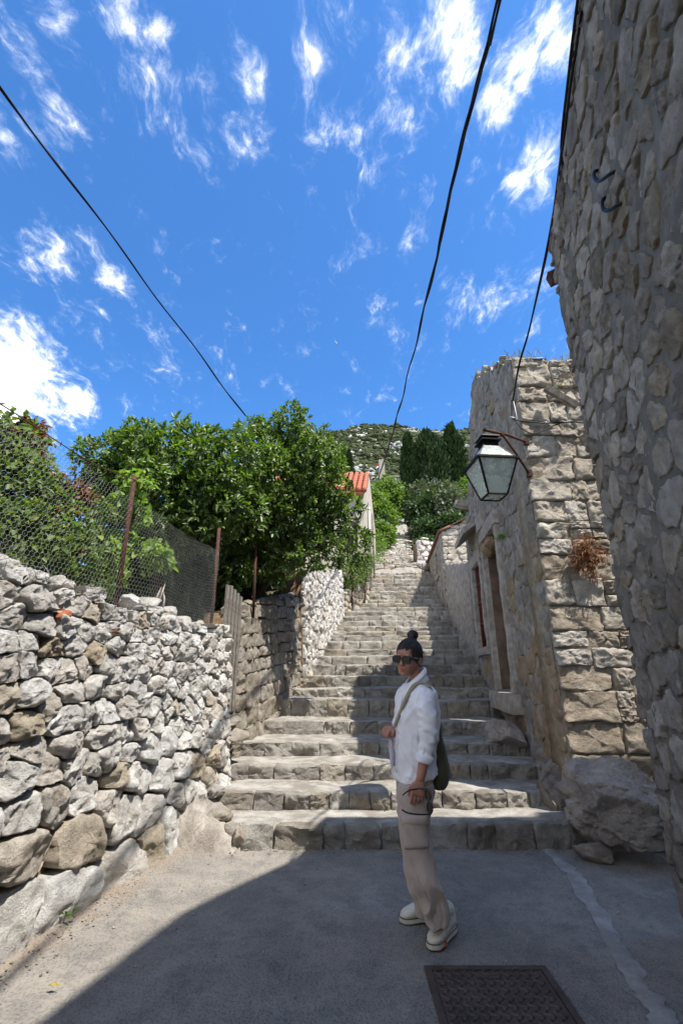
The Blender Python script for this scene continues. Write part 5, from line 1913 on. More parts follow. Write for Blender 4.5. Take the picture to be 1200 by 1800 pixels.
M['olive_leaf'] = leaf_mat('olive_leaf', [(.085, .105, .060), (.11, .13, .080), (.065, .085, .045), (.14, .155, .10)], .55, .15, .3)
M['dark_bush'] = leaf_mat('dark_bush_leaf', [(.035, .062, .020), (.048, .082, .024), (.06, .10, .032), (.028, .05, .016)], .5, .18, .3)
M['dry_grass'] = leaf_mat('dry_grass', [(.34, .28, .19), (.28, .23, .15), (.24, .20, .13), (.20, .18, .10)], .8, .25, .2)
M['weed'] = leaf_mat('weed_leaf', [(.09, .17, .03), (.13, .22, .04)], .5, .3, .3)
M['dry_red'] = leaf_mat('dried_red_creeper', [(.24, .095, .055), (.20, .075, .045), (.28, .13, .08), (.17, .09, .05)], .8, .2, .2)
M['petal'] = plain_mat('pink_petal', (.72, .42, .36), .7, .1, 10, .1)

# ---- two orange trees in the garden, left
def orange_tree(label, centre, radii, seed, base, extra=(), n_tw=2600, nsub=46):
    t = thing('orange_tree', base, label, 'tree', 'orange trees in the garden')
    cl = sub_clumps(centre, radii, nsub, seed, .30, .62, .95)
    cl += [(*centre, *(np.array(radii) * .62))]
    cl += list(extra)
    V, F = twig_leaves(cl, n_tw, 9, .098, .40, seed, jitter=.022, droop=.12, spread=.75, shell=.62)
    tag(add('crown', V, F, M['citrus'], t, smooth=False), kind='stuff')
    # pale young shoots at the outside
    oc = [c for c in cl if c[2] > centre[2] - radii[2] * .5]
    V, F = twig_leaves(oc, 170, 6, .075, .36, seed + 50, jitter=.015, droop=-.2, spread=.6, shell=.96)
    tag(add('young_shoots', V, F, M['citrus_new'], t, smooth=False), kind='stuff')
    rs = np.random.RandomState(seed)
    tips = [np.array(centre) + np.array(radii) * q * .62 for q in ((-.8, -.3, .1), (.8, -.2, .2), (.1, -.6, .6), (-.3, .5, .7), (.5, .5, .2), (-.1, -.8, -.2))]
    limbs(base, tips, .085, seed, M['bark'], t, fork=np.array([.55 * base[0] + .45 * centre[0], .55 * base[1] + .45 * centre[1], base[2] + .75]))
    return t
def ex(px, py, Y, r):
    p = at(px, py, Y)
    return (p.x, p.y, p.z, r, r, r)
orange_tree('glossy green orange tree behind the wire fence, further from the steps', (-2.52, 6.35, 4.05), (1.22, 1.05, .96), 3, (-2.7, 6.5, 1.9),
            [ex(365, 780, 6.1, .24), ex(330, 765, 6.1, .2), ex(250, 770, 6.0, .3), ex(190, 800, 5.8, .26), ex(390, 850, 5.9, .4), ex(360, 900, 5.8, .35), ex(300, 930, 5.9, .3), ex(420, 900, 6.2, .4)])
orange_tree('glossy green orange tree leaning out over the steps above the shaded wall', (-.95, 7.55, 4.45), (1.02, 1.05, 1.36), 4, (-1.55, 7.7, 2.2),
            [ex(478, 752, 7.4, .26), ex(515, 765, 7.4, .26), ex(548, 812, 7.3, .28), ex(588, 862, 7.2, .28), ex(615, 905, 7.3, .26), ex(628, 935, 7.3, .22), ex(612, 880, 7.3, .2), ex(630, 960, 7.4, .26), ex(570, 970, 7.3, .33), ex(520, 985, 7.2, .3), ex(450, 970, 7.1, .35), ex(440, 780, 7.3, .25), ex(410, 1000, 6.9, .3)], 3000, 50)

# ---- dark shrubs filling the garden behind them
def bush(name, label, group, clumps, n, per, size, asp, mat, seed, base, cat='shrub', fine=False, jitter=.06, stems=3, r0=.03, **kw):
    t = thing(name, base, label, cat, group)
    V, F = twig_leaves(clumps, n, per, size, asp, seed, fine=fine, jitter=jitter, **kw)
    tag(add('foliage', V, F, mat, t, smooth=False), kind='stuff')
    rs = np.random.RandomState(seed)
    tips = [np.array(clumps[k % len(clumps)][:3]) + rs.normal(0, .05, 3) for k in range(stems)]
    limbs(base, tips, r0, seed, M['bark'], t, 'stem', fork=np.array(base) + (np.array(clumps[0][:3]) - np.array(base)) * .45)
    return t
for k, (x, y, z, rx, ry, rz, lab) in enumerate((( -2.2, 8.6, 3.2, 1.0, .7, .9, 'dark shrub in deep shade behind the slatted gate'), (-3.6, 8.2, 3.0, 1.1, .8, 1.1, 'dark shrub in the shade behind the middle of the wire fence'),
                                               (-1.7, 10.0, 3.9, .9, .8, .9, 'dark shrub in the shade behind the leaning orange tree'), (-5.2, 7.6, 2.9, 1.2, 1.0, 1.1, 'dark shrub at the back of the garden behind the rose bush'), (-2.2, 7.1, 2.55, .55, .4, .5, 'low dark shrub under the orange tree behind the gate'))):
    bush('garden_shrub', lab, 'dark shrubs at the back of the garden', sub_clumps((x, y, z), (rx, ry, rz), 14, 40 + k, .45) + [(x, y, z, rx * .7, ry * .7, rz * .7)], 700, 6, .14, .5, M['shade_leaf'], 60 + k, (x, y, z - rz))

# ---- rose bush and pale climber behind the wire
def pc(px, py, Y, rp):
    p = at(px, py, Y)
    d = rp * Y * 1.02 / FPX
    return (p.x, p.y, p.z, d, d, d)
rose = thing('rose_bush', (-2.75, 3.5, 1.9), 'tall rose bush with reddish shoots and a pink rose behind the wire fence', 'shrub')
cl = [pc(8, 800, 3.25, 70), pc(25, 860, 3.2, 65), pc(70, 880, 3.45, 55), pc(60, 950, 3.3, 70), pc(10, 950, 3.1, 70), pc(115, 920, 3.7, 45), pc(125, 985, 3.7, 55), pc(85, 1005, 3.5, 45), pc(20, 750, 3.3, 28), pc(60, 820, 3.5, 38), pc(-50, 850, 3.3, 90), pc(-60, 760, 3.4, 70), pc(160, 900, 3.95, 32)]
V, F = twig_leaves(cl, 1150, 6, .062, .62, 201, jitter=.03, droop=.1, spread=.9, shell=.5)
tag(add('foliage', V, F, M['rose_leaf'], rose, smooth=False), kind='stuff')
cr_ = [pc(52, 758, 3.4, 22), pc(64, 775, 3.4, 16), pc(38, 775, 3.35, 18), pc(55, 800, 3.4, 18), pc(105, 855, 3.6, 18), pc(140, 868, 3.75, 16), pc(75, 905, 3.4, 10), pc(120, 905, 3.6, 14), pc(150, 880, 3.8, 12), pc(130, 975, 3.6, 8)]
V, F = twig_leaves(cr_, 330, 5, .058, .55, 202, jitter=.02, droop=.0, spread=.9, shell=.3)
tag(add('red_shoots', V, F, M['rose_red'], rose, smooth=False), kind='stuff')
limbs((-2.75, 3.5, 1.85), [c[:3] for c in cl[:9]], .016, 9, M['bark'], rose, 'stem', fork=(-2.7, 3.45, 2.2))
fl_ = at(93, 833, 3.55)
mb = MB()
for k in range(14):
    a, q = k * 2.4, .3 + .7 * k / 14
    v_, f_ = ico(1)
    P_ = v_ * [.022, .018, .007] @ np.array((Matrix.Rotation(a, 3, 'Z') @ Matrix.Rotation(R(60) * (1.2 - q), 3, 'Y'))).T
    mb.put(P_ + np.array(fl_) + np.array([math.cos(a), math.sin(a), 0]) * .024 * q, f_.tolist())
mb.build('rose_flower', M['petal'], rose, smooth=True)
climb = thing('pale_climber', (-2.2, 4.3, 1.9), 'pale yellow green climber behind the first iron fence post', 'plant')
cl = [pc(180, 990, 4.1, 35), pc(165, 950, 4.1, 30), pc(205, 960, 4.3, 30), pc(150, 1030, 3.95, 26), pc(235, 850, 4.15, 18), pc(255, 845, 4.2, 16), pc(215, 890, 4.25, 20), pc(265, 975, 4.5, 22), pc(285, 985, 4.6, 16), pc(190, 1020, 4.0, 22), pc(205, 1005, 4.1, 18), pc(245, 905, 4.4, 22)]
V, F = twig_leaves(cl, 330, 5, .075, .7, 211, jitter=.03, droop=.2, spread=.9, shell=.3)
tag(add('foliage', V, F, M['vine_leaf'], climb, smooth=False), kind='stuff')
limbs((-2.2, 4.3, 1.85), [c[:3] for c in cl], .010, 10, M['bark'], climb, 'stem', fork=(-2.15, 4.2, 2.25))
# pale dead blades leaning against the netting
db = thing('dead_agave', tuple(at(275, 1060, 4.55)), 'withered pale agave blades leaning behind the wire netting', 'plant')
for k, (a, b) in enumerate((((262, 1075), (285, 1030)), ((272, 1072), (292, 1022)), ((285, 1072), (288, 1040)), ((255, 1070), (262, 1045)))):
    p, q = np.array(at(*a, 4.5)), np.array(at(*b, 4.58))
    s_ = np.array([.016, -.004, 0])
    m_ = .5 * (p + q) + [0, .02, .02]
    V = [p - s_, p + s_, m_ - s_ * 1.1, m_ + s_ * 1.1, q, p + [0, .01, 0], m_ + [0, .012, 0]]
    add('blade', V, [(0, 1, 3, 2), (2, 3, 4), (1, 0, 5), (1, 5, 6, 3), (5, 0, 2, 6), (3, 6, 4), (6, 2, 4)], M['frame_stone'], db)

# ---- dry twigs on the wall top
rs = np.random.RandomState(5)
mb = MB()
for k in range(46):
    u, v_ = rs.uniform(.9, 2.4), 0
    p = SA(np.array([u]), np.array([topA(u) + .03]), np.array([rs.uniform(-.2, .05)]))[0]
    d = rs.normal(0, 1, 3) * [.10, .12, .05] + [0, 0, .03]
    mb.tube([p, p + d * .6 + rs.normal(0, .02, 3), p + d * 1.3], [.0028, .0022, .001], 4)
tag(mb.build('dry_twigs', M['grey_wood']), 'dry twigs caught along the top of the dry stone wall', 'twigs', None, 'stuff')
a, b = at(5, 1012, 2.85), at(118, 1037, 3.45)
tag(MB().tube(spline([a, (a + b) * .5 + Vector((.02, 0, .015)), b], 6), list(np.linspace(.011, .006, 13)), 6).build('dead_branch', M['dark_wood'], None, smooth=True), 'dead brown branch lying along the top of the dry stone wall', 'branch')

# ---- plants by the upper steps
bush('garden_shrub', 'light green leafy shrub in the bed at the end of the rubble wall', 'shrubs beside the upper steps', [ex(618, 1010, 14.4, .42), ex(610, 980, 14.5, .38), ex(632, 1000, 14.8, .38), ex(640, 985, 15.0, .3)], 420, 6, .10, .5, M['rose_leaf'], 301, (.3, 14.5, 3.3))
bush('flowering_shrub', 'mauve flowering shrub against the cream house', None, [ex(640, 1003, 15.2, .30), ex(648, 985, 15.4, .25)], 160, 6, .07, .5, leaf_mat('mauve_leaf', [(.14, .13, .10), (.20, .15, .17), (.10, .12, .06)], .6, .2), 302, (.75, 15.2, 3.6))
FAR = [  # px, py, Y, radius in px, material, label
    (682, 865, 40, 26, 'fig_leaf', 'bright green tree left of the path below the fort'), (672, 905, 32, 24, 'fig_leaf', 'bright green bush left of the path, above the cream house'),
    (668, 940, 27, 17, 'fig_leaf', 'low bright green bush at the left edge of the upper path'), (698, 880, 44, 17, 'olive_leaf', 'grey green bush in the gap between the bright bushes'),
    (672, 926, 31, 15, 'dark_bush', 'small dark bush beside the left of the upper path'), (655, 880, 36, 22, 'fig_leaf', 'bright green tree behind the red tiled roof'),
    (745, 905, 34, 34, 'dark_bush', 'large dark green bush right of the upper path'), (756, 938, 30, 24, 'dark_bush', 'rounded dark bush low down at the right of the upper path'),
    (800, 890, 33, 30, 'olive_leaf', 'silvery olive tree right of the dark bush'), (775, 870, 38, 26, 'olive_leaf', 'silvery olive tree below the middle cypress'), (735, 868, 40, 20, 'olive_leaf', 'grey green olive bush below the left cypresses'),
    (822, 870, 36, 26, 'fig_leaf', 'light green tree partly behind the ruin'), (800, 925, 29, 24, 'dark_bush', 'dark bush behind the stone cottage roof'), (747, 962, 27, 14, 'dark_bush', 'dark bush close to the upper path by the broken wall'),
    (590, 870, 38, 34, 'dark_bush', 'dark tree behind the red roofed house'), (530, 880, 36, 40, 'dark_bush', 'dark tree behind the orange trees')]
for k, (px, py, Y, rp, mt, lab) in enumerate(FAR):
    p = at(px, py, Y)
    r = rp * Y / FPX * 1.0
    zb = float(terrain_h(np.array([p.x]), np.array([p.y]))[0])
    rz = max(r * .9, .6 * (p.z + r - zb) * .75)
    cz = p.z + r - rz
    bush('hill_bush' if 'bush' in lab else 'hill_tree', lab, 'trees and bushes on the slope', sub_clumps((p.x, p.y, cz), (r * 1.1, r, rz), 20, 400 + k, .42) + [(p.x, p.y, cz, r * .75, r * .7, rz * .75)], 950, 5, .0085 * Y, .6, M[mt], 420 + k, (p.x, p.y, zb - .2), cat='bush' if 'bush' in lab else 'tree', jitter=.0045 * Y, r0=.08)

# ---- cypresses
def cypress(px, top, base, hw, Y, seed, label):
    p = at(px, base, Y)
    h = at(px, top, Y).z - p.z
    r = hw * Y * 1.07 / FPX
    t = thing('cypress', tuple(p), label, 'tree', 'cypresses on the slope')
    rs = np.random.RandomState(seed)
    n = 5200
    zz = rs.uniform(0, 1, n) ** .85
    prof = np.interp(zz, [0, .12, .4, .7, .88, 1], [.75, .95, 1.0, .72, .38, .04])
    a = rs.uniform(0, 2 * math.pi, n)
    lump = 1 + .42 * vn(np.stack([np.cos(a) * 1.6, np.sin(a) * 1.6, zz * 7 + seed], 1)) + .15 * vn(np.stack([np.cos(a) * 4, np.sin(a) * 4, zz * 18 + seed], 1))
    rr = r * prof * lump * rs.uniform(.72, 1.0, n)
    P = np.stack([p.x + rr * np.cos(a), p.y + rr * np.sin(a), p.z + zz * h], 1)
    D = np.stack([np.cos(a) * .5, np.sin(a) * .5, np.full(n, 1.0)], 1)
    P[:, 2] += rs.normal(0, .15, n)
    V, F = quad_cloud(P, D, .75, .30, seed, droop=-.3, spread=.42)
    tag(add('crown', V, F, M['cypress'], t, smooth=False), kind='stuff')
    MB().tube([tuple(p - Vector((0, 0, 1.2))), tuple(p + Vector((0, 0, h * .8)))], [.22, .05], 7).build('trunk', M['bark'], t, smooth=True)
cypress(721, 768, 868, 12, 56, 1, 'slim dark cypress, leftmost of the clump on the right of the hill')
cypress(756, 762, 872, 33, 57, 2, 'broadest dark cypress in the clump on the slope')
cypress(801, 751, 866, 20, 58, 3, 'tallest dark cypress, nearest the ruined house')
cypress(590, 788, 866, 9, 70, 4, 'small distant cypress just clear of the orange tree')
cypress(611, 796, 866, 9, 70, 5, 'small distant cypress above the red tiled roof')

# ---- scrub and rocks over the hillside
rs = np.random.RandomState(99)
def scatter(name, n, y0, y1, smin, smax, flat, mat, seed, kmin=None, sub=1):
    rs = np.random.RandomState(seed)
    y = np.exp(rs.uniform(np.log(y0), np.log(y1), n))
    x = y * rs.uniform(-.55, .55, n)
    k = fbm(np.stack([x * .028, y * .028, np.zeros(n)], 1), 4)
    keep = (k > kmin) if kmin is not None else (k < .46)
    x, y = x[keep], y[keep]
    z = terrain_h(x, y)
    s = (smin + (smax - smin) * rs.rand(len(x)) ** 1.8 * (.7 + .6 * (vn(np.stack([x * .09, y * .09, x * 0], 1)) + .5))) * np.clip(y / 200, .45, 1.2)
    v, f = ico(sub)
    V = v[None] * s[:, None, None] * np.stack([rs.uniform(.8, 1.4, len(x)), rs.uniform(.8, 1.4, len(x)), flat * rs.uniform(.7, 1.3, len(x))], 1)[:, None]
    V = V * (1 + .38 * vn((v[None] * 1.7 + rs.rand(len(x), 1, 3) * 90).reshape(-1, 3)).reshape(len(x), -1, 1))
    V = V + np.stack([x, y, z + s * flat * .3], 1)[:, None]
    F = (np.arange(len(x))[:, None, None] * len(v) + f[None]).reshape(-1, 3)
    return add(name, V.reshape(-1, 3), F, mat, smooth=False)
M['scrub'] = leaf_mat('hillside_scrub', [(.034, .048, .020), (.050, .064, .026), (.068, .080, .036), (.042, .056, .022), (.085, .090, .045)], .85, .05, .1)
M['hill_rock'] = plain_mat('hillside_limestone', (.45, .44, .42), .95, .15, .8, .6, .2, col2=(.36, .35, .33))
tag(scatter('hillside_scrub', 26000, 75, 420, .45, 1.6, .8, M['scrub'], 7), 'low dark scrub covering the rocky hill', 'scrub', None, 'stuff')
tag(scatter('hillside_rocks', 34000, 85, 420, .4, 1.7, .55, M['hill_rock'], 8, .26, sub=0), 'pale limestone outcrops scattered over the hill', 'rocks', None, 'stuff')
# ---- cobbled upper path, with its rough stones
pyc = [18.0, 20, 24, 30, 38, 46]
pcx = lambda y: np.interp(y, pyc, [2.55, 2.45, 2.85, 3.7, 5.0, 6.0])
pw = lambda y: np.interp(y, pyc, [1.35, 1.3, 1.15, .95, .85, .8])
M['cobbles'] = stone_mat('trodden_cobbles', [(.30, .28, .25), (.36, .34, .31), (.24, .23, .19)], stain=(.13, .15, .06), stain_amt=.75, world_pos=True, scale=.7)
gy_ = np.linspace(18.7, 46, 110)
def pf(i, j):
    y = gy_[j]
    s = (i / 13) * 2 - 1
    x = pcx(y) + s * pw(y) * (1 + .12 * vn([[y * .8, i * .1, 2]])[0])
    z = float(terrain_h(np.array([x]), np.array([y]))[0]) + .10 + .07 * vn([[x * 3.3, y * 3.3, 4]])[0] - .10 * s ** 4
    z = max(z, np.interp(y, [18.6, 19.4], [STEPS[-1][1] - .05, 0]))
    return (x, y, z)
V, F = grid_mesh(14, 110, pf)
path = tag(add('upper_path', V, F, M['cobbles'], origin=(2.4, 19, 5.4)), kind='structure')
rs = np.random.RandomState(17)
v, f = ico(1)
for k in range(150):
    y = rs.uniform(19.1, 36)
    s_ = rs.uniform(-.95, .95)
    x = pcx(y) + s_ * pw(y)
    z = float(terrain_h(np.array([x]), np.array([y]))[0]) + .10
    s = rs.uniform(.10, .24)
    P = v * [s * rs.uniform(1, 1.8), s, s * .5] * (1 + .3 * vn(v * 1.5 + rs.rand(3) * 90))[:, None]
    add('path_stone', P + [x, y, z], f.tolist(), M['step_stone'] if rs.rand() < .75 else M['tan_stone'], path, sharp=40)

# rough steps climbing on along the path
rs = np.random.RandomState(19)
rgp = random.Random(19)
for i in range(17):
    Y = 19.55 + i * .5
    zt_ = float(terrain_h(np.array([pcx(Y + .2)]), np.array([Y + .2]))[0]) + .19
    Sx = wall_map((0, Y, 0), (1, 0, 0), (0, -1, 0))
    u, u1 = pcx(Y) - pw(Y) * .85, pcx(Y) + pw(Y) * .9
    while u < u1:
        wd = rgp.uniform(.28, .62)
        dz = rgp.uniform(-.03, .03)
        V, F = stone_geo([(u, zt_ - .26 + dz), (u + wd, zt_ - .26 + dz), (u + wd, zt_ + dz), (u, zt_ + dz)], Sx, 7000 + i * 50 + int(u * 20), proud=.06, depth=.34, gap=.02, n=16, rings=(.95, .75, .4), rough=.6, facets=2, soft=0, bulge=6, wob=.07)
        add('path_stone', V, F, M['step_stone'] if rgp.random() < .8 else M['tan_stone'], path, sharp=50)
        u += wd

# ---- weeds, grass tufts, creeper
def tuft(name, label, cat, c, n, L, mat, seed, spread=.05, upb=.9, asp=.08, group=None, kind=None):
    rs = np.random.RandomState(seed)
    P = np.array(c) + rs.normal(0, 1, (n, 3)) * [spread, spread * .6, .004]
    D = rs.normal(0, .45, (n, 3)) + [0, -.1, upb]
    D /= np.linalg.norm(D, axis=1)[:, None]
    V, F = leaf_cloud(P, D, L, asp, seed, droop=0, spread=.25)
    return tag(add(name, V, F, mat, smooth=False), label, cat, group, kind)
tuft('weed', 'green weed at the foot of the second step beside the person', 'weed', at(681, 1430, 5.24), 26, .05, M['weed'], 1, .022, .5, .5, 'weeds on the first step')
tuft('weed', 'green weed at the foot of the second step, in the sun right of the person', 'weed', at(868, 1432, 5.24), 26, .05, M['weed'], 2, .028, .5, .5, 'weeds on the first step')
tuft('weed', 'green weed on the first step nearest the boulder', 'weed', at(932, 1433, 5.22), 34, .055, M['weed'], 3, .035, .5, .5, 'weeds on the first step')
tuft('weed', 'tiny green weed at the foot of the dry stone wall', 'weed', at_z(113, 1608, .08), 22, .045, M['weed'], 4, .02, .7, .3)
tuft('moss_tuft', 'green moss tuft on the shaded gable beside the door', 'moss', SG(np.array([DOOR[0] - .34]), np.array([3.35]), np.array([.03]))[0], 60, .05, M['weed'], 6, .05, .2, .5)
rs = np.random.RandomState(41)
k = 300
uu = rs.uniform(0, 2.2, k) ** 1.0
P = np.concatenate([np.stack([2.23 + uu[:150], 5.0 + rs.uniform(.0, .35, 150), np.array([topF(u) for u in uu[:150]]) + .0], 1),
                    np.concatenate([SG(np.array([u]), np.array([topG(u)]), np.array([-rs.uniform(0, .35)])) for u in rs.uniform(0, 3.0, 150)])])
D = rs.normal(0, .35, (k, 3)) + [0, 0, 1]
V, F = leaf_cloud(P, D, .15, .028, 5, droop=0, spread=.2)
tag(add('dry_grass', V, F, M['dry_grass'], smooth=False), 'wispy dry grass along the broken top of the ruin', 'grass', None, 'stuff')
P = np.concatenate([np.array(at(px, py, 4.93))[None] + rs.normal(0, 1, (60, 3)) * [.03, .015, .05] for px, py in ((990, 640), (992, 660), (985, 675), (920, 650))])
P = P[::2]
V, F = leaf_cloud(P, np.tile([0, -.3, -.6], (len(P), 1)), .035, .2, 15, droop=.2, spread=.6)
tag(add('yellow_moss', V, F, M['dry_grass'], smooth=False), 'ochre moss and dry weeds clinging to the top blocks of the ruin', 'moss', None, 'stuff')
P = np.concatenate([np.array(at(px, py, 4.90))[None] + rs.normal(0, 1, (n_, 3)) * [.05, .025, .055] for px, py, n_ in ((1022, 965, 260), (1035, 985, 300), (1015, 990, 160), (1050, 975, 120), (1040, 1010, 60), (1030, 950, 80))])
V, F = leaf_cloud(P, np.tile([.1, -.6, -.4], (len(P), 1)), .042, .3, 16, droop=.4, spread=.8)
tag(add('dried_creeper', V, F, M['dry_red'], smooth=False), 'dried reddish creeper clinging to the sunlit blocks of the ruin', 'creeper', None, 'stuff')
# green growth along the path edges and under the upper wall
cl = [ex(662, 968, 24, .45), ex(655, 985, 21, .35), ex(668, 992, 20.5, .18), ex(667, 955, 26, .5), ex(722, 988, 21, .14)]
V, F = twig_leaves(cl, 300, 5, .14, .5, 611, fine=False, jitter=.1)
tag(add('path_weeds', V, F, M['fig_leaf'], smooth=False), 'bright weeds overgrowing the edge of the upper path', 'weeds', None, 'stuff')
# fallen leaves on the concrete
LV = plain_mat('fallen_leaf', (.50, .36, .06), .7, .15, 40, .1)
for k, (px, py, lab) in enumerate(((94, 1737, 'yellow fallen leaf on the concrete near the dry stone wall'), (330, 1494, 'yellow fallen leaf at the toe of the rubble ramp, nearer the wall'), (374, 1492, 'yellow fallen leaf at the toe of the rubble ramp, nearer the first step'), (14, 1686, 'small yellow leaf beside the big corner stone of the wall'))):
    c = at_z(px, py, .02)
    a = k * 1.3
    q = np.array([(-.028, 0, 0), (0, .012, .007), (.03, 0, .002), (0, -.012, .006)]) @ np.array(Matrix.Rotation(a, 3, 'Z')).T
    q2 = q + [0, 0, -.0016]
    tag(add('fallen_leaf', np.concatenate([q, q2]) + np.array(c) + [0, 0, .012], [(0, 1, 2, 3), (7, 6, 5, 4), (0, 4, 5, 1), (1, 5, 6, 2), (2, 6, 7, 3), (3, 7, 4, 0)], LV), lab, 'leaf', 'fallen leaves on the concrete')

# grit and small chips gathered along the foot of the wall and the first step
rs = np.random.RandomState(23)
n = 520
t = rs.rand(n)
yy = np.where(t < .55, rs.uniform(2.6, 4.8, n), 4.79 - np.abs(rs.normal(0, .06, n)))
xx = np.where(t < .55, xl(yy) + .05 + np.abs(rs.normal(0, .13, n)), rs.uniform(-1.3, 2.0, n))
far_ = rs.rand(n) < .25
xx = np.where(far_, rs.uniform(-1.6, 2.0, n), xx)
yy = np.where(far_, rs.uniform(2.4, 4.7, n), yy)
keep = ~((np.abs(xx - .765) < .33) & (np.abs(yy - 2.79) < .33))
xx, yy = xx[keep], yy[keep]
n = len(xx)
s_ = .002 + .006 * rs.rand(n) ** 4 + .003 * rs.rand(n)
v, f = ico(0)
V = v[None] * s_[:, None, None] * np.array([1.2, 1, .6]) + np.stack([xx, yy, .05 * np.exp(-np.maximum(xx - xl(yy), 0) * 7) + .006 + 0 * xx], 1)[:, None]
F = (np.arange(n)[:, None, None] * 12 + f[None]).reshape(-1, 3)
tag(add('grit', V.reshape(-1, 3), F, M['tan_stone'], smooth=False), 'loose grit and stone chips lying on the concrete', 'grit', None, 'stuff')

# ================================================================== the person
Y0 = 3.37
YAW = R(16)
FWD = np.array([-math.cos(YAW), -math.sin(YAW), 0])
LFT = np.array([math.sin(YAW), -math.cos(YAW), 0])
UPZ = np.array([0, 0, 1.0])


def wp(px, py, lat=0.0):
    """Photo pixel on the plane of the person, lat metres towards her left (the camera side)."""
    return np.array(at(px, py, Y0 - lat))


def loft(rings, n=28, sub=4, cap=True):
    """rings: (centre, axis a, axis b, exponent). Smooth skin through them."""
    C = spline([r[0] for r in rings], sub)
    A = spline([r[1] for r in rings], sub)
    B = spline([r[2] for r in rings], sub)
    E = spline([[r[3], 0, 0] for r in rings], sub)[:, 0]
    th = np.linspace(0, 2 * np.pi, n, endpoint=False)
    V = []
    for c, a, b, e in zip(C, A, B, E):
        ct, st = np.cos(th), np.sin(th)
        ca = np.sign(ct) * np.abs(ct) ** (2 / e)
        sa = np.sign(st) * np.abs(st) ** (2 / e)
        V.append(c + ca[:, None] * a + sa[:, None] * b)
    m = len(V)
    F = [(j * n + i, j * n + (i + 1) % n, (j + 1) * n + (i + 1) % n, (j + 1) * n + i) for j in range(m - 1) for i in range(n)]
    V = np.concatenate(V)
    if cap:
        V = np.concatenate([V, [C[0], C[-1]]])
        F += [((i + 1) % n, i, m * n) for i in range(n)] + [((m - 1) * n + i, (m - 1) * n + (i + 1) % n, m * n + 1) for i in range(n)]
    return V, F


def limb(pts, rad, n=20, sub=5, flat=1.0, flat_dir=None):
    """Tapered limb with a round (or flattened) section."""
    rings = []
    P = [np.array(p, float) for p in pts]
    for i, p in enumerate(P):
        t = P[min(i + 1, len(P) - 1)] - P[max(i - 1, 0)]
        t = t / np.linalg.norm(t)
        fd = np.array(flat_dir if flat_dir is not None else FWD, float)
        a = fd - t * fd.dot(t)
        a /= np.linalg.norm(a)
        b = np.cross(t, a)
        rings.append((p, a * rad[i], b * rad[i] * flat, 2.0))
    return loft(rings, n, sub)


def ellipsoid(c, half, axes=None, sub=3):
    v, f = ico(sub)
    P = v * np.asarray(half)
    if axes is not None:
        P = P @ np.asarray(axes)
    return P + np.asarray(c), f.tolist()


def remesh(name, parts, voxel, mat, parent=None, smooth_it=4, wrinkle=None, origin=None, keep_world=True):
    """Union of closed pieces as one continuous skin."""
    mb = MB()
    for v, f in parts:
        mb.put(v, f)
    me = bpy.data.meshes.new(name + '_raw')
    me.from_pydata(np.concatenate(mb.v).tolist(), [], mb.f)
    me.update()
    o = bpy.data.objects.new(name + '_raw', me)
    COL.objects.link(o)
    md = o.modifiers.new('r', 'REMESH')
    md.mode = 'VOXEL'
    md.voxel_size = voxel
    ms = o.modifiers.new('s', 'SMOOTH')
    ms.iterations = smooth_it
    ms.factor = .5
    dg = bpy.context.evaluated_depsgraph_get()
    ev = o.evaluated_get(dg)
    m2 = bpy.data.meshes.new_from_object(ev)
    V = np.zeros(len(m2.vertices) * 3, np.float32)
    m2.vertices.foreach_get('co', V)
    V = V.reshape(-1, 3).astype(float)
    N = np.zeros(len(m2.vertices) * 3, np.float32)
    m2.vertices.foreach_get('normal', N)
    N = N.reshape(-1, 3).astype(float)
    F = [tuple(p.vertices) for p in m2.polygons]
    bpy.data.objects.remove(o)
    bpy.data.meshes.remove(me)
    bpy.data.meshes.remove(m2)
    if wrinkle is not None:
        V = V + N * wrinkle(V)[:, None]
    return add(name, V, F, mat, parent, origin)


def cloth_mat(name, col, var=.06, weave=420, rough=.85, trans=0.0):
    m, n = new_mat(name)
    p = n.n('ShaderNodeTexCoord').outputs['Object']
    a = n.noise(p, 9, 4)
    c = n.mix(n.rng(a, .35, .65), tuple(x * (1 - var) for x in col), col)
    finish(n, c, rough, n.math('ADD', n.noise(p, weave, 2), n.math('MULTIPLY', n.noise(p, 45, 5, .6), .9)), .25, .003, .15, Sheen_Weight=.2)
    return m


def skin_mat():
    m, n = new_mat('skin')
    p = n.n('ShaderNodeTexCoord').outputs['Object']
    c = n.mix(n.rng(n.noise(p, 14, 5), .35, .65), (.35, .165, .105), (.42, .205, .14))
    finish(n, c, .5, n.noise(p, 160, 4), .08, .002, .4, Subsurface_Weight=.12, Subsurface_Radius=(.01, .004, .002), Subsurface_Scale=.6)
    return m


M['skin'] = skin_mat()
M['lip'] = plain_mat('lips', (.44, .13, .11), .45, .05, 30, .1)
M['shirt'] = cloth_mat('white_cotton', (.80, .79, .80))
M['trouser'] = cloth_mat('taupe_cotton', (.46, .38, .33), .10)
M['boot'] = plain_mat('cream_leather', (.68, .64, .53), .6, .06, 14, .25, .003)
M['sole'] = plain_mat('cream_rubber', (.62, .58, .47), .7, .08, 14, .2, .002)
M['sole_line'] = plain_mat('dark_piping', (.08, .07, .06), .7)
M['olive'] = cloth_mat('olive_canvas', (.075, .068, .040), .25, 300)
M['strap'] = cloth_mat('khaki_webbing', (.30, .255, .17), .08, 300)
M['black_plastic'] = plain_mat('black_plastic', (.010, .010, .011), .18, .0, 20, .0, .001, spec=.6)
M['lilac'] = cloth_mat('pale_lilac_cloth', (.55, .50, .56), .06)


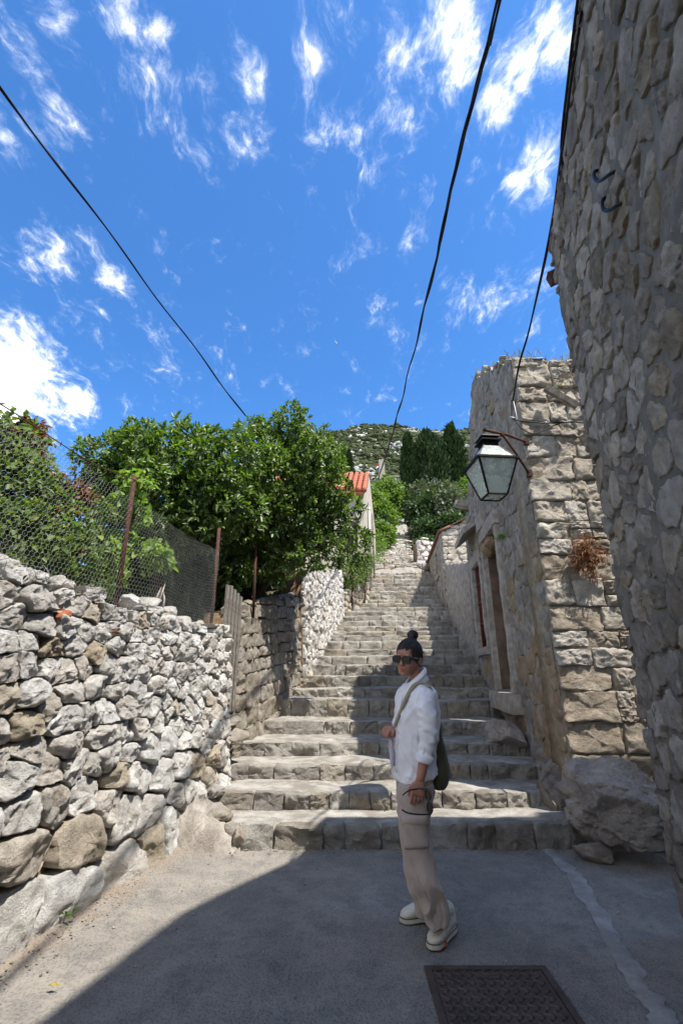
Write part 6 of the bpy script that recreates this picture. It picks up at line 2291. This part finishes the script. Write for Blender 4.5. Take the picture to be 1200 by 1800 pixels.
def hair_mat():
    m, n = new_mat('dark_hair')
    p = n.n('ShaderNodeTexCoord').outputs['Object']
    wv = n.n('ShaderNodeMapping', i_Vector=p)
    wv.inputs['Scale'].default_value = (40, 40, 260)
    a = n.noise(wv.outputs[0], 1.0, 4)
    c = n.mix(n.rng(a, .35, .7), (.012, .009, .008), (.050, .038, .032))
    finish(n, c, .55, a, .6, .003, .4)
    return m


M['hair'] = hair_mat()

# ---- head frame
HY = R(36)                                             # the face turns towards the camera
HF = np.array([-math.sin(HY), -math.cos(HY), 0])
HL = np.array([math.cos(HY), -math.sin(HY), 0])        # towards her left ear
tiltm = np.array(Matrix.Rotation(R(-4), 3, Vector(HF)) @ Matrix.Rotation(R(4), 3, Vector(HL)))
HF, HL, HU = tiltm @ HF, tiltm @ HL, tiltm @ UPZ
chin = wp(718.5, 1185.5)
HS = 1.06


def hd(x, y, z):
    """Head coordinates: x to her left, y forward, z up from the chin."""
    return chin + (HL * x + HF * y + HU * z) * HS


prof = [(-.004, .016, .060, .02), (.004, .030, .080, .012), (.018, .043, .089, -.01), (.036, .0525, .0885, -.045), (.058, .0595, .0865, -.072), (.085, .0650, .0845, -.089),
        (.108, .0685, .0825, -.098), (.130, .0715, .0870, -.103), (.155, .0720, .0820, -.103), (.178, .066, .066, -.095), (.198, .050, .040, -.075), (.211, .028, .008, -.048), (.216, .008, -.012, -.028)]
rings = [(hd(0, .5 * (f + b), z), HF * HS * .5 * (f - b), HL * HS * w_, 2.25 if .01 < z < .17 else 2.0) for z, w_, f, b in prof]
head_parts = [loft(rings, 40, 4)]
head_parts.append(loft([(hd(0, .084, .112), HF * .007, HL * .007, 2), (hd(0, .092, .094), HF * .012, HL * .0085, 2), (hd(0, .099, .078), HF * .014, HL * .012, 2), (hd(0, .100, .068), HF * .015, HL * .0165, 2), (hd(0, .094, .061), HF * .011, HL * .014, 2)], 16, 3))
head_parts.append(ellipsoid(hd(0, .087, .040), (.021 * HS, .0085, .0055), [HL, HF, HU], 2))
head_parts.append(ellipsoid(hd(0, .086, .031), (.018 * HS, .0085, .0058), [HL, HF, HU], 2))
head_parts.append(ellipsoid(hd(0, .082, .008), (.021, .012, .012), [HL, HF, HU], 2))
for s in (-1, 1):
    head_parts.append(ellipsoid(hd(.040 * s, .066, .066), (.021, .018, .020), [HL, HF, HU], 2))          # cheek
    head_parts.append(ellipsoid(hd(.030 * s, .080, .122), (.022, .010, .007), [HL, HF, HU], 2))          # brow
    head_parts.append(ellipsoid(hd(.071 * s, -.016, .088), (.0065, .016, .030), [HL, HF, HU], 2))        # ear
    head_parts.append(ellipsoid(hd(.075 * s, -.020, .098), (.007, .018, .018), [HL, HF, HU], 2))
neck0, neck1 = wp(738, 1207, .0), hd(0, -.035, .05)
head_parts.append(limb([neck0, .5 * (neck0 + neck1) + np.array([.002, 0, 0]), neck1], [.052, .046, .048]))

# ---- torso, arms, legs of the body (inside the clothes)
TOR = [  # photo row, front, back, half breadth
    (1201, 716, 749, .085), (1207, 709, 755, .130), (1217, 703.5, 761, .165), (1238, 698.5, 764.5, .176), (1262, 696.5, 765, .165), (1290, 694.5, 766.5, .156), (1320, 693, 766, .155), (1345, 692.5, 765, .162), (1370, 694, 763, .176)]
def torso(shrink, rows=TOR, e=2.5, ext=None):
    rg_ = []
    for py, xf, xb, b in rows:
        p, q = wp(xf, py), wp(xb, py)
        H = .5 * (q[0] - p[0])
        bb_ = max(b - shrink, .03)
        a = math.sqrt(max(H * H - (b * math.sin(YAW)) ** 2, .003)) / math.cos(YAW) - shrink
        rg_.append((.5 * (p + q), FWD * a, LFT * bb_, e))
    return loft(rg_, 36, 4)


sh_l, el_l, cf_l, wr_l = wp(747, 1221, .165), wp(751, 1290, .222), wp(745, 1334, .240), wp(738, 1371, .240)
sh_r, el_r, wr_r = wp(735, 1216, -.165), wp(732, 1300, -.20), wp(702, 1291, -.06)
palm_l = wp(735, 1389, .240)
body = list(head_parts)
body.append(torso(.022))
body.append(limb([sh_l, .5 * (sh_l + el_l), el_l, cf_l, wr_l], [.040, .036, .033, .033, .0255]))
body.append(limb([sh_r, .5 * (sh_r + el_r), el_r, .5 * (el_r + wr_r), wr_r], [.040, .036, .033, .032, .025]))
# left hand: relaxed, fingers down and slightly curled round the glasses
hd_dir = (palm_l - wr_l) / np.linalg.norm(palm_l - wr_l)
pn = np.array([.12, 1.0, .1])
pn = pn - hd_dir * pn.dot(hd_dir)
pn /= np.linalg.norm(pn)                                 # palm faces the thigh
ps = np.cross(hd_dir, pn)
ps = ps if ps[0] < 0 else -ps                            # towards the thumb (forward)
kn = wr_l + hd_dir * .082
body.append(loft([(wr_l - hd_dir * .01, ps * .026, pn * .019, 2.2), (wr_l + hd_dir * .03, ps * .034, pn * .017, 2.4), (wr_l + hd_dir * .065, ps * .040, pn * .016, 2.6), (kn, ps * .040, pn * .014, 2.6)], 20, 3))
for k, (off, L, curl) in enumerate(((.030, .070, .35), (.010, .078, .45), (-.011, .073, .7), (-.030, .058, .9))):
    b0 = kn + ps * off - hd_dir * .006
    d1 = hd_dir * math.cos(curl * .5) + pn * math.sin(curl * .5)
    d2 = hd_dir * math.cos(curl * 1.3) + pn * math.sin(curl * 1.3)
    d3 = hd_dir * math.cos(curl * 2.0) + pn * math.sin(curl * 2.0)
    p1, p2 = b0 + d1 * L * .48, b0 + d1 * L * .48 + d2 * L * .32
    p3 = p2 + d3 * L * .24
    body.append(limb([b0, p1, p2, p3], [.0098, .0088, .0080, .0066], 12, 3, flat_dir=ps))
th0 = wr_l + hd_dir * .026 + ps * .026
body.append(limb([th0, th0 + hd_dir * .030 + ps * .022 + pn * .006, th0 + hd_dir * .058 + ps * .026 + pn * .016, th0 + hd_dir * .078 + ps * .020 + pn * .022], [.014, .0115, .010, .0078], 12, 3, flat_dir=pn))
# right hand: closed round the strap in front of the waist
rp = wp(689, 1285, -.005)
body.append(limb([wr_r, .5 * (wr_r + rp), rp], [.025, .030, .034], 20, 4))
hb_ = np.array([-.62, -.25, .10])
hb_ /= np.linalg.norm(hb_)
fdn = np.array([-.42, -.18, -.88])
fdn /= np.linalg.norm(fdn)
V, F = ellipsoid(rp + hb_ * .014 + np.array([0, -.006, -.004]), (.034, .030, .036), None, 3)
body.append((V, F))
spd = np.array([.40, -.85, -.30])
spd /= np.linalg.norm(spd)
for k, (off, L) in enumerate(((-.030, .058), (-.010, .064), (.011, .060), (.030, .050))):
    b0 = rp + hb_ * .030 + spd * off + np.array([0, 0, .010])
    p1 = b0 + (fdn * .8 + hb_ * .5) * L * .42
    p2 = p1 + (fdn * 1.0 - hb_ * .25) * L * .40
    p3 = p2 + (fdn * .35 - hb_ * .95) * L * .36
    body.append(limb([b0 - hb_ * .012, b0, p1, p2, p3], [.0115, .0112, .0100, .0092, .0078], 12, 3, flat_dir=spd))
t0 = rp + np.array([.012, -.028, .012])
body.append(limb([t0, t0 + np.array([-.010, -.012, -.016]), t0 + np.array([-.016, -.014, -.038])], [.0125, .0115, .0088], 12, 3, flat_dir=hb_))
NEAR = [(1376, 731, 30), (1400, 730, 30.5), (1440, 729.5, 27), (1480, 731.5, 24.5), (1520, 741.5, 25), (1560, 754, 24.5), (1600, 766, 22), (1620, 770, 18.5), (1631, 770, 16)]
FARL = [(1376, 724, 26), (1400, 722, 25), (1440, 721, 21), (1480, 722, 18), (1520, 726.5, 16.5), (1560, 732.5, 15), (1594, 739, 12.5), (1607, 740, 11)]
def leg_rings(rows, lat, k=1.0, yk=1.0):
    out = []
    for py, xc, hw_ in rows:
        c = wp(xc, py, lat)
        r = wp(xc + hw_, py, lat)[0] - c[0]
        out.append((c, np.array([-r * k, 0, 0]), np.array([0, -r * k * yk, 0]), 2.2))
    return out
body.append(loft(leg_rings(NEAR, .085, .56), 24, 4))
body.append(loft(leg_rings(FARL, -.085, .52), 24, 4))
person = remesh('person', body, .0042, M['skin'], smooth_it=3)
tag(person, 'person in white shirt and taupe cargo trousers, dark hair in a bun, standing in shade', 'person', None, 'thing')
mb = MB()
for z_, w_ in ((.0405, .019), (.0315, .016)):
    mb.put(*ellipsoid(hd(0, .0905, z_), (w_ * HS, .0085, .0042), [HL, HF, HU], 2))
mb.build('lips', M['lip'], person, smooth=True)

# hair: swept back, with a bun
hp_ = [ellipsoid(hd(0, -.015, .131), (.0812 * HS, .0995 * HS, .0975 * HS), [HL, HF, HU], 4), ellipsoid(hd(0, -.062, .245), (.037, .036, .032), [HL, HF, HU], 3), ellipsoid(hd(.010, -.07, .256), (.027, .026, .024), [HL, HF, HU], 3), ellipsoid(hd(-.014, -.055, .251), (.024, .026, .026), [HL, HF, HU], 3), ellipsoid(hd(0, -.05, .215), (.034, .036, .028), [HL, HF, HU], 3),
       ellipsoid(hd(0, -.085, .055), (.040, .024, .045), [HL, HF, HU], 3)]
def hair_w(V):
    q = (V - chin)
    x, y, z = q @ HL, q @ HF, q @ HU
    return .0012 * vn(np.stack([x * 160, y * 30, z * 60], 1)) + .0018 * vn(np.stack([x * 40, y * 40, z * 40], 1))
remesh('hair', hp_, .0042, M['hair'], person, 2, hair_w)
mb = MB()
rs = np.random.RandomState(3)
for k in range(26):
    a = rs.uniform(-1, 1)
    p = hd(.05 * a, -.06 + .02 * rs.rand(), .20 + .06 * rs.rand())
    q = p + (HL * rs.normal(0, .02) + HF * rs.normal(-.01, .015) + HU * rs.uniform(0, .03))
    mb.tube([p, .5 * (p + q) + rs.normal(0, .004, 3), q], [.0012, .001, .0005], 4)
for k in range(8):
    p = hd(.078, .0 - .01 * k, .06 + .01 * k)
    mb.tube([p, p + HL * .004 - HU * .02, p + HL * .002 - HU * .045 + HF * rs.normal(0, .008)], [.0012, .001, .0005], 4)
# combed strands lying over the cap, from the hairline back to the bun
hc, hr_ = np.array([0, -.015, .131]), np.array([.0812, .0995, .0975])
for k in range(230):
    a0 = R(rs.uniform(-150, 150))                       # 0 = forehead
    el0 = R(np.interp(abs(a0), [0, 1.0, 1.9, 2.6], [18, 5, -28, -48]) + rs.uniform(-4, 14))
    d0 = np.array([math.sin(a0) * math.cos(el0), math.cos(a0) * math.cos(el0), math.sin(el0)])
    d1 = np.array([.18 * math.sin(a0), -.40 + .1 * math.cos(a0), .92])
    d1 /= np.linalg.norm(d1)
    pts_ = []
    lift = rs.uniform(1.004, 1.030)
    for t in np.linspace(0, 1, 9):
        d = d0 * (1 - t) + d1 * t
        d /= np.linalg.norm(d)
        q = hc + d * hr_ * (lift + .006 * math.sin(t * 9 + k))
        pts_.append(hd(*q))
    mb.tube(pts_, [.0010] + [rs.uniform(.0012, .0022)] * 7 + [.001], 4)
for k in range(60):
    a, e = rs.uniform(0, 6.28), rs.uniform(-.65, .65)
    pts_ = [hd(.038 * math.cos(a + t) * math.cos(2.1 * e + .3 * t), -.064 + .037 * math.sin(a + t) * math.cos(2.1 * e + .3 * t), .247 + .034 * math.sin(2.1 * e + .3 * t)) for t in np.linspace(0, 1.6, 7)]
    mb.tube(pts_, .0016, 4)
mb.build('loose_hair', M['hair'], person, smooth=True)

# sunglasses
gl = MB()
for s in (-1, 1):
    V, F = loft([(hd(.0345 * s, .094 - .004, .1005), HL * .0315, HU * .0240, 2.7), (hd(.0345 * s, .101, .1005), HL * .0335, HU * .0250, 2.7), (hd(.0345 * s, .106, .1005), HL * .0310, HU * .0228, 2.7)], 28, 2)
    gl.put(V, F)
    gl.put(*limb([hd(.066 * s, .098, .108), hd(.077 * s, .05, .107), hd(.080 * s, -.012, .102)], [.0075, .0060, .0035], 8, 3, flat=.35, flat_dir=HU))
gl.put(*limb([hd(-.008, .102, .106), hd(0, .105, .108), hd(.008, .102, .106)], [.004, .004, .004], 8, 2, flat_dir=HU))
gl.build('sunglasses', M['black_plastic'], person, smooth=True, sharp=40)

# shirt
def fold(V):
    x, y, z = V[:, 0], V[:, 1], V[:, 2]
    f1 = vn(np.stack([x * 9 + z * 5, y * 9, z * 3.2 - x * 6], 1))
    f2 = vn(np.stack([x * 20, y * 18, z * 11 + x * 9], 1))
    f3 = 1 - np.abs(vn(np.stack([x * 7 - z * 6, y * 7, z * 7 + x * 7 + 3], 1))) * 2
    f4 = 1 - 2 * np.abs(vn(np.stack([x * 16 + z * 11, y * 13, z * 13 - x * 12 + 5], 1)))
    arm = np.clip(((V - wp(735, 1260)) @ LFT - .12) / .05, 0, 1)
    ring = np.sin(z * 95 + 4 * f1 + x * 30) * arm * np.clip((1.28 - z) / .12, 0, 1)
    return .006 * f1 + .005 * f2 + .009 * np.maximum(f3, 0) ** 2 + .006 * np.maximum(f4, -.1) + .003 * ring - .005
def shirt_body():
    rg_ = []
    for py, xf, xb, b in TOR[:-1] + [(1362, 693.5, 764, .182)]:
        p, q = wp(xf, py), wp(xb, py)
        H = .5 * (q[0] - p[0])
        a = math.sqrt(max(H * H - (b * math.sin(YAW)) ** 2, .003)) / math.cos(YAW) + .003
        tl = np.interp(py, [1290, 1320, 1345, 1362], [0, .008, .022, .034])
        rg_.append((.5 * (p + q), FWD * a - UPZ * tl, LFT * (b + .004), 2.5))
    return loft(rg_, 40, 5)
sp = [shirt_body()]
sp.append(limb([sh_l + LFT * -.015, wp(748, 1232, .192), wp(750.5, 1262, .215), el_l, wp(749, 1312, .236), cf_l], [.052, .0565, .056, .0545, .050, .045], 24))
sp.append(limb([cf_l + (wr_l - cf_l) * -.16, cf_l + (wr_l - cf_l) * .18], [.0520, .0485], 24))
sp.append(limb([sh_r, .5 * (sh_r + el_r), el_r, .5 * (el_r + wr_r)], [.064, .062, .058, .046], 24))
shirt = remesh('shirt', sp, .0048, M['shirt'], person, 4, fold)
# collar, standing round the neck and folded over, open at the throat
nk = wp(732.5, 1192, 0)
Vc, nC_ = [], 34
for j in range(7):
    t = j / 6
    for i in range(nC_):
        a = R(-152) + R(304) * i / (nC_ - 1)                # 0 = nape
        fr_ = .5 - .5 * math.cos(a)                         # 1 = throat
        zt = .078 - .104 * fr_ ** 1.1
        if t < .4:                                          # stand
            q = t / .4
            r = .051 + .030 * (1 - q) ** 1.5
            z = zt - (.085 - .03 * fr_) * (1 - q)
        else:                                               # fall
            q = (t - .4) / .6
            r = .051 + (.014 + .026 * fr_) * q + .004 * math.sin(q * 3.1)
            z = zt + .004 * math.sin(q * 3.1) - (.040 + .030 * max(0, fr_ - .6) * 2) * q
        Vc.append(nk + (-FWD) * math.cos(a) * r * 1.05 + LFT * math.sin(-a) * r + FWD * .018 * fr_ + UPZ * z)
F = [(j * nC_ + i, j * nC_ + i + 1, (j + 1) * nC_ + i + 1, (j + 1) * nC_ + i) for j in range(6) for i in range(nC_ - 1)]
collar = add('collar', Vc, F, M['shirt'], person)
sm = collar.modifiers.new('thick', 'SOLIDIFY')
sm.thickness = .003
# rolled cuff
ax = (wr_l - cf_l) / np.linalg.norm(wr_l - cf_l)
a_ = FWD - ax * FWD.dot(ax)
a_ /= np.linalg.norm(a_)
b_ = np.cross(ax, a_)
V, F = loft([(cf_l - ax * .022, a_ * .050, b_ * .048, 2.2), (cf_l - ax * .012, a_ * .0545, b_ * .052, 2.2), (cf_l + ax * .012, a_ * .0535, b_ * .051, 2.2), (cf_l + ax * .020, a_ * .047, b_ * .044, 2.2), (cf_l + ax * .006, a_ * .040, b_ * .038, 2.2)], 28, 3)
V = V + .0025 * vn(V * 45)[:, None] * np.array([1, 1, .4])
add('cuff', V, F, M['shirt'], person)
from mathutils.bvhtree import BVHTree
def ray_on(objs, px, py, off=.006):
    best = None
    d = cpix(px, py).normalized()
    for o in objs:
        t = ray_cache.get(o.name)
        if t is None:
            wl = wloc(o)
            t = BVHTree.FromPolygons([v.co + wl for v in o.data.vertices], [tuple(p.vertices) for p in o.data.polygons])
            ray_cache[o.name] = t
        h = t.ray_cast(Vector((0, 0, EYE)), d)
        if h[0] is not None and (best is None or h[3] < best[3]):
            best = h
    return (np.array(best[0] + best[1] * off), np.array(best[1])) if best else None
ray_cache = {}
# button placket line down the front
pk_ = []
for (px, py) in ((707, 1222), (703, 1245), (700, 1270), (698, 1300), (697, 1330), (697.5, 1358)):
    h = ray_on([shirt], px, py, .0012)
    if h:
        pk_.append(h[0])
if len(pk_) > 3:
    add('placket', *limb(pk_, [.0045] * len(pk_), 8, 4), M['shirt'], person)

# trousers
def tfold(V):
    x, y, z = V[:, 0], V[:, 1], V[:, 2]
    low = np.clip((.75 - z) / .55, 0, 1)
    f1 = vn(np.stack([x * 9, y * 8, z * 5 + x * 9], 1))
    f2 = 1 - 2 * np.abs(vn(np.stack([x * 8 - z * 3, y * 6, z * 8 + x * 9 + 7], 1)))
    f3 = vn(np.stack([x * 26, y * 22, z * 17], 1))
    return .009 * f1 + (.010 + .010 * low) * (np.maximum(f2, -.2) - .35) + .004 * f3 - .002
pel = []
for py, xf, xb, b in ((1340, 699, 762, .150), (1365, 696, 764, .165), (1385, 696, 764, .172), (1405, 698, 763, .165), (1425, 700, 760, .15)):
    p, q = wp(xf, py), wp(xb, py)
    pel.append((.5 * (p + q), np.array([-.5 * (q[0] - p[0]) * .94, 0, 0]), np.array([0, -b, 0]), 2.3))
tr = [loft(pel, 32, 4), loft(leg_rings(NEAR, .085, 1.0, 1.0), 28, 4), loft(leg_rings(FARL, -.085, 1.0, 1.0), 28, 4)]
trousers = remesh('trousers', tr, .0050, M['trouser'], person, 5, tfold)
# cargo pocket on the thigh with its flap, and the seam below it
def patch(name, corners, nu, nv, thick, mat):
    g = []
    for j in range(nv):
        for i in range(nu):
            s, t = i / (nu - 1), j / (nv - 1)
            a = np.array(corners[0]) * (1 - s) + np.array(corners[1]) * s
            b = np.array(corners[3]) * (1 - s) + np.array(corners[2]) * s
            px, py = a * (1 - t) + b * t
            h = ray_on([trousers], px, py, thick * (0.25 if i in (0, nu - 1) or j in (0, nv - 1) else 1))
            if h is None:
                return None
            g.append(h[0])
    F = [(j * nu + i, j * nu + i + 1, (j + 1) * nu + i + 1, (j + 1) * nu + i) for j in range(nv - 1) for i in range(nu - 1)]
    o = add(name, g, F, mat, person)
    m_ = o.modifiers.new('thick', 'SOLIDIFY')
    m_.thickness = .004
    m_.offset = -1
    return o
patch('cargo_pocket', [(709, 1440), (750, 1440), (752, 1490), (712, 1492)], 12, 12, .009, M['trouser'])
patch('pocket_flap', [(708, 1432), (751, 1432), (751, 1450), (709, 1450)], 12, 5, .015, M['trouser'])
pk_ = []
for (px, py) in ((731, 1538), (742, 1562), (753, 1584), (765, 1604)):
    h = ray_on([trousers], px, py, .002)
    if h:
        pk_.append(h[0])
if len(pk_) > 2:
    add('seam', *limb(pk_, [.0042] * len(pk_), 8, 4), M['trouser'], person)
ray_t = ray_on([trousers], 746, 1392)

# boots
def boot(heel, toe, ankle_top, label):
    h, t = np.array(heel, float), np.array(toe, float)
    ax = t - h
    L = np.linalg.norm(ax)
    ax /= L
    sd = np.array([-ax[1], ax[0], 0])
    def ring(f, w_, z0, z1, e=2.4, dx=0):
        return (h + ax * (f * L) + UPZ * .5 * (z0 + z1) + ax * dx, sd * w_, UPZ * .5 * (z1 - z0), e)
    up = loft([ring(.0, .020, .03, .07), ring(.05, .034, .022, .105), ring(.18, .038, .02, .13), ring(.34, .038, .02, .125), ring(.5, .042, .02, .098), ring(.68, .047, .02, .080), ring(.84, .044, .02, .066), ring(.95, .030, .022, .052), ring(1.0, .010, .028, .042)], 28, 4)
    shaft = limb([h + ax * (.20 * L) + UPZ * .06, h + ax * (.20 * L) + UPZ * .12, .4 * (h + ax * (.20 * L) + UPZ * .19) + .6 * (np.array(ankle_top))], [.044, .043, .045], 24)
    tt = np.linspace(0, 1, 18)
    wv = np.interp(tt, [0, .05, .2, .4, .7, .88, .96, 1], [.018, .036, .042, .041, .052, .047, .032, .010])
    left = [h + ax * (a * (L + .014) - .007) + sd * w_ for a, w_ in zip(tt, wv)]
    right = [h + ax * (a * (L + .014) - .007) - sd * w_ for a, w_ in zip(tt, wv)][::-1]
    ol = left + right
    k = len(ol)
    V = np.array([p * [1, 1, 0] + [0, 0, .004] for p in ol] + [p * [1, 1, 0] + [0, 0, .030] for p in ol])
    so = (V, [tuple(range(k - 1, -1, -1)), tuple(range(k, 2 * k))] + [(i, (i + 1) % k, k + (i + 1) % k, k + i) for i in range(k)])
    o = remesh('boot', [up, shaft], .0045, M['boot'], person, 4)
    o['label'] = label
    # soles and piping stay sub-parts of their boot
    s_ = MB().put(*so).build('sole', M['sole'], o)
    bv = s_.modifiers.new('round', 'BEVEL')
    bv.width = .005
    bv.segments = 2
    ring_ = [p * [1, 1, 0] + UPZ * .0315 + (p - (h + t) / 2) * [1, 1, 0] * .004 for p in ol]
    MB().tube(ring_ + [ring_[0]], .0024, 6).build('piping', M['sole_line'], o, smooth=True)
    return o, ax, sd
b1, ax1_, sd1 = boot(at_z(796, 1634, .0), at_z(757, 1671, .0), wp(770, 1620, .085), 'cream boot nearer the camera, toe pointing down the street')
b2, ax2_, sd2 = boot(at_z(759, 1616, .0), at_z(704, 1621, .0), wp(740, 1606, -.085), 'cream boot farther from the camera, toe pointing at the dry stone wall')
tg = at_z(784, 1659, .02)
MB().box(tuple(tg), (.006, .006, .009)).build('red_tab', plain_mat('red_tab', (.5, .06, .03), .6), b1)

# ---- shoulder bag with its strap
bag = thing('shoulder_bag', wp(770, 1380, -.02), 'olive canvas shoulder bag with a khaki strap, hanging behind the person', 'bag')
br_r = [(1238, 763, 768, .03), (1262, 761, 769.5, .07), (1290, 759, 773, .10), (1320, 757, 781, .125), (1345, 756, 786.5, .135), (1368, 756, 785.5, .135), (1380, 757, 781, .12), (1384, 760, 776, .10)]
rg_ = []
for py, xa, xb, b in br_r:
    p, q = wp(xa, py, -.01), wp(xb, py, -.01)
    rg_.append((.5 * (p + q), np.array([.5 * (q[0] - p[0]), 0, 0]), np.array([0, -b, 0]), 2.8))
def bfold(V):
    return .006 * vn(V * [14, 9, 8]) + .003 * vn(V * 30)
remesh('pouch', [loft(rg_, 30, 4)], .006, M['olive'], bag, 4, bfold)
def ribbon(name, hits, wd, mat, parent, th=.003):
    P = spline([h[0] for h in hits], 8)
    N = spline([h[1] for h in hits], 8)
    N /= np.linalg.norm(N, axis=1)[:, None]
    T = np.gradient(P, axis=0)
    T /= np.linalg.norm(T, axis=1)[:, None]
    S_ = np.cross(T, N)
    S_ /= np.linalg.norm(S_, axis=1)[:, None]
    N = np.cross(S_, T)
    rows = []
    for i in range(len(P)):
        for a, b in ((-1, 0), (1, 0), (1, 1), (-1, 1)):
            rows.append(P[i] + S_[i] * a * wd * .5 + N[i] * b * th)
    m = len(P)
    F = [(i * 4 + k, i * 4 + (k + 1) % 4, i * 4 + 4 + (k + 1) % 4, i * 4 + 4 + k) for i in range(m - 1) for k in range(4)]
    F += [(3, 2, 1, 0), tuple((m - 1) * 4 + k for k in range(4))]
    return add(name, rows, F, mat, parent)
hits = []
for (px, py) in ((690.5, 1288), (695, 1277), (701, 1262), (709, 1242), (718, 1222), (727, 1208), (735, 1203), (742, 1202.5), (749, 1205), (756, 1211)):
    h = ray_on([shirt], px, py, .009)
    if h:
        hits.append(h)
if len(hits) > 3:
    e = hits[-1]
    hits += [(wp(764, 1222, .06), np.array([.9, -.3, .2])), (wp(767.5, 1238, .03), np.array([.95, -.2, 0])), (wp(768, 1255, .0), np.array([.95, -.2, 0]))]
    ribbon('strap', hits, .030, M['strap'], bag)
print('strap hits', len(hits))
# ---- things in the hands
gs = thing('eyeglasses', wp(748, 1430, .30), 'black framed glasses dangling from the left hand of the person', 'glasses')
def gp(px, py, l=.275):
    return wp(px, py, l)
def rim(px, py, wpx, hpx, name):
    pts_ = [gp(px + wpx * math.cos(a) + .12 * (hpx * math.sin(a)), py + hpx * math.sin(a), .275 + .012 * math.cos(a)) for a in np.linspace(0, 2 * math.pi, 25)[:-1]]
    MB().tube(pts_ + [pts_[0]], .0040, 6).build('rim', M['black_plastic'], gs, smooth=True)
    c_ = np.mean(pts_, axis=0)
    V = np.array(pts_ + [p + np.array([.0, .0016, 0]) for p in pts_])
    k_ = len(pts_)
    MB().put(V, [tuple(range(k_)), tuple(range(2 * k_ - 1, k_ - 1, -1))] + [(q, k_ + q, k_ + (q + 1) % k_, (q + 1) % k_) for q in range(k_)]).build('lens', M['black_plastic'], gs)
rim(752, 1398, 4.6, 9.5, 'rim')
rim(755, 1420, 4.8, 10.0, 'rim')
MB().tube([gp(753, 1406), gp(754, 1411)], .0035, 6).build('bridge', M['black_plastic'], gs, smooth=True)
MB().tube(spline([gp(751, 1388), gp(742, 1386, .262), gp(729, 1387, .255), gp(716, 1391), gp(707, 1398)], 6), .0040, 8).build('temple', M['black_plastic'], gs, smooth=True)
MB().tube(spline([gp(757, 1430), gp(744, 1432), gp(727, 1431), gp(714, 1428), gp(706, 1423)], 6), .0042, 8).build('temple', M['black_plastic'], gs, smooth=True)
cl_ = []
for j in range(12):
    t = j / 11
    for i in range(5):
        s = i / 4
        p = wp(687 - 6 * (1 - t * .6) + s * (5.5 + 3 * math.sin(t * 3)) + 3.5 * t, 1300 + 46 * t + (6 if i == 0 else 0) * t, .03)
        p[1] += .012 * math.sin(s * 5 + t * 4)
        cl_.append(p)
F = [(j * 5 + i, j * 5 + i + 1, (j + 1) * 5 + i + 1, (j + 1) * 5 + i) for j in range(11) for i in range(4)]
o = add('cloth_strip', cl_, F, M['lilac'])
m_ = o.modifiers.new('thick', 'SOLIDIFY')
m_.thickness = .003
tag(o, 'pale lilac strip of cloth hanging below the right hand of the person', 'cloth')
